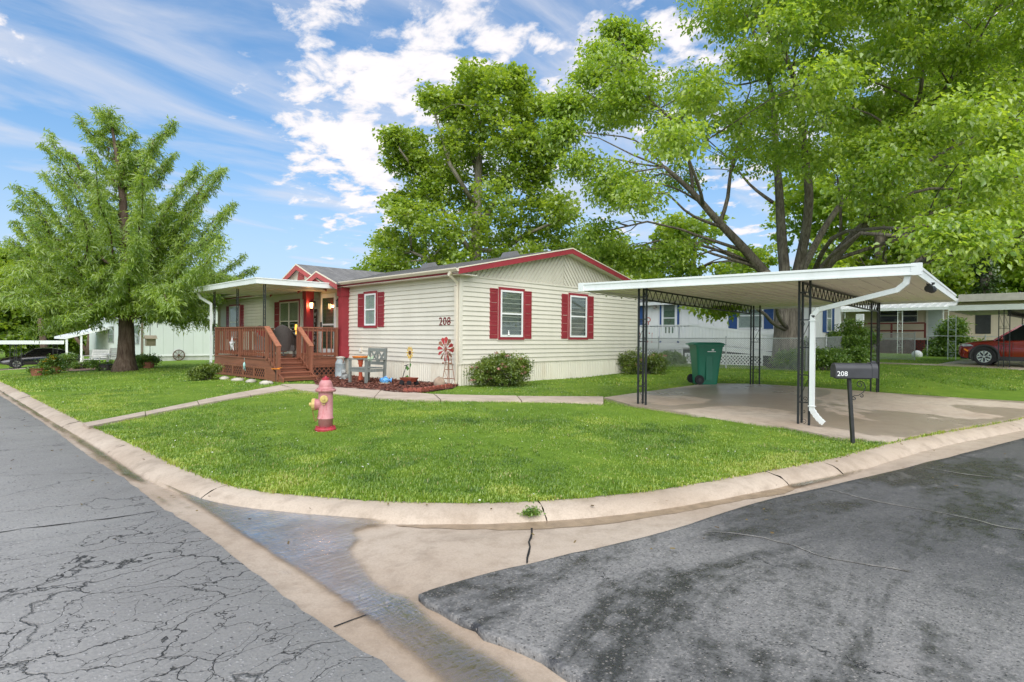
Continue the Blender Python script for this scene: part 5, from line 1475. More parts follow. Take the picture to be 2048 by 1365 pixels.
for z in (pFR.z + 0.3, zz - 0.6):
    b = MB(); b.box((px_ - 0.04, py_ - 0.05, z), (px_ + 0.04, py_ + 0.05, z + 0.012)); cb(b, 'strap', WHITEM, ds)
# twin flood light under the roof edge
pf_ = None
for yy_ in np.linspace(C[1].y + 0.1, C[1].y + 1.5, 60):
    q = atY(1861, 577, yy_); 
    if q.x > C[1].x and abs(q.z - (ztop(q.x, yy_) - 0.05)) < 0.05: pf_ = q; break
if pf_ is None: pf_ = Vector((C[1].x + 2.2, C[1].y + 0.35, ztop(C[1].x + 2.2, C[1].y + 0.35) - 0.06))
fl = thing('flood_light', 'black twin flood light under the carport roof corner', 'lamp', (pf_.x, pf_.y, ztop(pf_.x, pf_.y) - 0.01))
b = MB(); b.lathe([(0.06, 0), (0.055, -0.03), (0.02, -0.04)], 10); b.build('mount', IRON, fl)
for s in (-1, 1):
    b = MB(); Mr = Matrix.Rotation(R(115) * s, 3, 'Y') @ Matrix.Identity(3); b.lathe([(0.02, 0.0), (0.03, 0.05), (0.06, 0.1), (0.062, 0.13), (0.05, 0.131)], 10, (0.03 * s, 0, -0.05), Mr); b.build('lamp_head', IRON, fl, smooth=False)
# string lights along the inner edge
sl_t = thing('string_light', 'strand of small clear bulbs hung along the far inner edge of the carport roof', 'string light', (C[0].x + 0.3, C[0].y - 0.15, C[0].z - TK))
b = MB(); npt = 26; pts = []
for k in range(npt + 1):
    t = k / npt; p = C[0].lerp(C[3], t) + Vector((0.1, -0.15, -TK - 0.02 - 0.03 * abs(math.sin(k * math.pi / 2)))); pts.append(p)
b.tube(pts, 0.005, 4); b.build('cable', IRON, sl_t, world=True)
for k in range(0, npt + 1, 2):
    b = MB(); b.ball(pts[k] + Vector((0, 0, -0.035)), 0.022, 8, 6); b.build('bulb', paint('clear_bulb', (0.75, 0.76, 0.7), 0.1), sl_t, world=True, smooth=True)

# ------------------------------------------------------------------ wheeled bin
pc_ = atG(1411, 768, 0.03)
GREEN = paint('green_bin_plastic', (0.012, 0.165, 0.095), 0.42, 0.12, 4, dirt=((0.05, 0.2, 0.15), 0.3), streak=True)
GREEN2 = GREEN
cart = thing('wheeled_bin', 'green wheeled rubbish bin standing at the back of the driveway', 'bin', (pc_.x, pc_.y, pc_.z), R(47))
# local: front faces -Y, wheels at +Y
b = MB(); lv = [(0.0, 0.245, 0.25, 0.02), (0.06, 0.25, 0.26, 0.02), (0.5, 0.275, 0.30, 0.01), (0.80, 0.30, 0.335, 0.0), (1.0, 0.315, 0.355, 0.0)]
vs = []
def rr(hx, hy, r=0.07, n=3):
    pts = []
    for cx, cy, a0_ in ((hx - r, hy - r, 0), (-hx + r, hy - r, 90), (-hx + r, -hy + r, 180), (hx - r, -hy + r, 270)):
        for k in range(n + 1):
            a = R(a0_ + 90 * k / n); pts.append((cx + r * math.cos(a), cy + r * math.sin(a)))
    return pts
ring = [[(x, y + sh, z) for x, y in rr(hx, hy)] for z, hx, hy, sh in lv]
n_ = len(ring[0]); fs = []
for r_ in ring: vs += r_
for i in range(len(ring) - 1):
    for j in range(n_): fs.append((i * n_ + j, i * n_ + (j + 1) % n_, (i + 1) * n_ + (j + 1) % n_, (i + 1) * n_ + j))
fs += [tuple(reversed(range(n_))), tuple(range((len(ring) - 1) * n_, len(ring) * n_))]
b.add(vs, fs); body = b.build('body', GREEN, cart)
b = MB(); b.add([(x, y, z) for z, g in ((0.985, 1.0), (1.03, 1.0)) for x, y in rr(0.335 * g, 0.375 * g)], [tuple(reversed(range(n_))), tuple(range(n_, 2 * n_))] + [(j, (j + 1) % n_, n_ + (j + 1) % n_, n_ + j) for j in range(n_)]); b.build('rim', GREEN, cart)
b = MB(); b.add([(x, y, z) for z, g, in ((1.032, 1.03), (1.055, 1.035), (1.085, 0.93), (1.10, 0.75)) for x, y in rr(0.345 * g, 0.385 * g)], [tuple(reversed(range(n_))), tuple(range(3 * n_, 4 * n_))] + [(i * n_ + j, i * n_ + (j + 1) % n_, (i + 1) * n_ + (j + 1) % n_, (i + 1) * n_ + j) for i in range(3) for j in range(n_)]); lid = b.build('lid', GREEN, cart)
b = MB(); b.bar((-0.3, 0.42, 1.05), (0.3, 0.42, 1.05), 0.035); b.bar((-0.27, 0.36, 1.04), (-0.27, 0.42, 1.05), 0.03); b.bar((0.27, 0.36, 1.04), (0.27, 0.42, 1.05), 0.03); b.build('handle', GREEN, cart)
for s in (-1, 1):
    b = MB(); b.box((s * 0.262, -0.06, 0.12), (s * 0.305, 0.1, 0.74)); b.build('side_rib', GREEN, cart)
    b = MB(); Mr = Matrix.Rotation(R(90), 3, 'Y'); b.lathe([(0.05, -0.03), (0.115, -0.03), (0.125, -0.015), (0.125, 0.015), (0.115, 0.03), (0.05, 0.03)], 18, (s * 0.29, 0.27, 0.125), Mr); w = b.build('wheel', RUBBER, cart, smooth=False)
    b = MB(); b.lathe([(0.045, -0.035), (0.06, 0.0), (0.045, 0.035)], 12, (s * 0.29, 0.27, 0.125), Mr); b.build('hub', IRON, w)
b = MB(); b.box((-0.18, -0.318, 0.60), (0.18, -0.296, 0.63)); b.build('grab_bar', GREEN, cart)
b = MB()   # white printed marks
b.box((-0.3115, -0.10, 0.885), (-0.3085, -0.04, 0.925)); b.box((-0.309, -0.15, 0.85), (-0.3055, 0.07, 0.87)); b.build('printed_mark', WHITEP, body)
b = MB(); b.box((-0.10, -0.3445, 0.905), (0.04, -0.342, 0.925)); b.build('serial_mark', WHITEP, body)

# ------------------------------------------------------------------ mailbox
pm = atG(1707, 888)
mbx = thing('mailbox', 'dark grey mailbox with white number 208 on a leaning black post', 'mailbox', (pm.x, pm.y, pm.z - 0.02))
D_ = ray(1707, 888); depth = pm.x / D_.x
top = atD(1698, 757, depth); tl = top - Vector((pm.x, pm.y, pm.z - 0.02))
b = MB(); b.bar((0, 0, -0.1), tl, 0.042, 0.042, up=(0.6, 0.6, 0)); b.build('post', IRON, mbx)
BOXM = paint('charcoal_mailbox_paint', (0.035, 0.037, 0.042), 0.42, 0.18, 6)
dirn = Vector((0.60, -0.80, 0)).normalized()      # long axis, door towards the street
dirn = (Rv * 0.985 - Fv * 0.10).normalized()
sd2 = Vector((-dirn.y, dirn.x, 0)); upv = Vector((0, 0, 1))
bl = atD(1666, 755, depth); br = atD(1745, 752, depth)
L_ = (br - bl).length
base = tl + Vector((0, 0, 0.0)) 
cL = (bl - Vector((pm.x, pm.y, pm.z - 0.02))); 
W2, H1 = 0.083, 0.12
sect = [(-W2, 0), (W2, 0), (W2, H1)] + [(W2 * math.cos(a), H1 + W2 * 0.95 * math.sin(a)) for a in np.linspace(0.2, math.pi - 0.2, 9)] + [(-W2, H1)]
def mb_pt(s, w, h): return cL + dirn * s + sd2 * w + upv * h
b = MB(); n_ = len(sect); vs = [mb_pt(s, w, h) for s in (0, L_ - 0.06) for w, h in sect]
b.add(vs, [tuple(reversed(range(n_))), tuple(range(n_, 2 * n_))] + [(j, (j + 1) % n_, n_ + (j + 1) % n_, n_ + j) for j in range(n_)]); boxo = b.build('box', BOXM, mbx)
b = MB(); vs = [mb_pt(s, w * g, h * g) for s, g in ((L_ - 0.075, 1.05), (L_, 1.05)) for w, h in sect]
b.add(vs, [tuple(reversed(range(n_))), tuple(range(n_, 2 * n_))] + [(j, (j + 1) % n_, n_ + (j + 1) % n_, n_ + j) for j in range(n_)]); b.bar(mb_pt(L_ - 0.02, -0.012, H1 + W2 + 0.0), mb_pt(L_ - 0.02, 0.012, H1 + W2 + 0.02), 0.05, 0.02); b.build('door', BOXM, mbx)
b = MB(); b.bar(mb_pt(0.03, 0, -0.01), mb_pt(L_ - 0.06, 0, -0.01), 0.1, 0.015); b.build('bracket', IRON, mbx)
# scroll bracket under the box
b = MB(); q0 = tl + Vector((0, 0, -0.27)); q1 = mb_pt(L_ * 0.73, 0, -0.02)
path = [q0 + dirn * 0.03 + upv * 0.0, q0 + dirn * 0.07 + upv * 0.035, q0 + dirn * 0.13 + upv * 0.04, q0 + dirn * 0.19 + upv * 0.085, q0 + dirn * 0.215 + upv * 0.15, q0 + dirn * 0.19 + upv * 0.215, q0 + dirn * 0.14 + upv * 0.235]
b.tube(path, 0.006, 5)
b.tube(scroll(q0 + dirn * 0.145 + upv * 0.19, 0.048, 1.0, dirn, upv, 14, math.pi / 2, 1), 0.006, 5)
b.tube(scroll(q0 + dirn * 0.165 + upv * 0.03, 0.025, 0.9, dirn, upv, 10, 1.2, -1), 0.006, 5)
b.tube(scroll(q0 + dirn * 0.065 - upv * 0.01, 0.028, 0.9, dirn, upv, 10, 2.2, -1), 0.006, 5)
b.build('scroll_bracket', IRON, mbx)
face_rot = Matrix((dirn, upv, dirn.cross(upv))).transposed()
nface = dirn.cross(upv)      # towards the camera?
sgn = 1 if nface.dot(-Fv) > 0 else -1
xax = dirn if sgn > 0 else -dirn
Mrot = Matrix((dirn, upv, dirn.cross(upv))).transposed()
camside = -1 if sd2.dot(-Fv) < 0 else 1
pos = Vector((pm.x, pm.y, pm.z - 0.02)) + mb_pt(0.085, camside * (W2 + 0.003), 0.052)
text('number', '208', 0.092, pos, Mrot.to_euler(), WHITEP, mbx, 0.001, 0.0)

# ------------------------------------------------------------------ fire hydrant
ph = atG(651, 862)
hyd = thing('fire_hydrant', 'faded red fire hydrant with yellow caps standing on the lawn', 'hydrant', (ph.x, ph.y, ph.z - 0.02), 0)
def mat_hyd():
    m, n, b = newmat('faded_hydrant_paint')
    v = n.wpos(); a = n.noise(v, 7, 5, 0.65); st = n.noise(n.wpos(scale=(1, 1, 0.25)), 16, 4, 0.6)
    c = n.mix(n.mr(a.outputs[0], 0.35, 0.65), (0.44, 0.17, 0.175), (0.56, 0.27, 0.275))
    c = n.mix(n.mr(st.outputs[0], 0.54, 0.70, 0, 0.6), c, (0.33, 0.03, 0.04))
    n.l(c, b.inputs['Base Color']); b.inputs['Roughness'].default_value = 0.6
    n.l(n.bump(a.outputs[0], 0.25, 0.006), b.inputs['Normal']); return m
HYD = mat_hyd(); HYR = paint('deep_red_hydrant', (0.36, 0.035, 0.05), 0.5, 0.25, 9); YEL = paint('yellow_cap_paint', (0.52, 0.40, 0.14), 0.5, 0.2, 12, dirt=((0.4, 0.25, 0.05), 0.5))
s_ = 1.0
b = MB(); b.lathe([(0.09, -0.05), (0.09, 0.02), (0.145, 0.025), (0.15, 0.05), (0.135, 0.072), (0.1, 0.08)], 24); bf = b.build('base_flange', HYR, hyd, smooth=False)
for k in range(8):
    a = k * math.pi / 4 + 0.2; b = MB(); b.lathe([(0.016, 0.07), (0.016, 0.092), (0.008, 0.096)], 6, (0.122 * math.cos(a), 0.122 * math.sin(a), 0)); b.build('bolt', HYR, bf)
b = MB(); b.lathe([(0.098, 0.075), (0.1, 0.19), (0.112, 0.195), (0.112, 0.212), (0.1, 0.218), (0.1, 0.56), (0.104, 0.58)], 28); b.build('barrel', HYD, hyd, smooth=True)
b = MB(); b.lathe([(0.104, 0.578), (0.135, 0.582), (0.145, 0.60), (0.145, 0.615), (0.115, 0.625)], 28); b.build('bonnet_flange', HYD, hyd)
b = MB(); b.lathe([(0.118, 0.62), (0.125, 0.635), (0.098, 0.64), (0.098, 0.66), (0.09, 0.705), (0.07, 0.738), (0.05, 0.75)], 28); b.build('bonnet', HYD, hyd, smooth=True)
b = MB(); b.lathe([(0.05, 0.748), (0.052, 0.775), (0.046, 0.78), (0.02, 0.782), (0.017, 0.8), (0.006, 0.806)], 10); b.build('operating_nut', HYR, hyd)
dirL = (-Rv * 0.985 - Fv * 0.17).normalized(); dirF = (-Fv * 0.98 + Rv * 0.12).normalized()
def rotz_to(d):
    d = Vector(d); q = Vector((0, 0, 1)).rotation_difference(d); return q.to_matrix()
b = MB(); b.lathe([(0.08, 0.04), (0.078, 0.125), (0.085, 0.13), (0.085, 0.142)], 20, (0, 0, 0.40), rotz_to(dirL)); b.build('pumper_nozzle', HYD, hyd)
b = MB(); b.lathe([(0.088, 0.143), (0.09, 0.175), (0.078, 0.19), (0.03, 0.196), (0.026, 0.225), (0.012, 0.228)], 12, (0, 0, 0.40), rotz_to(dirL)); b.build('pumper_cap', YEL, hyd)
b = MB(); b.lathe([(0.05, 0.08), (0.05, 0.112), (0.056, 0.116), (0.056, 0.135), (0.045, 0.142), (0.018, 0.144), (0.016, 0.168), (0.008, 0.17)], 16, (0, 0, 0.485), rotz_to(dirF)); b.build('hose_cap', YEL, hyd)
b = MB(); c0 = Vector((0, 0, 0.40)) + dirL * 0.18; pts = []
for k in range(15):
    t = k / 14; p = c0 + (Vector((0, 0, 0.40)) + dirL * 0.09 - c0) * t; pts.append(p + Vector((0, 0, -0.08 - 0.16 * math.sin(math.pi * t))))
b.tube(pts, 0.006, 5); b.build('chain', paint('rusty_chain', (0.25, 0.12, 0.05), 0.7), hyd)
b = MB(); b.tube(scroll(Vector((0, 0, 0.425)) + dirF * 0.12, 0.03, 0.5, Rv, Vector((0, 0, 1)), 8, math.pi, 1), 0.005, 4); b.build('cap_ring', YEL, hyd)
# ------------------------------------------------------------------ mulch bed in front of the house
MULCH = None
def mat_mulch():
    m, n, b = newmat('red_mulch'); v = n.wpos(); a = n.noise(v, 30, 5, 0.7); c = n.noise(v, 3, 3)
    col = n.mix(n.mr(a.outputs[0], 0.35, 0.68), (0.07, 0.025, 0.018), (0.21, 0.08, 0.055)); col = n.mix(n.mr(c.outputs[0], 0.4, 0.7, 0, 0.35), col, (0.12, 0.05, 0.035))
    n.l(col, b.inputs['Base Color']); b.inputs['Roughness'].default_value = 0.9; n.l(n.bump(a.outputs[0], 1.0, 0.03), b.inputs['Normal']); return m
MULCH = mat_mulch()
gg = lambda px, py: tuple(atG(px, py, 0.04)[:2])
bed = [gg(632, 770), gg(662, 773), gg(754, 779.5), gg(805, 785.5), gg(850, 783), gg(905, 776), (XF - 0.02, YR + 0.02), (XF - 0.02, YD0 - 0.05), (7.95, YD0 - 0.02), (7.9, YD0 - 0.9)]
BED = np.array(bed)
o = flat_poly('mulch_bed', BED, lambda P: zg_np(P) + 0.03 + 0.012 * np.sin(P[:, 0] * 9) * np.sin(P[:, 1] * 7), MULCH, step=0.25); tag(o, 'red mulch bed along the foot of the house', kind='stuff')
# chips
n_ = 5000; Pm = np.column_stack([rng.uniform(BED[:, 0].min(), BED[:, 0].max(), n_ * 3), rng.uniform(BED[:, 1].min(), BED[:, 1].max(), n_ * 3)]); Pm = Pm[inpoly(Pm, BED)][:n_]
def flakes(P2, z, L, Wd, mat, name, lift=0.02, kind='stuff', parent=None):
    n = len(P2); a = rng.uniform(0, 2 * np.pi, n); ll = L * rng.uniform(0.5, 1.4, n); ww = Wd * rng.uniform(0.5, 1.3, n)
    d = np.column_stack([np.cos(a), np.sin(a), rng.normal(0, 0.25, n)]) * ll[:, None]; s = np.column_stack([-np.sin(a), np.cos(a), rng.normal(0, 0.4, n)]) * ww[:, None]
    c = np.column_stack([P2, z + rng.uniform(0, lift, n)]); V = np.stack([c - d - s, c + d - s, c + d + s, c - d + s], 1).reshape(-1, 3)
    o = np_mesh(name, V, np.arange(4 * n).reshape(-1, 4), mat, parent, np.repeat(rng.random(n), 4)); o['kind'] = kind; return o
chipm = leaf_mat('mulch_chip', (0.07, 0.025, 0.017), (0.27, 0.115, 0.08), 0.0, 0.02)
tag(flakes(Pm, zg_np(Pm) + 0.035, 0.035, 0.009, chipm, 'mulch_chips', 0.03), 'loose red wood chips on the bed')
# scalloped brick edging
SCAL = paint('red_scalloped_brick', (0.27, 0.075, 0.05), 0.8, 0.25, 10, bump=0.5, bscale=60)
e0, e1, e2 = atG(806, 787), atG(842, 787), atG(906, 777)
L1 = [e0.lerp(e1, t) for t in np.linspace(0, 1, 5)] + [e1.lerp(e2, t) for t in np.linspace(0, 1, 9)][1:]
for i, (p, q) in enumerate(zip(L1[:-1], L1[1:])):
    d = (q - p); L = d.length; d.normalize()
    t = bpy.data.objects.new('edging_brick', None)
    b = MB(); pts = [(0, 0, -0.06), (L * 0.97, 0, -0.06)] + [(L * 0.485 + L * 0.485 * math.cos(a), 0, 0.075 + 0.045 * math.sin(a)) for a in np.linspace(0, math.pi, 9)]
    b.extr(pts, (0, 0.06, 0)); o = b.build('edging_brick', SCAL); o.location = (p.x, p.y, zg(p.x, p.y)); o.rotation_euler = (0, 0, math.atan2(d.y, d.x))
    tag(o, ('first second third fourth fifth sixth seventh eighth ninth tenth eleventh twelfth'.split()[i]) + ' scalloped red edging brick along the mulch bed, counted from the left', 'brick', 'scalloped edging bricks')

# grey garden armchair with crossed back
GREYW = wood('weathered_grey_wood', (0.20, 0.215, 0.195), 0.7, 'Z', 0.25)
pa = atG(734, 768); 
pL, pR2 = atG(710, 764), atG(744.5, 768)
ch = thing('garden_chair', 'weathered grey wooden garden chair with crossed slats in its back', 'chair', (pa.x, pa.y, pa.z), R(-90 + 8))
# local: faces -Y (towards street), +Y towards the wall
w, dpt = 0.33, 0.30; sH = 0.42; aH = 0.64; bH = 0.95
for sx in (-1, 1):
    b = MB(); b.box((sx * w - 0.03, -dpt - 0.03, -0.04), (sx * w + 0.03, -dpt + 0.03, aH)); b.build('leg', GREYW, ch)
    b = MB(); b.hexa([(sx * w - 0.03, dpt - 0.04, -0.04), (sx * w + 0.03, dpt - 0.04, -0.04), (sx * w + 0.03, dpt + 0.03, -0.04), (sx * w - 0.03, dpt + 0.03, -0.04), (sx * w - 0.03, dpt + 0.03, bH), (sx * w + 0.03, dpt + 0.03, bH), (sx * w + 0.03, dpt + 0.09, bH), (sx * w - 0.03, dpt + 0.09, bH)]); b.build('leg', GREYW, ch)
    b = MB(); b.box((sx * w - 0.045, -dpt - 0.06, aH), (sx * w + 0.045, dpt + 0.05, aH + 0.03)); b.build('armrest', GREYW, ch)
    b = MB(); b.box((sx * w - 0.018, -dpt + 0.03, sH - 0.09), (sx * w + 0.018, dpt - 0.04, sH - 0.01)); b.build('side_rail', GREYW, ch)
for k in range(5):
    y = -dpt - 0.03 + k * 0.125; b = MB(); b.box((-w + 0.031, y, sH), (w - 0.031, y + 0.115, sH + 0.022)); b.build('seat_slat', GREYW, ch)
b = MB(); b.box((-w + 0.03, -dpt - 0.02, sH - 0.09), (w - 0.03, -dpt + 0.01, sH - 0.002)); b.build('front_rail', GREYW, ch)
for z in (bH - 0.09, 0.50):
    b = MB(); yb = dpt + 0.01 + 0.05 * z; b.box((-w + 0.03, yb, z), (w - 0.03, yb + 0.035, z + 0.085)); b.build('back_rail', GREYW, ch)
for sx in (-1, 1):
    for sgn in (1, -1):
        b = MB(); x0, x1 = (sx * 0.02, sx * (w - 0.04)); z0, z1 = (0.58, bH - 0.08) if sgn > 0 else (bH - 0.08, 0.58)
        b.bar((x0, dpt + 0.06, z0), (x1, dpt + 0.06, z1), 0.022, 0.05, up=(0, 1, 0)) if False else b.hexa_bar((x0, dpt + 0.05, z0), (x1, dpt + 0.05, z1), (0, 1, 0), 0.05, 0.018, 0.012 * (sgn > 0)); b.build('cross_slat', GREYW, ch)
b = MB(); b.box((-0.025, dpt + 0.035, 0.58), (0.025, dpt + 0.07, bH - 0.08)); b.build('cross_slat', GREYW, ch)
# bird bath
pb = atG(721, 764)
pb = Vector((min(pb.x, XF - 0.45), pb.y, pb.z))
bb_ = thing('bird_bath', 'terracotta pedestal bird bath with an orange patterned bowl behind the grey chair', 'bird bath', (pb.x, pb.y, pb.z))
TERR = paint('terracotta_glaze', (0.42, 0.07, 0.025), 0.4, 0.2, 6)
b = MB(); b.lathe([(0.10, -0.02), (0.10, 0.03), (0.065, 0.07), (0.05, 0.25), (0.05, 0.45), (0.07, 0.52), (0.06, 0.55), (0.09, 0.62)], 16); b.build('pedestal', TERR, bb_, smooth=True)
b = MB(); b.lathe([(0.09, 0.61), (0.2, 0.66), (0.24, 0.71), (0.235, 0.72), (0.18, 0.68), (0.02, 0.665)], 18); b.build('bowl', paint('orange_glaze', (0.62, 0.2, 0.04), 0.35, 0.5, 25), bb_, smooth=True)
# small butterfly on a stick near the chair
px_ = atG(740, 768); bt = thing('butterfly_stake', 'pale green butterfly ornament resting on the grey garden chair', 'ornament', (px_.x, px_.y, px_.z + 0.66), 0)
b = MB()
for s in (-1, 1): b.add([(0, 0, 0), (0.02, s * 0.12, 0.1), (0.0, s * 0.14, 0.02), (-0.01, s * 0.08, -0.06), (0.005, 0, 0), (0.025, s * 0.12, 0.1), (0.005, s * 0.14, 0.02), (-0.005, s * 0.08, -0.06)], [(0, 1, 2, 3), (7, 6, 5, 4), (0, 1, 5, 4), (1, 2, 6, 5), (2, 3, 7, 6), (3, 0, 4, 7)])
b.tube([(0, 0, -0.05), (0, 0, 0.06)], 0.008, 5); b.build('wing', paint('pale_green_enamel', (0.42, 0.55, 0.36), 0.4, 0.3, 20), bt)
# blue ornament (glazed fish on a shell)
pq = atG(769, 771); t = thing('blue_ornament', 'blue and white glazed fish ornament on the mulch', 'ornament', (pq.x, pq.y, pq.z + 0.03), R(-45))
b = MB(); b.lathe([(0.02, 0), (0.13, 0.015), (0.15, 0.03), (0.05, 0.04)], 12); b.build('shell', paint('cream_glaze', (0.6, 0.56, 0.4), 0.3), t)
b = MB(); b.ball((0, 0, 0.10), 0.1, 10, 8, (1.4, 0.75, 0.75)); b.extr([(0.1, 0, 0.10), (0.2, 0, 0.18), (0.18, 0, 0.09), (0.19, 0, 0.03)], (0, 0.02, 0)); b.extr([(-0.05, 0, 0.16), (0.04, 0, 0.22), (0.08, 0, 0.15)], (0, 0.02, 0)); b.build('fish', paint('blue_glaze', (0.05, 0.25, 0.55), 0.15, 0.8, 22, dirt=((0.7, 0.75, 0.75), 0.9)), t, smooth=True)
# wheelbarrow with sunflower and little shovel
pw_ = atG(818, 774)
t = thing('toy_wagon', 'small rusty red wagon planter holding a metal sunflower', 'planter', (pw_.x, pw_.y, pw_.z + 0.03), R(-82))
RUSTR = paint('rusty_red', (0.25, 0.055, 0.03), 0.7, 0.4, 12)
b = MB(); b.hexa([(-0.15, -0.1, 0.1), (0.15, -0.1, 0.1), (0.15, 0.1, 0.1), (-0.15, 0.1, 0.1), (-0.2, -0.14, 0.2), (0.2, -0.14, 0.2), (0.2, 0.14, 0.2), (-0.2, 0.14, 0.2)]); b.build('tray', RUSTR, t)
for sx in (-1, 1):
    for sy in (-1, 1): b = MB(); b.lathe([(0.02, -0.018), (0.07, -0.018), (0.07, 0.018), (0.02, 0.018)], 12, (sx * 0.13, sy * 0.12, 0.07), Matrix.Rotation(R(90), 3, 'X')); b.build('wheel', RUBBER, t)
b = MB(); b.tube([(-0.15, -0.1, 0.15), (-0.02, -0.12, 0.4), (0.03, -0.12, 0.50)], 0.01, 5); b.tube([(-0.02, -0.14, 0.50), (0.1, -0.12, 0.53), (0.03, -0.12, 0.5)], 0.01, 5); b.build('handle', IRON, t)
pf2 = atX(819, 706, pw_.x + 0.05); hF = pf2.z - pw_.z
sf = thing('metal_sunflower', 'tall yellow metal sunflower stake against the siding', 'ornament', (pw_.x + 0.08, pf2.y, pw_.z))
b = MB(); b.tube([(0, 0.06, -0.02), (0, 0.03, hF * 0.5), (0, 0, hF - 0.02)], 0.008, 5); b.build('stem', paint('stem_green_brown', (0.16, 0.14, 0.05), 0.6), sf)
PET = paint('sunflower_yellow', (0.66, 0.40, 0.02), 0.5, 0.3, 20)
for k in range(12):
    a = k * math.pi / 6; c = Vector((-0.015, 0, hF)); d = Vector((-0.03, math.cos(a), math.sin(a) * 1.2)); s = Vector((0, -math.sin(a), math.cos(a)))
    b = MB(); b.add([c + d * 0.04, c + d * 0.1 + s * 0.025, c + d * 0.16, c + d * 0.1 - s * 0.025, c + d * 0.1 + Vector((0.012, 0, 0))], [(0, 1, 4), (1, 2, 4), (2, 3, 4), (3, 0, 4), (3, 2, 1, 0)]); b.build('petal', PET, sf)
b = MB(); b.ball((-0.02, 0, hF), 0.055, 10, 6, (0.4, 1, 1)); b.build('flower_centre', paint('sunflower_brown', (0.12, 0.05, 0.01), 0.8), sf)
for z, s in ((0.62, 1), (0.52, -1), (0.25, -1)):
    b = MB(); c = Vector((-0.01, 0.03, hF * z)); b.add([c, c + Vector((-0.02, -s * 0.05, 0.08)), c + Vector((-0.03, -s * 0.13, 0.03)), c + Vector((-0.02, -s * 0.07, -0.05)), c + Vector((0.01, -s * 0.07, 0.02))], [(0, 1, 4), (1, 2, 4), (2, 3, 4), (3, 0, 4), (3, 2, 1, 0)]); b.build('leaf', paint('enamel_leaf', (0.08, 0.2, 0.04), 0.5), sf)
# windmill ornament
pwm = atG(897, 776); pwm = Vector((min(pwm.x, XF - 0.28), pwm.y, pwm.z)); ptop = atX(896, 699, pwm.x); HW = ptop.z - pwm.z
wm = thing('garden_windmill', 'red and rust garden windmill ornament near the house corner', 'ornament', (pwm.x, pwm.y, pwm.z))
RUST = paint('rust_metal', (0.26, 0.12, 0.07), 0.7, 0.35, 14); REDB = paint('windmill_red', (0.38, 0.04, 0.04), 0.5, 0.3, 14)
for sx in (-1, 1):
    for sy in (-1, 1): b = MB(); b.tube([(sx * 0.13, sy * 0.13, -0.03), (sx * 0.02, sy * 0.02, HW - 0.05)], 0.009, 5); b.build('leg', RUST, wm)
for k in range(1, 4):
    z = HW * k / 4.2; r = 0.13 - 0.11 * z / HW
    b = MB(); b.tube([(-r, -r, z), (r, -r, z), (r, r, z), (-r, r, z), (-r, -r, z)], 0.006, 4); z2 = HW * (k + 1) / 4.2; r2 = 0.13 - 0.11 * z2 / HW; b.tube([(-r, -r, z), (-r2, r2, z2)], 0.005, 4); b.build('brace', RUST, wm)
hc = Vector((-0.10, 0, HW))
for k in range(12):
    a = k * math.pi / 6 + 0.1; d = Vector((0, math.cos(a), math.sin(a))); s = Vector((0.35, -math.sin(a), math.cos(a))).normalized()
    b = MB(); b.bar(hc, hc + d * 0.16, 0.01, 0.01); q = [hc + d * 0.14 - s * 0.018, hc + d * 0.14 + s * 0.018, hc + d * 0.27 + s * 0.05, hc + d * 0.31, hc + d * 0.27 - s * 0.05]
    b.extr(q, (-0.006, 0, 0)); b.build('blade', REDB if k % 3 != 1 else RUST, wm)
b = MB(); b.lathe([(0.03, -0.02), (0.03, 0.02)], 10, hc, Matrix.Rotation(R(90), 3, 'Y')); b.tube([hc, hc + Vector((0.2, 0, 0))], 0.01, 5); b.build('hub', RUST, wm)
b = MB(); b.extr([(0.08, -0.004, HW - 0.03), (0.17, -0.004, HW - 0.06), (0.17, -0.004, HW + 0.06), (0.08, -0.004, HW + 0.03)], (0, 0.008, 0)); b.build('tail_vane', RUST, wm)
for y in (-0.14, 0.14): b = MB(); b.ball((-0.06, y, HW - 0.34), 0.03, 8, 5, (1, 1, 0.7)); b.tube([(-0.02, 0, HW - 0.33), (-0.06, y, HW - 0.33)], 0.006, 4); b.build('pulley', RUST, wm)
# garden stone next to the windmill
pst = atG(878, 776); b = MB(); b.ball((0, 0, 0.1), 0.2, 10, 7, (0.55, 0.9, 0.85)); b.v = [(x + random.uniform(-.015, .015), y + random.uniform(-.015, .015), max(z, -0.05) + random.uniform(-.01, .01)) for x, y, z in b.v]
o = b.build('garden_stone', paint('tan_stone', (0.34, 0.25, 0.18), 0.9, 0.3, 8, bump=0.5, bscale=25), None, smooth=True); o.location = (min(pst.x, XF - 0.3), pst.y, pst.z); tag(o, 'rounded tan stone at the foot of the windmill ornament', 'stone')
# milk can
pk = atG(675, 755); pk.x = min(pk.x, 9.1); zk = zg(pk.x, pk.y) + 0.03
mc = thing('milk_can', 'old painted blue grey milk can between the porch and the mulch bed', 'milk can', (9.0, 16.35, zk))
MILK = paint('worn_blue_grey_paint', (0.30, 0.36, 0.38), 0.55, 0.3, 7, dirt=((0.42, 0.33, 0.24), 0.8), bump=0.2)
b = MB(); b.lathe([(0.16, -0.02), (0.165, 0.02), (0.16, 0.03), (0.16, 0.40), (0.165, 0.41), (0.15, 0.44), (0.11, 0.52), (0.105, 0.56)], 22); b.build('body', MILK, mc, smooth=True)
b = MB(); b.lathe([(0.11, 0.555), (0.14, 0.60), (0.14, 0.62), (0.12, 0.625), (0.02, 0.64)], 22); b.build('lid', paint('pale_can_lid', (0.52, 0.52, 0.46), 0.5, 0.2, 8), mc)
for s in (-1, 1): b = MB(); b.tube([(0, s * 0.15, 0.44), (0, s * 0.2, 0.50), (0, s * 0.13, 0.56)], 0.012, 5); b.build('handle', RUST, mc)
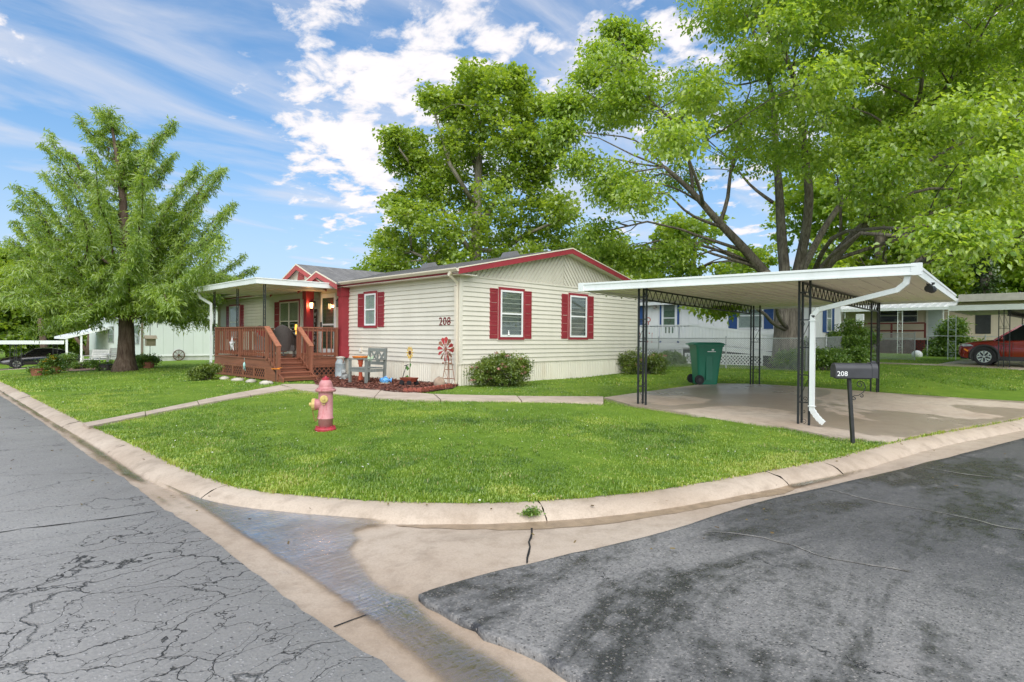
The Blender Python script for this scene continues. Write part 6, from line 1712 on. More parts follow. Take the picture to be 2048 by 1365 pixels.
# small grey animal statue
pg_ = atG(690, 762); gs_ = thing('animal_statue', 'small grey crouching animal statue beside the milk can', 'statue', (pg_.x, pg_.y, zg(pg_.x, pg_.y) + 0.02), R(-60))
GST = paint('grey_cast_stone', (0.28, 0.29, 0.28), 0.85, 0.35, 14, bump=0.5)
b = MB(); b.ball((0, 0, 0.10), 0.11, 10, 7, (1.0, 1.25, 0.95)); b.ball((0, -0.06, 0.23), 0.075, 9, 7); b.ball((0, -0.13, 0.21), 0.03, 7, 5)
for s in (-1, 1): b.lathe([(0.025, 0), (0.012, 0.03), (0.002, 0.05)], 6, (s * 0.045, -0.05, 0.28)); b.ball((s * 0.07, -0.12, 0.04), 0.04, 7, 5, (0.8, 1.4, 0.8))
b.build('body', GST, gs_, smooth=True)
# ------------------------------------------------------------------ white home with blue shutters behind the fence
WSID = paint('white_panel_siding', (0.82, 0.82, 0.80), 0.5, 0.05, 1.0, dirt=((0.6, 0.59, 0.54), 0.25), streak=True)
XN, YN = 25.0, 7.9
zN = zg(XN, YN)
nb = thing('white_home', 'white panelled home with blue shutters and a long white ramp behind the chain link fence', 'house', (XN, YN, zN))
def nbb(mb, name, mat, parent=None, **k): return mb.build(name, mat, parent or nb, world=True, **k)
ZN1 = 3.28; XN1, YN1 = 29.2, 24.0
b = MB(); b.box((XN + 0.03, YN + 0.03, zN - 0.4), (XN1, YN1, ZN1)); nw = nbb(b, 'wall', WSID)
pw2 = 0.4; y = YN + 0.06
while y < 20.5:
    b = MB(); b.box((XN, y, zN + 0.55), (XN + 0.031, y + pw2 - 0.012, ZN1 - 0.02)); nbb(b, 'wall_panel', WSID, nw); y += pw2
x = XN + 0.04
while x < XN1 - 0.2:
    b = MB(); b.box((x, YN, zN + 0.55), (x + pw2 - 0.012, YN + 0.031, ZN1 - 0.02)); nbb(b, 'wall_panel', WSID, nw); x += pw2
b = MB(); b.box((XN - 0.012, YN - 0.012, zN + 0.5), (XN + 0.05, YN + 0.05, ZN1)); nbb(b, 'corner_trim', WHITEP)
yc = atX(1396, 640, XN).y; b = MB(); b.box((XN - 0.02, yc - 0.05, zN + 0.5), (XN + 0.02, yc + 0.05, ZN1)); nbb(b, 'corner_trim', WHITEP)
# gable roof, ridge along Y
xm = (XN + XN1) / 2; zr_ = ZN1 + 0.62
b = MB()
for (xa, za, xb2, zb2) in ((XN - 0.35, ZN1 - 0.08, xm, zr_), (xm, zr_, XN1 + 0.35, ZN1 - 0.08)):
    b.hexa([(xa, YN - 0.35, za), (xb2, YN - 0.35, zb2), (xb2, YN1, zb2), (xa, YN1, za), (xa, YN - 0.35, za + 0.06), (xb2, YN - 0.35, zb2 + 0.06), (xb2, YN1, zb2 + 0.06), (xa, YN1, za + 0.06)])
nr_ = nbb(b, 'roof', SHING)
b = MB(); b.extr([(XN, YN + 0.005, ZN1 - 0.02), (XN1, YN + 0.005, ZN1 - 0.02), (xm, YN + 0.005, zr_ - 0.02)], (0, 0.05, 0)); nbb(b, 'gable', WSID)
for (xa, za, xb2, zb2) in ((XN - 0.36, ZN1 - 0.08, xm, zr_), (xm, zr_, XN1 + 0.36, ZN1 - 0.08)):
    b = MB(); b.extr([(xa, YN - 0.352, za + 0.06), (xb2, YN - 0.352, zb2 + 0.06), (xb2, YN - 0.352, zb2 - 0.1), (xa, YN - 0.352, za - 0.1)], (0, -0.02, 0)); nbb(b, 'rake_board', BLUEP, nr_)
b = MB(); b.box((XN - 0.37, YN - 0.3, ZN1 - 0.17), (XN - 0.352, YN1, ZN1 - 0.02)); nbb(b, 'fascia', WHITEP, nr_)
# windows
a0, a1 = yspan(1476, 1527, XN); z0 = atX(1500, 658, XN).z; z1 = atX(1500, 606, XN).z
window(('X', XN), a0, a1, z0, z1, None, inside='drape', tw=0.02, shutters=(1, 1), shut_w=0.38, root=nb, shut_mat=BLUEP)
a0, a1 = xspan(1651, 1661, YN); z0 = atY(1656, 664, YN).z; z1 = atY(1656, 610.5, YN).z
window(('Y', YN), a0, a1, z0, z1, BLUEP, inside='drape', tw=0.05, shutters=(1, 1), shut_w=0.34, root=nb, shut_mat=BLUEP)
a0, a1 = yspan(1324, 1355, XN); zd1 = atX(1340, 604, XN).z
b = MB(); b.box((XN - 0.05, a0, zd1 - 2.0), (XN - 0.02, a1, zd1)); nd = nbb(b, 'door', WHITEP)
b = MB(); b.box((XN - 0.06, a0 + 0.12, zd1 - 0.75), (XN - 0.051, a1 - 0.12, zd1 - 0.1)); b.box((XN - 0.06, a0 + 0.12, zd1 - 1.5), (XN - 0.051, a1 - 0.12, zd1 - 0.8)); nbb(b, 'pane', glass_mat('door_glass'), nd)
b = MB(); b.box((XN - 0.045, a0 - 0.1, zd1 - 2.0), (XN - 0.01, a0 - 0.002, zd1 + 0.1)); b.box((XN - 0.045, a1 + 0.002, zd1 - 2.0), (XN - 0.01, a1 + 0.1, zd1 + 0.1)); b.box((XN - 0.045, a0 - 0.002, zd1 + 0.002), (XN - 0.01, a1 + 0.002, zd1 + 0.1)); nbb(b, 'door_casing', BLUEP, nd)
y0_ = atX(1283, 640, XN).y; b = MB(); zz0 = atX(1283, 651, XN).z; b.box((XN - 0.04, y0_ - 0.15, zz0), (XN - 0.01, y0_ + 0.22, zz0 + 1.05)); nbb(b, 'shutter', BLUEP)
pl2 = atX(1312, 613, XN); b = MB(); b.lathe([(0.03, 0), (0.09, -0.05), (0.1, -0.2), (0.03, -0.24)], 8, (XN - 0.14, pl2.y, pl2.z + 0.1)); b.box((XN - 0.1, pl2.y - 0.05, pl2.z - 0.1), (XN - 0.01, pl2.y + 0.05, pl2.z + 0.15)); nbb(b, 'wall_lamp', paint('tan_lamp', (0.4, 0.36, 0.3), 0.5))
p8 = atX(1295, 643, XN - 1.5)
# ramp and deck
XRm = 23.6
rp = thing('ramp', 'white painted wooden deck and wheelchair ramp in front of the white home', 'ramp', (XRm, 12.0, zg(XRm, 12)))
def rb(mb, name, mat=WHITEP, parent=None, **k): return mb.build(name, mat, parent or rp, world=True, **k)
yA, yB, yC = atX(1285, 660, XRm).y, atX(1379, 660, XRm).y, atX(1568, 680, XRm).y
ztA = atX(1340, 652, XRm).z; zbA = atX(1340, 681, XRm).z; ztC = atX(1560, 676, XRm).z; zbC = atX(1560, 700, XRm).z
b = MB(); b.bar((XRm, yA + 2, ztA), (XRm, yB, ztA), 0.06, 0.09); rb(b, 'top_rail'); b = MB(); b.bar((XRm, yA + 2, zbA), (XRm, yB, zbA), 0.05, 0.07); rb(b, 'bottom_rail')
yv = yB
while yv < yA + 2:
    b = MB(); b.box((XRm - 0.03, yv, zbA), (XRm - 0.005, yv + 0.09, ztA)); rb(b, 'picket'); yv += 0.17
b = MB(); b.bar((XRm, yB, ztA + 0.05), (XRm, yC, ztC + 0.05), 0.06, 0.1); rb(b, 'top_rail')
k = 0; n_ = 26
for i in range(n_):
    t0, t1 = i / n_, (i + 0.93) / n_
    ya, yb2 = yB + (yC - yB) * t0, yB + (yC - yB) * t1
    q = lambda t, top: (ztA + (ztC - ztA) * t) if top else (zbA + (zbC - zbA) * t - 0.05)
    b = MB(); b.hexa([(XRm - 0.01, ya, q(t0, 0)), (XRm + 0.01, ya, q(t0, 0)), (XRm + 0.01, yb2, q(t1, 0)), (XRm - 0.01, yb2, q(t1, 0)), (XRm - 0.01, ya, q(t0, 1)), (XRm + 0.01, ya, q(t0, 1)), (XRm + 0.01, yb2, q(t1, 1)), (XRm - 0.01, yb2, q(t1, 1))]); rb(b, 'ramp_board')
b = MB(); b.hexa([(XRm - 0.03, yA + 2, zbA - 0.32), (XRm + 1.2, yA + 2, zbA - 0.32), (XRm + 1.2, yB, zbA - 0.32), (XRm - 0.03, yB, zbA - 0.32), (XRm - 0.03, yA + 2, zbA - 0.12), (XRm + 1.2, yA + 2, zbA - 0.12), (XRm + 1.2, yB, zbA - 0.12), (XRm - 0.03, yB, zbA - 0.12)]); rb(b, 'deck_floor')
b = MB(); b.hexa([(XRm - 0.02, yB, zbA - 0.32), (XRm + 1.1, yB, zbA - 0.32), (XRm + 1.1, yC, zbC - 0.3), (XRm - 0.02, yC, zbC - 0.3), (XRm - 0.02, yB, zbA - 0.12), (XRm + 1.1, yB, zbA - 0.12), (XRm + 1.1, yC, zbC - 0.14), (XRm - 0.02, yC, zbC - 0.14)]); rb(b, 'ramp_floor')
gz = zg(XRm, 12)
lattice((XRm, yB + 0.3, 0), (XRm, yA + 1.0, 0), gz, zbA - 0.33, WHITEP, rp, pitch=0.1, w=0.04, dep=(-1, 0, 0))
lattice((XRm, yC + 0.8, 0), (XRm, yB + 0.2, 0), gz, zbA - 0.55, WHITEP, rp, pitch=0.1, w=0.04, dep=(-1, 0, 0))
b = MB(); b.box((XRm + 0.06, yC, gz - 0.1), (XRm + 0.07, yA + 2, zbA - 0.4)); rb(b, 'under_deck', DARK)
pr_ = atX(1297, 640, XRm + 0.4); t = thing('red_metal_chair', 'red metal chair with a round back on the white deck', 'chair', (XRm + 0.4, pr_.y, zbA - 0.12))
RDM = paint('red_enamel', (0.5, 0.06, 0.04), 0.4); hz_ = pr_.z - (zbA - 0.12)
b = MB(); b.tube([(0, 0.1 * math.cos(a), hz_ + 0.1 * math.sin(a)) for a in np.linspace(0, 6.28, 14)], 0.02, 5); b.tube([(0, 0, hz_ - 0.1), (0, 0, 0.45)], 0.02, 5); b.build('back', RDM, t)
b = MB(); b.box((-0.4, -0.22, 0.42), (0.0, 0.22, 0.46)); b.build('seat', RDM, t)
for sx in (-0.38, -0.02):
    for sy in (-0.2, 0.2): b = MB(); b.tube([(sx, sy, 0), (sx, sy, 0.43)], 0.015, 5); b.build('leg', RDM, t)

# ------------------------------------------------------------------ chain link fence
def chain_fence(name, label, pts, H, pitch=0.075, wire=0.003, mesh=True, posts=None):
    base = pts[0]; f = thing(name, label, 'fence', (base[0], base[1], zg(*base)))
    def fb(mb, nm, parent=None, **k): return mb.build(nm, GALV, parent or f, world=True, **k)
    for (p, q) in zip(pts[:-1], pts[1:]):
        p, q = Vector((*p, 0)), Vector((*q, 0)); L = (q - p).length; d = (q - p) / L; z0, z1 = zg(p.x, p.y), zg(q.x, q.y)
        b = MB(); b.tube([p + Vector((0, 0, z0 + H)), q + Vector((0, 0, z1 + H))], 0.02, 6); fb(b, 'top_rail')
        n = max(1, round(L / 2.6))
        for i in range(n + 1):
            c = p + d * (L * i / n); zc_ = zg(c.x, c.y); b = MB(); b.tube([c + Vector((0, 0, zc_ - 0.2)), c + Vector((0, 0, zc_ + H + 0.03))], 0.025, 7); b.ball(c + Vector((0, 0, zc_ + H + 0.04)), 0.03, 7, 5); fb(b, 'fence_post')
        if mesh:
            b = MB()
            for sg in (1, -1):
                k = -int(H / pitch) - 1
                while k * pitch < L:
                    s0 = k * pitch; t0 = max(0, -s0 / H); t1 = min(1, (L - s0) / H)
                    if t1 > t0:
                        zf = lambda t: (t if sg > 0 else 1 - t) * H
                        A = p + d * (s0 + H * t0); B = p + d * (s0 + H * t1)
                        zz_ = lambda P_: z0 + (z1 - z0) * ((P_ - p).length / L)
                        b.hexa_bar(A + Vector((0, 0, zz_(A) + zf(t0))), B + Vector((0, 0, zz_(B) + zf(t1))), Vector((d.y, -d.x, 0)), wire * 2, wire * 2, 0)
                    k += 1
            fb(b, 'mesh', kind='stuff')
    return f
fA, fB = atG(1300, 732), atG(1612, 743)
chain_fence('chain_link_fence', 'galvanised chain link fence between the driveway lawn and the white home', [(fA.x, fA.y + 2.5), (fB.x, fB.y), (32.4, 7.55)], 1.15)
chain_fence('gate', 'chain link gate panel standing open past the white home', [(32.5, 7.5), (32.6, 5.7)], 1.25, pitch=0.05, wire=0.004)
chain_fence('back_fence', 'low chain link fence in front of the tan home and red car', [(37.5, 6.0), (37.5, -6)], 1.1, mesh=False)

# ------------------------------------------------------------------ tan home at the right
TANS = paint('tan_siding', (0.50, 0.43, 0.33), 0.6, 0.08, 1.2)
XT = 45.0; zT = zg(XT, 4)
th = thing('tan_home', 'tan sided home with a long metal porch roof behind the red car', 'house', (XT, 4, zT))
def tb(mb, name, mat, parent=None, **k): return mb.build(name, mat, parent or th, world=True, **k)
yT0, yT1 = -14.0, atX(1640, 640, XT).y
zTe = 3.85
b = MB(); b.box((XT + 0.03, yT0, zT - 0.3), (XT + 4.5, yT1, zTe)); tw_ = tb(b, 'wall', TANS)
for k in range(22):
    z = zT + 0.75 + k * 0.127
    if z > zTe - 0.1: break
    b = MB(); b.hexa([(XT - 0.012, yT0, z), (XT + 0.04, yT0, z), (XT + 0.04, yT1, z), (XT - 0.012, yT1, z), (XT + 0.01, yT0, z + 0.126), (XT + 0.04, yT0, z + 0.126), (XT + 0.04, yT1, z + 0.126), (XT + 0.01, yT1, z + 0.126)]); tb(b, 'siding_board', TANS, tw_)
# porch roof sloping up to ridge, ribbed metal
zp0 = atX(1780, 619, 42.3).z; zp1 = zp0 + 0.75
yp0, yp1 = atX(1905, 640, 42.3).y, atX(1660, 640, 42.3).y
METR = paint('white_metal_roof', (0.66, 0.67, 0.65), 0.4, 0.12, 1.2, dirt=((0.35, 0.36, 0.33), 0.5))
b = MB(); b.hexa([(42.3, yp0, zp0), (47.0, yp0, zp1), (47.0, yp1, zp1), (42.3, yp1, zp0), (42.3, yp0, zp0 + 0.06), (47.0, yp0, zp1 + 0.06), (47.0, yp1, zp1 + 0.06), (42.3, yp1, zp0 + 0.06)]); pr0 = tb(b, 'porch_roof', METR)
y = yp0
while y < yp1:
    b = MB(); b.hexa([(42.28, y, zp0 + 0.055), (47, y, zp1 + 0.055), (47, y + 0.06, zp1 + 0.055), (42.28, y + 0.06, zp0 + 0.055), (42.28, y, zp0 + 0.1), (47, y, zp1 + 0.1), (47, y + 0.06, zp1 + 0.1), (42.28, y + 0.06, zp0 + 0.1)]); tb(b, 'roof_rib', METR, pr0); y += 0.42
b = MB(); b.box((42.26, yp0, zp0 - 0.1), (42.29, yp1, zp0 + 0.07)); tb(b, 'fascia', WHITEM, pr0)
b = MB(); b.box((44.0, yT0, zTe + 0.02), (49.6, yp0 - 0.05, zTe + 0.45)); tb(b, 'upper_fascia', paint('grey_tan_fascia', (0.42, 0.40, 0.35), 0.6), pr0)
for px in ((1756, 1799), (1802, 1836)):
    a0, a1 = yspan(px[0], px[1], XT); z0, z1 = atX(px[0], 646, XT).z, atX(px[0], 619, XT).z
    window(('X', XT), a0, a1, z0, z1, None, inside='dark', tw=0.03, root=th, wfrm=paint('old_window_frame', (0.52, 0.52, 0.47), 0.5))
a0, a1 = yspan(1857, 1884, XT); z1 = atX(1870, 613, XT).z; z0 = atX(1870, 675, XT).z
b = MB(); b.box((XT - 0.08, a0, z0), (XT - 0.02, a1, z1)); tdo = tb(b, 'door', paint('grey_green_door', (0.36, 0.42, 0.40), 0.5)); b = MB(); b.box((XT - 0.07, a0 - 0.13, z0), (XT - 0.03, a0 - 0.003, z1)); b.box((XT - 0.07, a1 + 0.003, z0), (XT - 0.03, a1 + 0.13, z1)); tb(b, 'door_casing', paint('old_window_frame', (0.52, 0.52, 0.47), 0.5), tdo)
a0, a1 = yspan(1951, 1982, XT); b = MB(); b.box((XT - 0.03, a0, atX(1960, 668, XT).z), (XT - 0.015, a1, atX(1960, 630, XT).z)); tb(b, 'dark_opening', DARK)
# porch deck with dark red rails
DRED = paint('dark_red_rail', (0.09, 0.014, 0.012), 0.6)
zf_ = atX(1800, 676, 42.6).z
tp = thing('tan_home_porch', 'raised porch with dark red rails in front of the tan home', 'porch', (42.6, 6, zT))
def tpb(mb, name, mat, parent=None): return mb.build(name, mat, parent or tp, world=True)
ya, yb2 = atX(1850, 660, 42.6).y, atX(1720, 660, 42.6).y; yc_ = atX(1925, 660, 42.6).y; ye_ = atX(1890, 660, 42.6).y
b = MB(); b.box((42.6, yc_, zf_ - 0.12), (44.95, yb2, zf_)); tpb(b, 'deck_floor', paint('grey_deck', (0.3, 0.29, 0.27), 0.7))
zr0 = atX(1800, 647, 42.6).z; zr1 = atX(1800, 662, 42.6).z
for (y0_, y1_) in ((ya, yb2), (yc_, ye_)):
    for z in (zr0, zr1): b = MB(); b.bar((42.6, y0_, z), (42.6, y1_, z), 0.05, 0.09); tpb(b, 'rail', DRED)
    n_ = max(1, int((y1_ - y0_) / 1.5))
    for i in range(n_ + 1): yq = y0_ + (y1_ - y0_) * i / n_; b = MB(); b.box((42.57, yq - 0.05, zf_), (42.66, yq + 0.05, zr0)); tpb(b, 'post', DRED)
lattice((42.65, ya, 0), (42.65, ya + 0.9, 0), zT, zf_ - 0.13, DRED, tp, pitch=0.14, w=0.05, dep=(-1, 0, 0)); lattice((42.65, ya + 0.95, 0), (42.65, yb2, 0), zT, zf_ - 0.13, DRED, tp, pitch=0.14, w=0.05, dep=(-1, 0, 0))
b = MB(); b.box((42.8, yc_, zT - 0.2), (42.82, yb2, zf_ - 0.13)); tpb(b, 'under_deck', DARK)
for px in (1690, 1805, 1897):
    y = atX(px, 640, 42.4).y; iron_panel(tp, (42.4, y, 0), (0, 1, 0), 0.25, zT, zp0, mat=WHITEM, rungs=4, bar=0.035)
# white utility box by the fence
pe = atX(1720, 640, 40); t = thing('utility_box', 'white utility box on a post beside the shrub', 'utility box', (40, pe.y, zg(40, pe.y)))
zq = pe.z - zg(40, pe.y); b = MB(); b.box((-0.1, -0.2, zq - 0.25), (0.1, 0.2, zq + 0.35)); b.build('box', WHITEP, t); b = MB(); b.box((-0.04, -0.18, 0), (0.04, -0.1, zq - 0.25)); b.box((-0.04, 0.1, 0), (0.04, 0.18, zq - 0.25)); b.build('post', WHITEP, t)

# ------------------------------------------------------------------ carport over the red car
XC2 = 28.4; zc2 = atX(1960, 621, XC2).z; yL2 = atX(1897, 620, XC2).y
c2 = thing('red_car_carport', 'white flat carport roof over the red car at the right edge', 'carport', (XC2, yL2, zg(XC2, yL2)))
def c2b(mb, name, mat, parent=None): return mb.build(name, mat, parent or c2, world=True)
b = MB(); b.box((XC2 + 0.03, -4.5, zc2 + 0.05), (XC2 + 6.5, yL2 - 0.03, zc2 + 0.16)); c2b(b, 'roof_pan', SOFFIT)
b = MB(); b.box((XC2, -4.5, zc2), (XC2 + 0.03, yL2, zc2 + 0.21)); c2b(b, 'fascia', WHITEM); b = MB(); b.box((XC2 + 0.03, yL2 - 0.03, zc2), (XC2 + 6.5, yL2, zc2 + 0.21)); c2b(b, 'fascia', WHITEM)
pp = atX(2008, 700, XC2 + 0.25)
for y, x in ((pp.y, XC2 + 0.25),):
    z0 = zg(x, y); iron_panel(c2, (x, y - 0.16, 0), (0, 1, 0), 0.17, z0, zc2 + 0.05, rungs=3, bar=0.03); iron_panel(c2, (x, y + 0.01, 0), (0, 1, 0), 0.15, z0, zc2 + 0.05, rungs=3, bar=0.03, legs=(1,))
for x, y in ((XC2 + 5.5, pp.y - 0.4), (XC2 + 5.5, pp.y - 0.9)):
    iron_panel(c2, (x, y, 0), (0, 1, 0), 0.2, zg(x, y), zc2 + 0.05, rungs=3, bar=0.035)
b = MB(); A = Vector((XC2 + 0.3, pp.y - 0.1, zc2 + 0.0)); B = Vector((XC2 + 5.5, pp.y - 0.4, zc2)); b.bar(A, B, 0.04, 0.04); b.bar(A - Vector((0, 0, .2)), B - Vector((0, 0, .2)), 0.04, 0.04)
for k in range(20): b.bar(A.lerp(B, k / 20), A.lerp(B, (k + .5) / 20) - Vector((0, 0, .2)), 0.02); b.bar(A.lerp(B, (k + .5) / 20) - Vector((0, 0, .2)), A.lerp(B, (k + 1) / 20), 0.02)
c2b(b, 'truss', IRON)
yw_ = atX(1912, 650, XC2 + 5.8).y
iron_panel(c2, (XC2 + 5.8, yw_, 0), (0, 1, 0), 0.3, zg(34, yw_), zc2 + 0.05, mat=WHITEM, rungs=3, bar=0.035)
# its driveway slab
sl2 = np.array([(XC2 - 0.3, -6.0), (XC2 - 0.3, yL2 + 0.2), (XC2 + 0.2, yL2 + 7.5), (XC2 + 0.5, yL2 + 7.5), (XC2 + 0.5, yL2 + 0.4), (XC2 + 6, yL2 + 0.2), (XC2 + 6, -6)])
o = slab_from(sl2, 'far_driveway', DRIVE_M, None, 0.03, 0.1, 1.5); tag(o, 'concrete parking slab under the red car', kind='structure')
b = MB(); pb2 = atG(1834, 714); b.ball((0, 0, 0.1), 0.25, 12, 8, (1, 1, 0.95)); o = b.build('white_globe', WHITEP, None, smooth=True); o.location = (pb2.x, pb2.y, zg(pb2.x, pb2.y)); tag(o, 'white garden globe on the grass by the gate', 'ornament')

# ------------------------------------------------------------------ white home at the left, its porch and carport
LW = paint('pale_green_white_siding', (0.66, 0.71, 0.66), 0.5, 0.05, 0.8, dirt=((0.5, 0.52, 0.48), 0.2), streak=True)
XL, YLw = 9.7, 42.8
zL = zg(XL, YLw)
lh = thing('far_white_home', 'white home with a plain end wall behind the feathery tree', 'house', (XL, YLw, zL))
def lb(mb, name, mat, parent=None): return mb.build(name, mat, parent or lh, world=True)
zLt = 2.62
b = MB(); b.box((XL + 0.03, YLw + 0.03, zL + 0.35), (XL + 8, 60, zLt)); lw_ = lb(b, 'wall', LW)
x = XL
while x < XL + 5.2:
    b = MB(); b.box((x, YLw, zL + 0.4), (x + 0.59, YLw + 0.031, zLt)); lb(b, 'wall_panel', LW, lw_); x += 0.6
y = YLw + 0.01
while y < 58:
    b = MB(); b.box((XL, y, zL + 0.4), (XL + 0.031, y + 0.59, zLt)); lb(b, 'wall_panel', LW, lw_); y += 0.6
b = MB(); b.box((XL + 0.05, YLw + 0.05, zL - 1.2), (XL + 8, 60, zL + 0.4)); lb(b, 'skirting', paint('pale_skirting', (0.55, 0.56, 0.52), 0.6))
b = MB(); b.box((XL - 0.03, YLw - 0.02, zL + 0.3), (XL + 5.2, YLw + 0.001, zL + 0.4)); lb(b, 'skirting_rail', WHITEP)
xm = XL + 4; b = MB()
for (xa, za, xb2, zb2) in ((XL - 0.3, zLt - 0.02, xm, zLt + 0.9), (xm, zLt + 0.9, XL + 8.3, zLt - 0.02)):
    b.hexa([(xa, YLw - 0.3, za), (xb2, YLw - 0.3, zb2), (xb2, 60, zb2), (xa, 60, za), (xa, YLw - 0.3, za + 0.1), (xb2, YLw - 0.3, zb2 + 0.1), (xb2, 60, zb2 + 0.1), (xa, 60, za + 0.1)])
lb(b, 'roof', paint('pale_metal_roof', (0.6, 0.61, 0.6), 0.45, 0.1, 1))
b = MB(); b.extr([(XL, YLw + 0.01, zLt - 0.01), (XL + 8, YLw + 0.01, zLt - 0.01), (xm, YLw + 0.01, zLt + 0.88)], (0, 0.05, 0)); lb(b, 'gable', LW)
b = MB(); b.box((XL - 0.06, YLw - 0.06, zL + 0.1), (XL + 0.05, YLw + 0.05, zLt)); lb(b, 'downspout', paint('brown_downspout', (0.2, 0.16, 0.12), 0.6))
for (p0, p1) in ((218, 228), (266, 279)):
    a0, a1 = yspan(p0, p1, XL); window(('X', XL), a0, a1, zL + 1.1, zL + 2.3, None, inside='drape', tw=0.03, root=lh, wfrm=paint('grey_frame', (0.3, 0.31, 0.3), 0.6))
aw2 = thing('far_porch_roof', 'white metal porch roof reaching out from the far white home', 'awning', (7, 50, zg(7, 50)))
b = MB(); pA = atX(130, 674, 7.0); pB = Vector((XL, pA.y, 2.1))
b.hexa([(7.0, pA.y, pA.z - 0.17), (XL, pA.y, 1.93), (XL, pA.y + 5, 1.93), (7.0, pA.y + 5, pA.z - 0.17), (7.0, pA.y, pA.z), (XL, pA.y, 2.1), (XL, pA.y + 5, 2.1), (7.0, pA.y + 5, pA.z)]); b.build('roof_pan', WHITEM, aw2, world=True)
for x in (7.05, 7.9): b = MB(); b.box((x, pA.y + 0.05, zg(x, pA.y) - 0.1), (x + 0.12, pA.y + 0.17, pA.z - 0.15 + (x - 7.0) * 0.25)); b.build('post', WHITEM, aw2, world=True)
cp3 = thing('far_carport', 'long white carport roof over the black car at the left edge', 'carport', (4, pA.y, zg(4, pA.y)))
zc3 = atX(60, 687, 5.0).z
b = MB(); b.box((-2.0, pA.y + 0.3, zc3 - 0.05), (6.98, pA.y + 6, zc3 + 0.08)); b.build('roof_pan', SOFFIT, cp3, world=True); b = MB(); b.box((-2.0, pA.y + 0.25, zc3 - 0.08), (6.98, pA.y + 0.298, zc3 + 0.18)); b.build('fascia', WHITEM, cp3, world=True)
for px in (33, 106, 20):
    q = atY(px, 690, pA.y + 0.4); iron_panel(cp3, (q.x, q.y, 0), (1, 0, 0), 0.25, zg(q.x, q.y) - 0.1, zc3, rungs=3, bar=0.035)
o = slab_from(np.array([(1.4, pA.y - 1.0), (8.5, pA.y - 1.0), (8.5, pA.y + 6), (1.4, pA.y + 6)]), 'far_left_driveway', DRIVE_M, None, 0.03, 0.1, 1.5); tag(o, 'concrete parking slab under the black car', kind='structure')
# patio bits
PATR = paint('red_brown_gravel', (0.2, 0.11, 0.08), 0.9, 0.3, 6, bump=0.5)
pq = [atG(70, 741), atG(150, 744), atG(200, 741), atG(235, 739), atG(200, 733), atG(120, 735)]
tag(flat_poly('gravel_patch', np.array([(p.x, p.y) for p in pq]), lambda P: zg_np(P) + 0.03, PATR, step=0.8), 'red brown gravel around the far patio', kind='stuff')
WMET = paint('white_patio_metal', (0.62, 0.61, 0.57), 0.5, 0.1, 5)
def slat_bench(px, py, rz, wid, label, nm='garden_bench', cat='bench'):
    p = atG(px, py); t = thing(nm, label, cat, (p.x, p.y, p.z), rz)
    for s in (-1, 1):
        b = MB(); b.tube([(s * wid, -0.25, 0), (s * wid, -0.25, 0.62), (s * wid, 0.22, 0.62)], 0.025, 6); b.build('arm', WMET, t); b = MB(); b.tube([(s * wid, 0.3, 0), (s * wid, 0.22, 0.45), (s * wid, 0.3, 0.95)], 0.025, 6); b.build('leg', WMET, t)
    for k in range(5): b = MB(); b.box((-wid, -0.25 + k * 0.1, 0.43), (wid, -0.17 + k * 0.1, 0.46)); b.build('seat_slat', WMET, t)
    for k in range(5): b = MB(); b.box((-wid, 0.24 + k * 0.012, 0.52 + k * 0.09), (wid, 0.26 + k * 0.012, 0.58 + k * 0.09)); b.build('back_slat', WMET, t)
slat_bench(192, 736, R(-60), 0.55, 'white slatted metal bench near the far patio')
slat_bench(233, 738, R(-20), 0.28, 'white metal chair next to the feathery tree trunk', 'patio_chair', 'chair')
p = atG(214, 737); t = thing('patio_table', 'small white round patio table between bench and tree', 'table', (p.x, p.y, p.z)); b = MB(); b.lathe([(0.38, 0.66), (0.38, 0.70), (0.02, 0.705)], 18); b.build('top', WMET, t)
for k in range(3): a = k * 2.1; b = MB(); b.tube([(0.0, 0, 0.66), (0.03 * math.cos(a), 0.03 * math.sin(a), 0.3), (0.25 * math.cos(a), 0.25 * math.sin(a), 0.0)], 0.018, 5); b.build('leg', WMET, t)
p = atY(358, 727, YLw - 0.15); t = thing('wagon_wheel', 'small dark wagon wheel leaning on the white end wall', 'ornament', (p.x, YLw - 0.12, zg(p.x, YLw - 0.12)))
WHL = paint('dark_brown_wheel', (0.1, 0.05, 0.03), 0.8); b = MB(); b.tube([(0.34 * math.cos(a), 0, 0.36 + 0.34 * math.sin(a)) for a in np.linspace(0, 2 * math.pi, 22)], 0.03, 6); b.build('wheel_rim', WHL, t); b = MB(); b.lathe([(0.06, -0.05), (0.06, 0.05)], 8, (0, 0, 0.36), Matrix.Rotation(R(90), 3, 'X')); b.build('hub', WHL, t)
for k in range(8): a = k * math.pi / 4; b = MB(); b.tube([(0.05 * math.cos(a), 0, 0.36 + 0.05 * math.sin(a)), (0.33 * math.cos(a), 0, 0.36 + 0.33 * math.sin(a))], 0.016, 5); b.build('spoke', WHL, t)
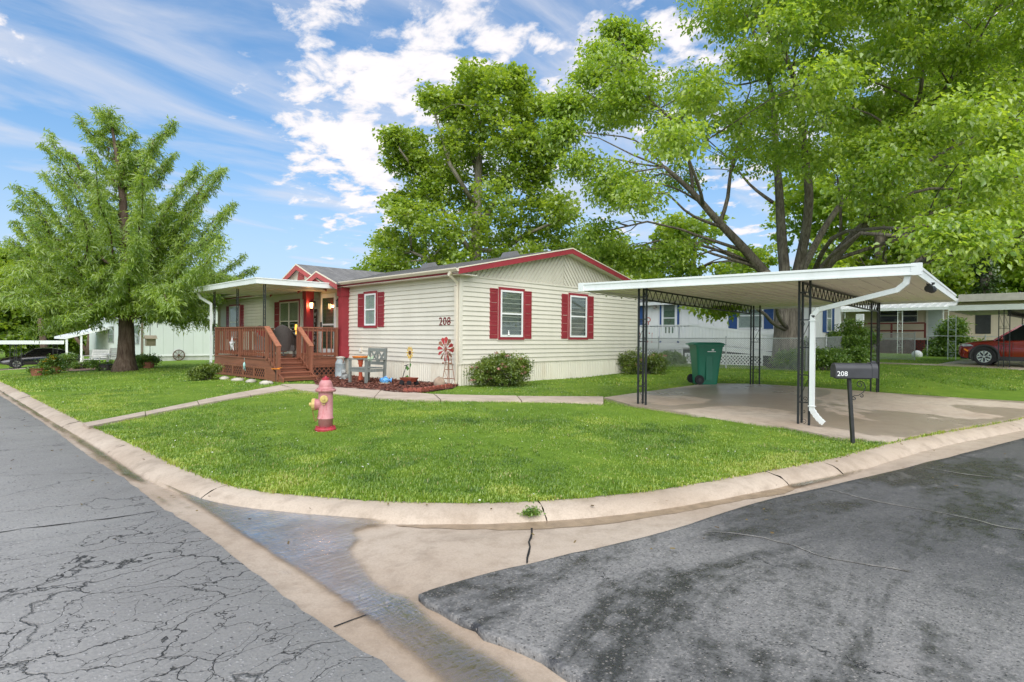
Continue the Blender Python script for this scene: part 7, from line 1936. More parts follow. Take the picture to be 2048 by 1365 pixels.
# mailbox-like bird feeder on a hook by the far wall
p = atG(300, 733); t = thing('bird_feeder', 'tan bird feeder on a tall shepherd hook by the far wall', 'bird feeder', (p.x, p.y, p.z)); b = MB(); b.tube([(0, 0, 0), (0, 0, 2.0), (0.1, -0.1, 2.2), (0.25, -0.25, 2.15), (0.25, -0.25, 1.9)], 0.015, 5); b.build('hook', IRON, t); b = MB(); b.box((-0.2, -0.2, 1.0), (0.2, 0.1, 1.35)); b.add([(-0.26, -0.26, 1.35), (0.26, -0.26, 1.35), (0.26, 0.16, 1.35), (-0.26, 0.16, 1.35), (-0.26, -0.05, 1.52), (0.26, -0.05, 1.52)], [(0, 1, 5, 4), (2, 3, 4, 5), (1, 2, 5), (3, 0, 4), (3, 2, 1, 0)]); b.build('feeder', paint('tan_feeder', (0.5, 0.42, 0.28), 0.6), t)
# ------------------------------------------------------------------ cars
def car(name, label, loc, rz, paintm, st, roof, wheels, wr, hw, rim_style, clad, lights=True, clad_mat=None):
    """local: nose at +X, wheels at z=0. st: body stations (x, z_bot, z_belt, hw_bot, hw_belt); roof: glasshouse stations (x, z, hw)"""
    t = thing(name, label, 'car', loc, rz)
    b = MB(); ring = []
    for x, zb_, zt, h0, h1 in st:
        zm = zb_ + (zt - zb_) * 0.55
        ring.append([(x, -h0, zb_), (x, -hw * 1.0 * max(h0, h1) / hw, zm), (x, -h1, zt - 0.03), (x, -h1 * 0.9, zt), (x, -h1 * 0.45, zt + 0.025), (x, 0, zt + 0.03), (x, h1 * 0.45, zt + 0.025), (x, h1 * 0.9, zt), (x, h1, zt - 0.03), (x, max(h0, h1), zm), (x, h0, zb_)])
    n = len(ring[0]); vs = [p for r_ in ring for p in r_]; fs = []
    for i in range(len(ring) - 1):
        for j in range(n - 1): fs.append((i * n + j, i * n + j + 1, (i + 1) * n + j + 1, (i + 1) * n + j))
        fs.append((i * n + n - 1, i * n, (i + 1) * n, (i + 1) * n + n - 1))
    fs += [tuple(range(n)), tuple(reversed(range((len(ring) - 1) * n, len(ring) * n)))]
    b.add(vs, fs); body = b.build('body', paintm, t, smooth=True)
    md = body.modifiers.new('b', 'BEVEL'); md.width = 0.02; md.segments = 2; md.limit_method = 'ANGLE'; md.angle_limit = R(35)
    # glasshouse
    zbelt = lambda x: np.interp(x, [s[0] for s in st], [s[2] for s in st]); wbelt = lambda x: np.interp(x, [s[0] for s in st], [s[4] for s in st])
    b = MB(); N = len(roof); lo = []; hi = []
    for x, z, h, xb in roof: lo.append((xb, wbelt(xb) * 0.93, zbelt(xb) - 0.01)); hi.append((x, h, z))
    vs = []
    for s in (-1, 1): vs += [(x, s * h, z) for x, h, z in lo] + [(x, s * h, z) for x, h, z in hi]
    fs = []
    for k, o in ((0, 0), (1, 2 * N)):
        for i in range(N - 1): fs.append((o + i, o + i + 1, o + N + i + 1, o + N + i))
    fs += [(0, N, 3 * N, 2 * N), (N - 1, 2 * N + N - 1, 3 * N + N - 1, N + N - 1)]
    b.add(vs, fs); gm = paint('dark_car_glass', (0.01, 0.012, 0.013), 0.05, 0.1, 3, spec=0.35); b.build('windows', gm, t)
    b = MB(); vs = []
    for s in (-1, 0, 1): vs += [(x, s * (h + 0.008) if s else 0, z + (0.012 if s else 0.05)) for x, h, z in hi]
    fs = []
    for k in range(2):
        for i in range(N - 1): fs.append((k * N + i, k * N + i + 1, (k + 1) * N + i + 1, (k + 1) * N + i))
    b.add(vs, fs); b.build('roof', paintm, t, smooth=True)
    for s in (-1, 1):      # pillars and roof rails
        for i in (0, N - 1) + ((N // 2,) if N > 3 else ()):
            b = MB(); p, q = Vector((lo[i][0], s * (lo[i][1] + 0.004), lo[i][2])), Vector((hi[i][0], s * (hi[i][1] + 0.006), hi[i][2])); b.bar(p, q, 0.06, 0.02, up=(0, 1, 0)); b.build('pillar', paintm if i in (0, N - 1) else gm, t)
        b = MB(); b.tube([(x, s * (h + 0.012), z) for x, h, z in hi], 0.018, 5); b.build('roof_rail', paint('chrome_trim', (0.55, 0.55, 0.55), 0.25, metal=0.9), t)
        xm = roof[-1][3] - 0.25; b = MB(); b.ball((xm, s * (wbelt(xm) + 0.08), zbelt(xm) + 0.08), 0.1, 10, 7, (0.7, 1.1, 0.8)); b.build('mirror', paintm, t, smooth=True)
        b = MB(); zq = 0.62; b.box((st[0][0] + 1.4, s * (hw + 0.002), zq + 0.2), (st[0][0] + 1.55, s * (hw + 0.025), zq + 0.23)); b.build('door_handle', paintm, t)
        for xd in ((wheels[0] + wheels[1]) / 2 + 0.45, (wheels[0] + wheels[1]) / 2 - 0.55): b = MB(); b.box((xd, s * (hw - 0.01), 0.3), (xd + 0.008, s * (hw + 0.003), zbelt(xd) - 0.06)); b.build('door_gap', DARK, t)
        if clad:
            b = MB(); b.box((wheels[0] + wr, s * (hw - 0.03), 0.2), (wheels[1] - wr, s * (hw + 0.012), 0.36)); b.build('sill_cladding', clad_mat or IRON, t)
        for xw in wheels:
            b = MB(); Mx = Matrix.Rotation(R(90), 3, 'X')
            # dark wheel well and arch lip
            b.lathe([(wr * 1.22, -0.004), (wr * 1.22, 0.004)], 28, (xw, s * (hw + 0.004), wr), Mx); b.v = [(x, y, max(z, 0.17)) for x, y, z in b.v]; b.build('wheel_well', DARK, t)
            b = MB(); pts = [(xw + wr * 1.27 * math.cos(a), s * (hw + 0.012), wr + wr * 1.27 * math.sin(a)) for a in np.linspace(-0.25, math.pi + 0.25, 20)]; b.tube(pts, 0.05 if clad else 0.022, 6); b.build('arch_trim', (clad_mat or IRON) if clad else paintm, t, smooth=True)
            b = MB(); b.lathe([(wr * 0.62, -0.1), (wr * 0.95, -0.1), (wr, -0.07), (wr, 0.07), (wr * 0.95, 0.1), (wr * 0.62, 0.1)], 32, (xw, s * (hw - 0.06), wr), Mx); wh = b.build('wheel', RUBBER, t)
            b = MB(); b.lathe([(wr * 0.64, 0.07), (wr * 0.66, 0.112), (wr * 0.60, 0.112), (wr * 0.58, 0.104)], 28, (xw, s * (hw - 0.06), wr), Matrix.Rotation(R(-90 * s), 3, 'X'), cap=False); b.build('rim', paint('alloy_rim', (0.6, 0.6, 0.6), 0.25, metal=0.8), wh)
            b = MB(); b.lathe([(wr * 0.58, 0.09), (wr * 0.58, 0.1035)], 24, (xw, s * (hw - 0.06), wr), Matrix.Rotation(R(-90 * s), 3, 'X')); b.build('rim_recess', DARK, wh)
            b = MB(); al = paint('alloy_rim', (0.6, 0.6, 0.6), 0.25, metal=0.8)
            for k in range(5):
                a = k * 2 * math.pi / 5 + 0.3; yq = s * (hw + 0.056)
                if rim_style == 'star':
                    for a2 in (a - 0.38, a + 0.38):
                        p = Vector((xw + wr * 0.30 * math.cos(a), yq, wr + wr * 0.30 * math.sin(a))); q = Vector((xw + wr * 0.62 * math.cos(a2), yq, wr + wr * 0.62 * math.sin(a2))); b.bar(p, q, 0.03, 0.045, up=(0, 1, 0)) if False else b.hexa_bar(p, q, (0, s, 0), 0.055, 0.02, -0.01)
                    b.hexa_bar(Vector((xw + wr * 0.08 * math.cos(a), yq, wr + wr * 0.08 * math.sin(a))), Vector((xw + wr * 0.32 * math.cos(a), yq, wr + wr * 0.32 * math.sin(a))), (0, s, 0), 0.03, 0.015, -0.012)
                else:
                    for a2 in (a - 0.16, a + 0.16): b.hexa_bar(Vector((xw + wr * 0.1 * math.cos(a), yq, wr + wr * 0.1 * math.sin(a))), Vector((xw + wr * 0.62 * math.cos(a2), yq, wr + wr * 0.62 * math.sin(a2))), (0, s, 0), 0.05, 0.02, -0.01)
            b.lathe([(wr * 0.12, 0.0), (wr * 0.1, 0.03)], 12, (xw, s * (hw + 0.048), wr), Matrix.Rotation(R(-90 * s), 3, 'X')); b.build('spokes', al, wh)
    return t
CARRED = paint('metallic_red_paint', (0.24, 0.016, 0.010), 0.25, 0.08, 2, spec=0.6, metal=0.35, coat=1.0)
psv = atG(1968, 732, 0.03)
st = [(-2.1, 0.42, 0.92, 0.72, 0.74), (-1.95, 0.32, 1.0, 0.84, 0.82), (-1.3, 0.28, 1.03, 0.89, 0.86), (0.0, 0.27, 1.0, 0.89, 0.86), (0.75, 0.27, 0.98, 0.89, 0.85), (1.05, 0.27, 0.985, 0.89, 0.84), (1.55, 0.27, 0.93, 0.89, 0.82), (1.88, 0.28, 0.885, 0.87, 0.80), (2.05, 0.32, 0.83, 0.80, 0.75), (2.14, 0.42, 0.74, 0.70, 0.68)]
roof_ = [(-1.75, 1.52, 0.55, -2.0), (-1.2, 1.6, 0.58, -1.25), (-0.3, 1.63, 0.6, -0.3), (0.25, 1.58, 0.58, 1.05)]
wx = (-1.30, 1.32); wrr = 0.345
# nose points to +Y: rotate local +X to +Y; place so that the front wheel sits at psv
suv = car('suv', 'metallic red SUV parked nose first under the right hand carport', (psv.x + 0.9, psv.y - wx[1], zg(psv.x, psv.y) + 0.03), R(90), CARRED, st, roof_, wx, wrr, 0.89, 'star', True, clad_mat=paint('grey_black_cladding', (0.03, 0.03, 0.032), 0.6))
def sv(mb, name, mat): return mb.build(name, mat, suv)
HL = paint('headlight_glass', (0.35, 0.37, 0.4), 0.08, 0.4, 20, spec=0.9); CHR = paint('chrome_trim', (0.55, 0.55, 0.55), 0.25, metal=0.9)
for s in (-1, 1):
    b = MB(); b.hexa([(1.62, s * 0.80, 0.74), (2.02, s * 0.80, 0.72), (2.13, s * 0.62, 0.72), (2.13, s * 0.40, 0.72), (1.60, s * 0.845, 0.80), (1.98, s * 0.79, 0.83), (2.10, s * 0.62, 0.81), (2.12, s * 0.40, 0.80)]) if False else None
    b = MB(); b.extr([(1.66, s * 0.875, 0.755), (1.98, s * 0.845, 0.735), (2.06, s * 0.80, 0.79), (1.98, s * 0.815, 0.84), (1.75, s * 0.84, 0.83)], (0.0, s * 0.02, 0)); sv(b, 'headlight', HL)
    b = MB(); b.extr([(1.80, s * 0.885, 0.58), (1.93, s * 0.865, 0.66), (1.96, s * 0.86, 0.62), (1.84, s * 0.88, 0.53)], (0, s * 0.015, 0)); sv(b, 'side_marker', paint('amber_marker', (0.8, 0.25, 0.02), 0.2))
b = MB(); 
for k in range(4): b.bar((2.125 - k * 0.01, -0.62, 0.86 - 0.04 * k - 0.02), (2.125 - k * 0.01, 0.62, 0.86 - 0.04 * k - 0.02), 0.03, 0.015)
sv(b, 'grille', CHR)
b = MB(); b.bar((2.12, -0.7, 0.45), (2.12, 0.7, 0.45), 0.05, 0.06); b.bar((1.95, 0.82, 0.40), (2.12, 0.66, 0.42), 0.05, 0.05); b.bar((1.95, -0.82, 0.40), (2.12, -0.66, 0.42), 0.05, 0.05); sv(b, 'bumper_trim', CHR)
b = MB(); b.box((1.9, -0.72, 0.24), (2.08, 0.72, 0.36)); sv(b, 'lower_bumper', IRON)

CARBLK = paint('black_car_paint', (0.006, 0.006, 0.008), 0.2, 0.1, 2, spec=0.6, coat=1.0)
pbk = atD(27, 742, 41)
st = [(-2.35, 0.45, 0.82, 0.7, 0.7), (-2.2, 0.32, 0.93, 0.84, 0.8), (-1.5, 0.26, 0.98, 0.9, 0.84), (0, 0.25, 0.93, 0.9, 0.85), (0.9, 0.25, 0.9, 0.9, 0.84), (1.6, 0.26, 0.82, 0.89, 0.8), (2.1, 0.3, 0.72, 0.82, 0.74), (2.28, 0.42, 0.6, 0.7, 0.66)]
roof_ = [(-1.2, 1.33, 0.5, -1.95), (-0.6, 1.43, 0.56, -0.8), (0.0, 1.44, 0.57, 0.0), (0.35, 1.4, 0.56, 1.15)]
car('sedan', 'black sedan parked under the far left carport', (pbk.x + 1.35 + 0.2, pbk.y + 0.9, zg(pbk.x, pbk.y) + 0.03), R(180), CARBLK, st, roof_, (-1.42, 1.38), 0.33, 0.9, 'spoke', False)
# ------------------------------------------------------------------ vegetation
def mat_bark(name, c0, c1, sc=(14, 14, 2.2), bmp=0.8):
    m, n, b = newmat(name); v = n.wpos(scale=sc); a = n.noise(v, 1.0, 6, 0.65, 0.6); g = n.noise(n.wpos(), 2.0, 3)
    c = n.mix(n.mr(a.outputs[0], 0.35, 0.65), c0, c1); c = n.mix(n.mr(g.outputs[0], 0.45, 0.75, 0, 0.4), c, tuple(x * 0.5 for x in c0))
    n.l(c, b.inputs['Base Color']); b.inputs['Roughness'].default_value = 0.9; b.inputs['Specular IOR Level'].default_value = 0.15
    n.l(n.bump(a.outputs[0], bmp, 0.03), b.inputs['Normal']); return m
BARK_MAPLE = mat_bark('maple_bark', (0.095, 0.08, 0.064), (0.27, 0.235, 0.19))
BARK_CYP = mat_bark('cypress_bark', (0.07, 0.045, 0.033), (0.17, 0.125, 0.095))
BARK_SYC = mat_bark('sycamore_bark', (0.16, 0.14, 0.11), (0.36, 0.33, 0.27))
M_MAPLE = leaf_mat('maple_leaf', (0.215, 0.37, 0.04), (0.52, 0.66, 0.085), 0.6)
M_SYC = leaf_mat('sycamore_leaf', (0.215, 0.35, 0.045), (0.46, 0.58, 0.075), 0.6)
M_CYP = leaf_mat('cypress_leaf', (0.17, 0.30, 0.045), (0.43, 0.57, 0.08), 0.57)
M_BACK = leaf_mat('background_leaf', (0.19, 0.33, 0.04), (0.48, 0.61, 0.07), 0.58)
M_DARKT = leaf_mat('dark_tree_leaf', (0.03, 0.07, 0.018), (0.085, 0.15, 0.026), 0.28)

def unit(v): return v / (np.linalg.norm(v, axis=1)[:, None] + 1e-9)
def leaves(C, N, D, L, Wd, tint, fold=0.25):
    """C base points, D unit directions, N approx normals -> kite leaves"""
    S = unit(np.cross(D, N)); Nn = np.cross(S, D)
    L = L[:, None]; Wd = Wd[:, None]
    v0 = C; v2 = C + D * L - Nn * L * 0.12; v1 = C + D * L * 0.42 + S * Wd * 0.5 + Nn * Wd * fold; v3 = C + D * L * 0.42 - S * Wd * 0.5 + Nn * Wd * fold
    n = len(C); V = np.stack([v0, v1, v2, v3], 1).reshape(-1, 3); i = np.arange(n) * 4
    F = np.concatenate([np.stack([i, i + 1, i + 2], 1), np.stack([i, i + 2, i + 3], 1)])
    return V, F, np.repeat(tint, 4)
def lump(cs, rs, per, cl_r, lsize, droop=0.35, flat=0.75, ncl=None, aspect=0.8):
    """leaf clusters filling ellipsoidal lumps"""
    allC, allD, allN, allT = [], [], [], []
    for c, r in zip(cs, rs):
        k = ncl or max(6, int(per / 26))
        q = unit(rng.normal(0, 1, (k, 3))) * (rng.random(k) ** 0.45)[:, None] * r * np.array([1, 1, flat]); cc = np.asarray(c) + q
        m = max(3, per // k); 
        ct = rng.random(k) * 0.65
        P = np.repeat(cc, m, 0) + rng.normal(0, 1, (k * m, 3)) * np.array([cl_r, cl_r, cl_r * 0.5])
        out_ = unit(np.repeat(q, m, 0) + rng.normal(0, 0.5 * r, (k * m, 3)) + 1e-6)
        D = unit(out_ * np.array([1, 1, 0.4]) + rng.normal(0, 0.55, (k * m, 3)) + np.array([0, 0, -droop]))
        N = unit(rng.normal(0, 0.45, (k * m, 3)) + np.array([0, 0, 1.0]) + out_ * 0.35)
        allC.append(P); allD.append(D); allN.append(N); allT.append(np.clip(np.repeat(ct, m) + rng.normal(0.15, 0.18, k * m), 0, 1))
    C, D, N, T = map(np.concatenate, (allC, allD, allN, allT)); n = len(C)
    L = lsize * rng.uniform(0.7, 1.3, n)
    return leaves(C, N, D, L, L * aspect, T)
def limb_path(a, b, sag=0.0, k=5, wob=0.08):
    a, b = Vector(a), Vector(b); L = (b - a).length; pts = []
    for i in range(k + 1):
        t = i / k; p = a.lerp(b, t) + Vector((0, 0, sag * math.sin(math.pi * t) * L))
        if 0 < i < k: p += Vector((random.gauss(0, wob), random.gauss(0, wob), random.gauss(0, wob))) * L * 0.25
        pts.append(p)
    return pts
def add_tree(name, label, base, trunk_pts, trunk_r, limbs, cs, rs, per, cl_r, lsize, leafm, bark, droop=0.35, flat=0.75, group=None, twig=True, aspect=0.8, extra=None, cat='tree'):
    t = thing(name, label, cat, tuple(base), 0, group)
    b = MB(); b.tube(trunk_pts, trunk_r, 12)
    b.build('trunk', bark, t, smooth=True, world=True)
    nodes = [(Vector(p), r) for p, r in zip(trunk_pts, trunk_r)][1:]
    for pts, rr_ in limbs:
        b = MB(); b.tube(pts, rr_, 8); b.build('limb', bark, t, smooth=True, world=True)
        for k in range(len(pts) - 1):
            for u in (0.0, 0.5): nodes.append((Vector(pts[k]).lerp(Vector(pts[k + 1]), u), rr_[k] + (rr_[k + 1] - rr_[k]) * u))
        nodes.append((Vector(pts[-1]), rr_[-1]))
    if twig:
        b = MB()
        nd = np.array([tuple(p) for p, r in nodes])
        for c, r in zip(cs, rs):
            c = np.asarray(c); dv = c - nd; dist = np.linalg.norm(dv, axis=1) + np.clip(nd[:, 2] - c[2] + 0.3, 0, None) * 2.0
            j = int(np.argmin(dist)); p, pr = nodes[j]
            r0 = min(pr * 0.6, 0.012 + 0.010 * dist[j]); path = [Vector(q_) for q_ in resample(np.array([tuple(w_) for w_ in limb_path(p, c, 0.10, 3, 0.16)]), max(0.2, dist[j] / 9))]; path = [path[int(round(i_ * (len(path) - 1) / 6))] for i_ in range(7)]
            b.tube(path, [max(0.008, r0 * (1 - 0.75 * k / 6)) for k in range(7)], 5)
            for _ in range(5):
                q = c + unit(rng.normal(0, 1, (1, 3)))[0] * r * 0.85 * np.array([1, 1, 0.7]); s = path[4].lerp(path[6], random.random())
                b.tube(limb_path(s, q, 0.05, 3, 0.15), [max(0.006, r0 * 0.3), max(0.005, r0 * 0.22), 0.006, 0.004], 4)
        b.build('branch', bark, t, smooth=True, world=True, kind='stuff')
    V, F, T = lump(cs, rs, per, cl_r, lsize, droop, flat, aspect=aspect)
    if extra is not None:
        V2, F2_, T2 = extra; F = np.vstack([F, F2_ + len(V)]); V = np.vstack([V, V2]); T = np.concatenate([T, T2])
    off = np.array(OFF[t]); o = np_mesh('crown', V - off, F, leafm, t, T)
    return t

# --- silver maple behind the carport
mb0 = Vector((23.0, 8.05, 0)); mb0.z = zg(mb0.x, mb0.y) - 0.1
dM = 22.2
def mp_(px, py, d=dM): return atD(px, py, d)
trunk = [mb0, mp_(1577, 712), mp_(1576, 660), mp_(1574, 610), mp_(1576, 575)]
tr_r = [0.78, 0.60, 0.50, 0.48, 0.36]
def L(pts, r):
    q = resample(np.array([tuple(mp_(*p)) for p in pts]), 0.45); return [Vector(x) for x in q], list(np.linspace(r[0] * 0.62, r[1] * 0.62, len(q)))
limbs = [L([(1565, 585), (1530, 547, 22), (1490, 500, 21.5), (1450, 458, 21), (1420, 425, 20.5), (1385, 385, 20), (1330, 335, 19)], (0.36, 0.10)),
         L([(1440, 447, 21), (1455, 400, 21), (1462, 340, 21), (1482, 270, 20.5), (1480, 230, 20)], (0.13, 0.07)),
         L([(1572, 580), (1568, 530), (1562, 455, 22.5), (1558, 380, 22.8), (1552, 300, 23), (1545, 200, 23), (1520, 90, 23)], (0.34, 0.10)),
         L([(1585, 580), (1598, 530), (1612, 460, 21.7), (1618, 385, 21.3), (1608, 300, 21), (1602, 220, 20.6), (1590, 165, 20.3), (1560, 90, 20), (1500, 20, 19.5)], (0.33, 0.08)),
         L([(1588, 575), (1615, 520, 23.5), (1650, 455, 24.3), (1690, 395, 25), (1725, 335, 25.5), (1760, 240, 26)], (0.28, 0.10)),
         L([(1592, 580), (1640, 545, 21.3), (1690, 490, 20.5), (1735, 442, 19.8), (1765, 390, 19.3), (1790, 340, 18.8), (1815, 268, 18.3), (1840, 190, 18)], (0.36, 0.10)),
         L([(1735, 442, 19.8), (1790, 405, 19.5), (1850, 378, 19.2), (1930, 380, 19)], (0.12, 0.05)),
         L([(1705, 475, 20.3), (1760, 445, 20), (1850, 430, 19.6), (1930, 415, 19.2)], (0.10, 0.04)),
         L([(1670, 520, 20.8), (1760, 490, 20), (1850, 465, 19), (1950, 440, 18.5)], (0.12, 0.05)),
         L([(1800, 560, 24), (1840, 528, 22.5), (1890, 508, 21), (1950, 495, 19.5), (2030, 478, 18.5)], (0.22, 0.10)),
         L([(1680, 480, 20.5), (1682, 430, 20.3), (1675, 355, 20)], (0.09, 0.05)),
         L([(1603, 215, 20.6), (1620, 150, 20.3), (1628, 90, 20), (1635, 0, 19.6)], (0.10, 0.05)),
         L([(1545, 405, 22.7), (1500, 370, 23.5), (1460, 320, 24)], (0.12, 0.05)),
         L([(1815, 268, 18.3), (1880, 190, 17.5), (1940, 110, 17), (1990, 20, 16.5)], (0.10, 0.04)),
         L([(1840, 190, 18), (1850, 90, 17.6), (1830, -20, 17.2), (1810, -120, 17)], (0.10, 0.04)),
         L([(1765, 390, 19.3), (1860, 320, 18.6), (1960, 270, 18), (2060, 230, 17.5)], (0.12, 0.05)),
         L([(1760, 240, 26), (1790, 130, 26), (1800, 20, 26)], (0.12, 0.05)),
         L([(1725, 335, 25.5), (1830, 250, 26), (1930, 180, 26), (2040, 120, 26)], (0.12, 0.05)),
         L([(1560, 90, 20), (1590, 0, 19.6), (1640, -90, 19.3), (1690, -180, 19)], (0.09, 0.04)),
         L([(1520, 90, 23), (1480, 0, 23), (1450, -100, 23)], (0.09, 0.04)),
         L([(1950, 495, 19.5), (2010, 440, 19), (2080, 380, 18.5)], (0.1, 0.04)),
         L([(1385, 385, 20), (1380, 330, 19.6), (1350, 250, 19), (1300, 200, 18.5)], (0.10, 0.04))]
cs, rs = [], []
def xleft(y): return np.interp(y, [-300, -60, 0, 60, 130, 210, 270, 330, 400, 450, 520], [1500, 1395, 1350, 1310, 1205, 1165, 1175, 1165, 1195, 1230, 1240])
def ybot(x): return np.interp(x, [1100, 1200, 1300, 1400, 1440, 1480, 1560, 1640, 1680, 1760, 1850, 2000, 2300], [440, 470, 430, 420, 360, 330, 330, 360, 410, 440, 505, 530, 540])
for y in np.arange(-330, 560, 62):
    for x in np.arange(1120, 2330, 74):
        xx, yy_ = x + rng.uniform(-30, 30), y + rng.uniform(-26, 26)
        if xx < xleft(yy_) + 25 or yy_ > ybot(xx) - 20: continue
        edge = min(1.0, (xx - xleft(yy_)) / 160)
        for lay in range(2):
            if rng.random() < 0.36: continue
            D = 21.0 + (rng.uniform(-6.5, -1.0) if lay == 0 else rng.uniform(-0.5, 5.0)) * (0.35 + 0.65 * edge)
            if xx > 1850 and lay == 0: D -= 1.5
            cs.append(tuple(mp_(xx, yy_, D))); rs.append(rng.uniform(0.75, 1.4) * D / 21)
for (x, y, d_, r_) in ((1142, 205, 19, .55), (1128, 268, 19, .6), (1180, 150, 19.5, .5), (1205, 110, 20, .5), (1275, 80, 20, .5), (1232, 60, 20, .3), (1160, 330, 19, .6), (1432, 610, 16, .45), (1420, 590, 16, .35), (1190, 470, 20, .8), (1200, 520, 21, .8), (1235, 510, 21, .7), (1290, 520, 21, .7), (1350, 500, 20.5, .6), (1120, 215, 19, .3), (1115, 262, 19, .3)):
    cs.append(tuple(mp_(x, y, d_))); rs.append(r_)
add_tree('maple_tree', 'large spreading maple with several stems rising behind the carport', mb0, trunk, tr_r, limbs, cs, rs, 980, 0.23, 0.145, M_MAPLE, BARK_MAPLE, droop=0.6, flat=0.7, aspect=0.6)

# --- sycamore behind the house
dS = 34.0
sb = atD(948, 640, dS); sb = Vector((sb.x, sb.y, zg(sb.x, sb.y) - 0.1))
S_ = lambda px, py, d=dS: atD(px, py, d)
trunk = [sb, S_(949, 560), S_(952, 480), S_(955, 400), S_(958, 320), S_(965, 230), S_(975, 160)]
limbs = []
for pts in ([(952, 520), (900, 440), (850, 370), (800, 300)], [(953, 470), (1000, 380), (1040, 310), (1065, 250)], [(955, 420), (900, 330), (870, 230)], [(952, 540), (1050, 470), (1120, 440)], [(952, 560), (860, 520), (790, 490)], [(957, 360), (935, 270), (925, 200)], [(953, 500), (1080, 510), (1150, 500)]):
    limbs.append(([S_(x, y, dS + (rng.uniform(-2.5, 2.5) if i else 0)) for i, (x, y) in enumerate(pts)], list(np.linspace(0.16, 0.05, len(pts)))))
cs, rs = [], []
bl_ = [(955, 150, 32), (1000, 165, 34), (930, 185, 34), (1040, 200, 30), (1025, 160, 24), (975, 205, 42), (905, 215, 30), (868, 200, 24), (1050, 240, 36), (1085, 215, 20), (940, 250, 46), (1000, 265, 50), (900, 290, 34), (1060, 290, 38), (830, 285, 28), (795, 280, 22), (800, 320, 28), (845, 325, 26), (950, 320, 56), (1015, 335, 50), (890, 345, 42), (1075, 340, 36), (1100, 310, 20), (850, 380, 38), (920, 395, 52), (990, 405, 56), (1060, 400, 50), (790, 410, 26), (820, 430, 40), (870, 450, 50), (940, 465, 56), (1010, 470, 56), (1080, 460, 52), (1125, 425, 34), (775, 480, 30), (810, 500, 44), (870, 515, 50), (935, 535, 54), (1000, 540, 54), (1070, 530, 54), (1130, 500, 46), (770, 530, 30), (800, 560, 40), (880, 570, 44), (1140, 550, 44)]
for (x, y, r_) in bl_:
    for k in range(2):
        d_ = dS + rng.uniform(-3.0, 3.0); cs.append(tuple(S_(x + rng.uniform(-10, 10), y + rng.uniform(-8, 8), d_))); rs.append(r_ * d_ / FPX * 0.98)
add_tree('sycamore_tree', 'tall sycamore rising behind the roof of the cream house', sb, trunk, [0.45, 0.4, 0.34, 0.28, 0.2, 0.12, 0.05], limbs, cs, rs, 700, 0.26, 0.20, M_SYC, BARK_SYC, droop=0.2, flat=0.9, aspect=0.95)

# --- feathery bald cypress on the left
cb0 = atG(250, 743); dC = (cb0 - Vector((0, 0, CAMZ))).dot(Fv)
C_ = lambda px, py, d=None: atD(px, py, dC if d is None else d)
trunk = [cb0 + Vector((0, 0, -0.1)), cb0 + Vector((0, 0, 0.25)), C_(252, 715), C_(253, 670), C_(252, 620), C_(254, 560), C_(250, 480), C_(246, 400), C_(235, 320), C_(218, 220)]
tr_r = [0.50, 0.40, 0.31, 0.27, 0.24, 0.21, 0.17, 0.13, 0.08, 0.02]
tips = [(97, 262), (160, 235), (193, 222), (215, 218), (222, 228), (345, 240), (310, 290), (350, 310), (448, 338), (405, 385), (468, 408), (400, 330), (488, 512), (440, 470), (470, 560), (85, 345), (30, 372), (28, 410), (60, 440), (20, 480), (130, 300), (270, 270), (290, 330), (180, 300), (250, 300), (120, 380), (150, 430), (200, 380), (300, 400), (350, 420), (330, 470), (400, 440), (100, 480), (60, 520), (10, 540), (-40, 560), (-20, 600), (40, 590), (100, 570), (150, 540), (200, 520), (300, 520), (360, 520), (420, 540), (400, 590), (350, 600), (300, 610), (200, 610), (140, 610), (60, 620), (440, 600), (250, 560), (250, 450), (405, 625), (-60, 620)]
t = thing('cypress_tree', 'feathery bald cypress with a broad cone crown on the left lawn', 'tree', tuple(cb0))
b = MB(); b.tube(trunk, tr_r, 14); b.build('trunk', BARK_CYP, t, smooth=True, world=True)
tp_np = np.array([tuple(p) for p in trunk]); Cc, Cd, Cn, Ct = [], [], [], []
bb = MB()
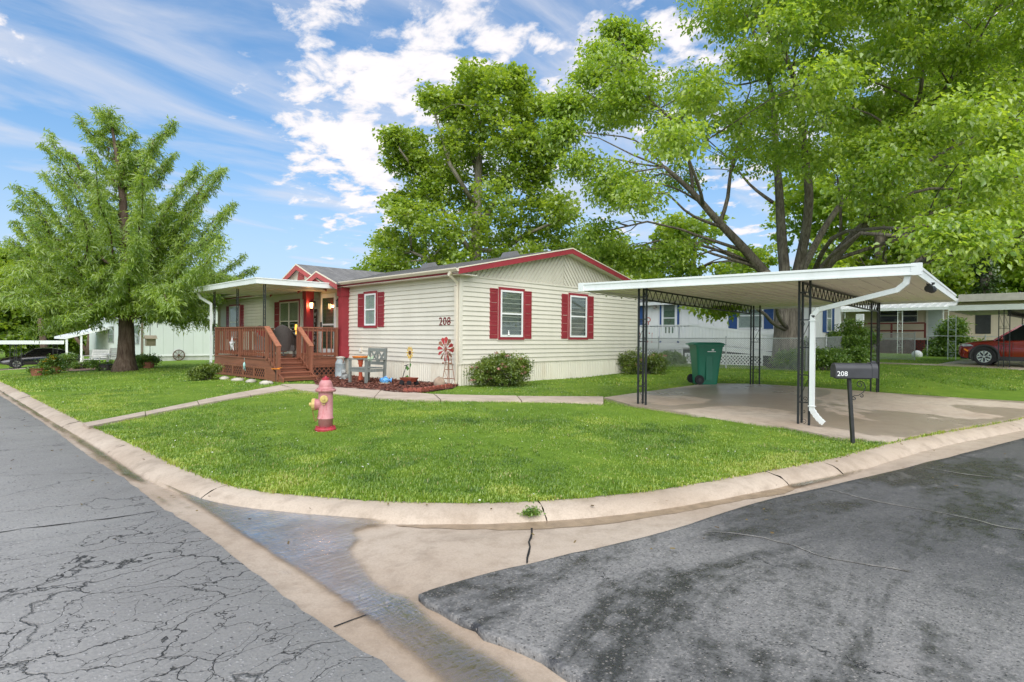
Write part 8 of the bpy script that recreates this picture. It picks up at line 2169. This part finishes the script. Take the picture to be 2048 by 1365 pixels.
for i, (px, py) in enumerate(tips):
    for rep in range(2):
        off = rng.uniform(-2.6, 2.6) * (0.25 if py < 300 else 1.0) + (0 if rep == 0 else rng.choice([-2.0, 2.0]))
        if py < 240 and rep: continue
        tip = C_(px + (rng.uniform(-25, 25) if rep else 0), py + (rng.uniform(5, 40) if rep else 0), dC + off)
        hd = math.hypot(tip.x - cb0.x, tip.y - cb0.y)
        zst = max(cb0.z + 2.1, tip.z - hd * (0.95 if py < 520 else 0.25)); 
        k = np.interp(zst, tp_np[:, 2], np.arange(len(tp_np))); j = int(min(k, len(tp_np) - 2)); st_ = Vector(trunk[j]).lerp(Vector(trunk[j + 1]), k - j)
        pts = [st_.lerp(tip, u) + Vector((0, 0, (-0.10 if py < 560 else 0.13) * hd * math.sin(math.pi * u))) + (Vector((random.gauss(0, 0.10), random.gauss(0, 0.10), random.gauss(0, 0.07))) * min(hd, 3) * 0.6 if 0.1 < u < 0.9 else Vector()) for u in np.linspace(0, 1, 7)]
        ln = sum((pts[q + 1] - pts[q]).length for q in range(6))
        r0 = min(0.075, 0.02 + 0.012 * ln); bb.tube(pts, list(np.linspace(r0, 0.008, 7)), 6)
        # side sprays
        ns = int(11 * ln) + 9
        P = np.array([tuple(p) for p in pts])
        for s in range(ns):
            u = (0.22 if py > 300 else 0.02) + (0.78 if py > 300 else 0.98) * (s + rng.random()) / ns; c = np.array([np.interp(u * 6, np.arange(7), P[:, a]) for a in range(3)]); ax = P[min(6, int(u * 6) + 1)] - P[int(min(5, u * 6))]; ax /= np.linalg.norm(ax)
            side = np.cross(ax, [0, 0, 1]); side /= np.linalg.norm(side) + 1e-9
            sg = 1 if s % 2 else -1
            dr_ = ax * rng.uniform(0.3, 0.8) + side * sg * rng.uniform(0.3, 1.0) + np.array([0, 0, rng.uniform(-0.15, 0.35)]); dr_ /= np.linalg.norm(dr_)
            sl_ = (0.25 + 0.75 * (1 - u)) * 1.15 * rng.uniform(0.6, 1.25) * (1.0 if py > 420 else 0.68)
            m = int(15 + 34 * sl_); w_ = np.linspace(0.03, 1, m)
            base_ = c + np.outer(w_ * sl_, dr_) + np.outer(-(w_ ** 2) * sl_ * 0.42, [0, 0, 1]) + rng.normal(0, 0.06, (m, 3))
            dl_ = dr_ * 0.35 + rng.normal(0, 0.7, (m, 3)) + np.array([0, 0, -0.6])
            Cc.append(base_); Cd.append(unit(dl_)); Cn.append(unit(rng.normal(0, 0.6, (m, 3)) + np.array([0, 0, 0.8]) - Fv * 0.3)); Ct.append(np.clip(rng.random() * 0.75 + rng.normal(0.1, 0.15, m), 0, 1))
bb.build('branch', BARK_CYP, t, smooth=True, world=True)
Cc, Cd, Cn, Ct = map(np.concatenate, (Cc, Cd, Cn, Ct)); n = len(Cc); Lc = rng.uniform(0.11, 0.24, n)
V, F, T = leaves(Cc, Cn, Cd, Lc, Lc * 0.21, Ct, 0.1)
np_mesh('crown', V - np.array(cb0), F, M_CYP, t, T)

# --- background trees
def bg_tree(name, label, px, d, ytop, wpx, ybase, leafm, per, lsize, nb=46, bark=BARK_MAPLE, group='trees beyond the homes', fl=0.9, low=0.15, trunk_px=None):
    zb0 = None; g = atD(px, 660, d); gz = zg(g.x, g.y); base = Vector((g.x, g.y, gz - 0.1)); topz = atD(px, ytop, d).z; Rr = wpx * d / FPX
    H = topz - gz; trunk = [base, base + Vector((0.1, 0, H * 0.3)), base + Vector((-0.1, 0.1, H * 0.6)), base + Vector((0, 0, H * 0.92))]
    cs, rs = [], []
    zc0 = gz + H * low
    for k in range(nb):
        u = rng.random(); z = zc0 + (topz - zc0) * u; w = Rr * math.sqrt(max(0.04, 1 - (2 * abs(u - 0.42) / 1.25) ** 2)); a = rng.uniform(0, 2 * math.pi); rad = w * rng.random() ** 0.5
        r_ = rng.uniform(0.16, 0.26) * Rr + 0.25
        cs.append((g.x + rad * math.cos(a), g.y + rad * math.sin(a), min(z, topz - r_ * 0.6))); rs.append(r_)
    return add_tree(name, label, base, trunk, [0.035 * H, 0.028 * H, 0.018 * H, 0.03], [], cs, rs, per, 0.3 * lsize / 0.35, lsize, leafm, bark, 0.25, fl, group, True, 0.85)
bg_tree('background_tree', 'low green tree behind the carport left of the maple stems', 1390, 40, 430, 140, 600, M_BACK, 360, 0.28, 50)
bg_tree('background_tree', 'light green tree showing between the house gable and the carport', 1240, 48, 480, 90, 600, M_BACK, 260, 0.30, 40)
bg_tree('background_tree', 'dense green tree behind the right half of the carport roof', 1760, 50, 240, 210, 600, M_BACK, 480, 0.40, 80)
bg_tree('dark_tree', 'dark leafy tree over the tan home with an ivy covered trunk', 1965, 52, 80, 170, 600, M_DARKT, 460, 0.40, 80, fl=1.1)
bg_tree('background_tree', 'bright green tree at the far right edge', 2140, 46, 60, 210, 600, M_BACK, 480, 0.40, 80)
bg_tree('background_tree', 'round leafy tree behind the cypress at the far left', 20, 66, 505, 120, 640, M_BACK, 420, 0.46, 60)
bg_tree('background_tree', 'hazy green tree between the cypress and the far carport', 110, 78, 560, 110, 650, M_BACK, 420, 0.5, 60)
bg_tree('background_tree', 'low tree filling the gap left of the far porch', 175, 70, 600, 70, 650, M_BACK, 360, 0.46, 40)
bg_tree('background_tree', 'green tree at the left picture edge above the carport', -80, 60, 470, 120, 640, M_BACK, 420, 0.46, 50)
bg_tree('background_tree', 'small treetop peeking over the porch roof ridge', 722, 60, 535, 16, 600, M_BACK, 200, 0.3, 14)
bg_tree('background_tree', 'green tree behind the plain white end wall', 420, 72, 560, 80, 640, M_BACK, 360, 0.46, 40)
# ivy column below the dark tree
g = atD(1972, 640, 40); gz = zg(g.x, g.y); cs = [(g.x + rng.uniform(-.3, .3), g.y + rng.uniform(-.4, .4), gz + 1.0 + k * 0.45) for k in range(14)]
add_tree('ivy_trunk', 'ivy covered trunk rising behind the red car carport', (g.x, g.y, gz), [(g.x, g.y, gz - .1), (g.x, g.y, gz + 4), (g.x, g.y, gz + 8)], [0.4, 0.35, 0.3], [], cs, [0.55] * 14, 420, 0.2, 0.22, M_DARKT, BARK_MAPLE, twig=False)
# two slim trunks beyond the far carport
for px, lab, tl in ((92, 'leaning dark trunk beyond the black car', 0.5), (178, 'forked trunk beside the far porch post', -0.3)):
    p = atD(px, 700, 60); gz = zg(p.x, p.y); tt = thing('bare_trunk', lab, 'tree trunk', (p.x, p.y, gz), 0, 'trunks beyond the far carport')
    b = MB(); b.tube([(0, 0, -0.2), (-tl * 0.4, tl * 0.2, 1.6), (-tl, tl * 0.5, 4.5)], [0.4, 0.32, 0.22], 9); b.build('trunk', BARK_CYP, tt, smooth=True)
    if tl < 0: b = MB(); b.tube([(0, 0, 0.3), (-0.9, 0.9, 1.8), (-1.6, 1.5, 3.6)], [0.2, 0.17, 0.12], 8); b.build('limb', BARK_CYP, tt, smooth=True)

# --- shrubs
M_SHRUB = leaf_mat('shrub_leaf', (0.075, 0.14, 0.022), (0.27, 0.35, 0.05), 0.4)
M_HERB = leaf_mat('herb_leaf', (0.085, 0.185, 0.03), (0.28, 0.42, 0.07), 0.45)
M_PINK = leaf_mat('pink_blossom', (0.42, 0.16, 0.15), (0.66, 0.38, 0.34), 0.2, 0.03)
M_YELL = leaf_mat('yellow_blossom', (0.65, 0.38, 0.02), (0.8, 0.6, 0.05), 0.2, 0.03)
def shrub(name, label, c, rx, rz, per, lsize, leafm, flowers=0, fm=None, nb=9, cat='shrub', group=None, spiky=False, ry=None):
    c = Vector(c); t = thing(name, label, cat, tuple(c), 0, group); ry = ry or rx
    b = MB(); cs, rs = [], []
    for k in range(nb):
        a = rng.uniform(0, 2 * math.pi); rad = rng.random() ** 0.5 * 0.78; z = rz * rng.uniform(0.25, 0.85) * (1.15 - 0.45 * rad)
        p = Vector((rx * rad * math.cos(a), ry * rad * math.sin(a), z)); cs.append(tuple(p)); rs.append(rng.uniform(0.2, 0.42) * (rx + rz * 0.6) / 2)
        b.tube(limb_path((p.x * 0.25, p.y * 0.25, -0.03), p, 0.0, 4, 0.15), [0.014, 0.011, 0.008, 0.006, 0.004], 5)
        for _ in range(4): q = p + Vector(unit(rng.normal(0, 1, (1, 3)))[0]) * rs[-1]; q.z = abs(q.z); b.tube([p * 0.7, p, q], [0.007, 0.005, 0.003], 4)
    b.build('stem', BARK_MAPLE, t, world=False)
    V, F, T = lump(cs, rs, per, lsize * 1.1, lsize, 0.0, 0.95, aspect=0.5 if not spiky else 0.16); V[:, 2] = np.maximum(V[:, 2], 0.01 + 0.02 * rng.random(len(V)))
    np_mesh('foliage', V, F, leafm, t, T)
    if flowers:
        P = []
        for k in range(flowers):
            i = rng.integers(len(cs)); d = unit(rng.normal(0, 1, (1, 3)) + np.array([[-0.5, -0.5, 0.6]]))[0]; P.append(np.asarray(cs[i]) + d * rs[i] * 1.0)
        P = np.repeat(np.array(P), 26, 0) + rng.normal(0, 0.028, (flowers * 26, 3)) * np.array([1, 1, 0.4]); n = len(P)
        V, F, T = leaves(P, unit(rng.normal(0, 0.4, (n, 3)) + np.array([0, 0, 1])), unit(rng.normal(0, 1, (n, 3))), np.full(n, 0.035), np.full(n, 0.03), rng.random(n)); np_mesh('blossom', V, F, fm or M_PINK, t, T)
    return t
g = atG(992, 773); shrub('spirea_shrub', 'pink flowering shrub in front of the house corner', (g.x + 0.25, YR - 0.62, zg(g.x, g.y)), 1.0, 0.85, 520, 0.055, M_SHRUB, 40, nb=34, ry=0.55, group='flowering shrubs by the end wall')
g = atG(1288, 748); shrub('spirea_shrub', 'dull green shrub at the far end of the end wall behind a carport post', (g.x, g.y, g.z), 0.85, 0.85, 480, 0.06, M_SHRUB, 14, nb=28, group='flowering shrubs by the end wall')
g = atG(410, 760); shrub('boxwood_shrub', 'small rounded shrub at the left end of the porch lattice', (g.x, g.y, g.z), 0.48, 0.5, 900, 0.05, M_SHRUB, 0, nb=12)
g = atG(1672, 708); shrub('tall_shrub', 'bright leafy bush beside the narrow blue shuttered window', (27.6, 7.0, zg(27.2, 6.9)), 0.85, 1.75, 800, 0.11, M_HERB, 0, nb=20)
for i, (px, py, r_, h_, lab) in enumerate(((1560, 742, 0.7, 0.7, 'weedy plants at the foot of the maple trunk'), (1650, 741, 0.7, 0.7, 'tall weeds along the fence behind the downspout'), (1695, 735, 0.7, 0.8, 'leafy weeds against the fence beside the gate'), (1600, 735, 0.5, 1.2, 'ivy sprouts climbing beside the maple trunk'), (1340, 728, 0.6, 0.5, 'low leafy plants behind the fence near the lattice'), (1392, 722, 0.6, 0.6, 'iris clump behind the green bin'))):
    g = atG(px, py); g.x = max(g.x, fB.x + 0.7) if i != 99 else g.x
    shrub('fence_plant', lab, (g.x, g.y, zg(g.x, g.y)), r_, h_, 420, 0.11, M_HERB, 0, nb=12, cat='plant', spiky=(i == 5), group='plants along the fence')
for px, X_, r_, h_, lab in ((1905, 38.5, 0.6, 2.0, 'tall wispy bush beside the white porch post'), (1880, 38, 0.9, 0.6, 'low weeds under the tan porch'), (1950, 39, 1.0, 0.9, 'overgrown bush behind the hood of the red car')):
    q = atX(px, 690, X_); shrub('overgrown_bush', lab, (X_, q.y, zg(X_, q.y)), r_, h_, 520, 0.16, M_HERB, 0, nb=14, group='bushes before the tan home')
# flower planters at the left
def planter(px, py, lab, r_, h_, fl, fm, potm, nm='flower_planter', cat='planter'):
    g = atG(px, py); t = shrub(nm, lab, (g.x, g.y, g.z), r_, h_, 260, 0.09, M_HERB, fl, fm, nb=8, cat=cat, group='pots and planters at the far patio'); b = MB(); b.lathe([(r_ * 0.5, -0.03), (r_ * 0.62, 0.25), (r_ * 0.7, 0.28), (r_ * 0.6, 0.29)], 12); b.build('pot', potm, t)
    return t
POT = paint('dark_pot', (0.06, 0.05, 0.05), 0.6); TERP = paint('clay_pot', (0.3, 0.12, 0.07), 0.8)
planter(107, 748, 'round planter of yellow flowers on the left lawn', 0.42, 0.75, 40, M_YELL, TERP)
planter(80, 752, 'low grassy clump with orange flowers beside the yellow planter', 0.5, 0.3, 12, M_YELL, TERP)
planter(134, 738, 'spiky plant in a dark pot at the far patio edge', 0.5, 0.9, 0, None, POT)
planter(213, 742, 'low dark green plant at the foot of the cypress trunk', 0.55, 0.45, 0, None, POT)
planter(275, 737, 'potted plant just right of the cypress trunk', 0.35, 0.6, 0, None, POT)
planter(297, 737, 'pot of red leaved plants near the bird feeder', 0.4, 0.65, 6, leaf_mat('red_blossom', (0.3, 0.05, 0.02), (0.5, 0.12, 0.05), 0.2), TERP)
planter(165, 739, 'shallow bowl planter in front of the bench', 0.35, 0.5, 0, None, POT)
# tuft growing in the gutter joint
pt_ = edge_pts([(1062, 1028)], 0.03)[0]; shrub('weed_tuft', 'green weed growing in the kerb joint', (pt_[0], pt_[1], 0.015), 0.035, 0.075, 60, 0.03, M_HERB, 0, nb=6, cat='weed')
# ------------------------------------------------------------------ grass blades
def grass_pts(n, x0, x1, y0, y1, dmin, dmax):
    P = np.column_stack([rng.uniform(x0, x1, n), rng.uniform(y0, y1, n)])
    f = P @ np.array([Fv.x, Fv.y]); l = P @ np.array([Rv.x, Rv.y])
    k = (f > dmin) & (f <= dmax) & (np.abs(l) < f * 0.93 + 0.6)
    P = P[k]; sd = lawn_sd(P); k = sd > -0.035 * rng.random(len(sd)) ** 2; P, sd = P[k], sd[k]
    ex = inpoly(P, np.array(drive_poly)) | inpoly(P, PATH1) | inpoly(P, PATH2) | inpoly(P, BED) | ((P[:, 0] > XF - 0.02) & (P[:, 0] < XB) & (P[:, 1] > YR - 0.02) & (P[:, 1] < YL)) | ((P[:, 0] > XDK - 0.02) & (P[:, 0] < XF) & (P[:, 1] > YD0) & (P[:, 1] < YD1)) | ((P[:, 0] > SX0) & (P[:, 0] < SX1) & (P[:, 1] > YD0 - 1.2) & (P[:, 1] < YD0))
    ex |= np.hypot(P[:, 0] - ph.x, P[:, 1] - ph.y) < 0.13
    return P[~ex], sd[~ex]
def vnoise(P, s, seed):
    r = np.random.default_rng(seed); G = r.random((256, 256)); q = P * s + 500; i = np.floor(q).astype(int); f = q - i; f = f * f * (3 - 2 * f)
    a = G[i[:, 0] % 256, i[:, 1] % 256]; b = G[(i[:, 0] + 1) % 256, i[:, 1] % 256]; c = G[i[:, 0] % 256, (i[:, 1] + 1) % 256]; d = G[(i[:, 0] + 1) % 256, (i[:, 1] + 1) % 256]
    return (a * (1 - f[:, 0]) + b * f[:, 0]) * (1 - f[:, 1]) + (c * (1 - f[:, 0]) + d * f[:, 0]) * f[:, 1]
M_GRASS = leaf_mat('grass_blade', (0.115, 0.21, 0.014), (0.45, 0.54, 0.04), 0.42, 0.06, 0.5)
GV, GF, GT = [], [], []; nv = 0
for (n, box, dmin, dmax, h, w) in ((540000, (1.4, 12, 0.4, 14), 3.5, 9.0, 0.030, 0.0052), (520000, (1.4, 17, 0.5, 18), 9.0, 15.0, 0.036, 0.009), (300000, (1.4, 34, -2, 40), 15.0, 30.0, 0.045, 0.026)):
    P, sd = grass_pts(n, *box, dmin, dmax); m = len(P)
    z = zg_np(P, sd) - 0.004
    cl = vnoise(P, 2.6, 1); c2_ = vnoise(P, 9.0, 2); c3 = vnoise(P, 0.7, 3)
    edgeb = np.exp(-sd / 0.35)
    hh = h * (0.55 + 0.9 * c2_) * rng.uniform(0.6, 1.35, m) * (1 + 0.5 * edgeb * c2_)
    ww = w * rng.uniform(0.7, 1.4, m) * (1 + 0.5 * edgeb)
    broad = (rng.random(m) < 0.10 + 0.25 * (cl > 0.62)); ww[broad] *= 1.9; hh[broad] *= 0.75
    a = rng.uniform(0, 2 * np.pi, m); lean = rng.uniform(0.2, 1.15, m); lean[broad] *= 1.25
    D = np.column_stack([np.cos(a), np.sin(a), np.zeros(m)]); S = np.column_stack([-np.sin(a + 0.3), np.cos(a + 0.3), np.zeros(m)])
    B = np.column_stack([P, z]); mid = B + D * (hh * lean * 0.35)[:, None] + np.array([0, 0, 1]) * (hh * 0.6)[:, None]; tip = B + D * (hh * lean)[:, None] + np.array([0, 0, 1]) * (hh * np.clip(1.05 - 0.35 * lean, 0.4, 1))[:, None]
    V = np.stack([B - S * ww[:, None] * 0.4, B + S * ww[:, None] * 0.4, mid + S * ww[:, None] * 0.5, tip, mid - S * ww[:, None] * 0.5], 1).reshape(-1, 3)
    i = np.arange(m) * 5 + nv
    GF.append(np.concatenate([np.stack([i, i + 1, i + 2], 1), np.stack([i, i + 2, i + 4], 1), np.stack([i + 4, i + 2, i + 3], 1)]) if dmax < 10 else np.concatenate([np.stack([i, i + 1, i + 3], 1)]))
    T = np.clip(0.06 + 0.40 * cl + 0.32 * c3 + 0.12 * c2_ + rng.normal(0, 0.13, m) + 0.22 * edgeb, 0, 1)
    pk = vnoise(P, 1.6, 9); T = np.clip(T + 0.25 * (pk > 0.72) - 0.22 * (vnoise(P, 4.0, 12) > 0.74), 0, 1)
    T = np.where(T > 0.92, 0.92, T); T[rng.random(m) < 0.02 + 0.10 * (vnoise(P, 3.1, 21) > 0.8)] = 1.0
    GV.append(V); GT.append(np.repeat(T, 5)); nv += m * 5
gn = NT(M_GRASS); mixn = [x for x in M_GRASS.node_tree.nodes if x.type == 'MIX' and x.blend_type == 'MIX'][0]; atn = [x for x in M_GRASS.node_tree.nodes if x.type == 'ATTRIBUTE'][0]
rc = gn.ramp(atn.outputs['Fac'], [(0.0, (0.07, 0.15, 0.018)), (0.3, (0.135, 0.25, 0.024)), (0.62, (0.245, 0.375, 0.04)), (0.9, (0.39, 0.50, 0.06)), (0.97, (0.48, 0.42, 0.17))])
for lk in list(M_GRASS.node_tree.links):
    if lk.from_node == mixn: ts = lk.to_socket; gn.l(rc, ts)
gr = np_mesh('grass', np.vstack(GV), np.vstack(GF), M_GRASS, None, np.concatenate(GT))
tag(gr, 'short mown grass blades over the lawns', 'grass', kind='stuff')

# tiny white clover heads, and a few fallen leaves and bits of grit on the paving
def scatter(n, box, test):
    P = np.column_stack([rng.uniform(box[0], box[1], n), rng.uniform(box[2], box[3], n)]); return P[test(P)]
Pc, sc_ = grass_pts(2200, 1.6, 16, 0.6, 16, 4.0, 16.0); keep_ = vnoise(Pc, 0.9, 31) > 0.5; Pc, sc_ = Pc[keep_], sc_[keep_]
o = flakes(Pc, zg_np(Pc, sc_) + 0.022, 0.007, 0.007, leaf_mat('clover_white', (0.5, 0.52, 0.42), (0.75, 0.75, 0.68), 0.2, 0.02), 'clover_heads', 0.012); tag(o, 'tiny white clover heads dotted over the lawn', 'clover')
lit = leaf_mat('litter_leaf', (0.06, 0.035, 0.018), (0.22, 0.16, 0.06), 0.1, 0.04)
Pl = scatter(900, (-2.5, 13, -1.5, 14), lambda P: (lawn_sd(P) < -0.03) & (lawn_sd(P) > -1.3) & (P @ np.array([Fv.x, Fv.y]) > 1.5))
o = flakes(Pl, zb(Pl[:, 0], Pl[:, 1]) + 0.034 + np.clip(0.3 + lawn_sd(Pl), 0, 0.3) * 0.2, 0.013, 0.006, lit, 'leaf_litter', 0.004); tag(o, 'fallen bits of leaf and twig along the kerb and gutter', 'litter')
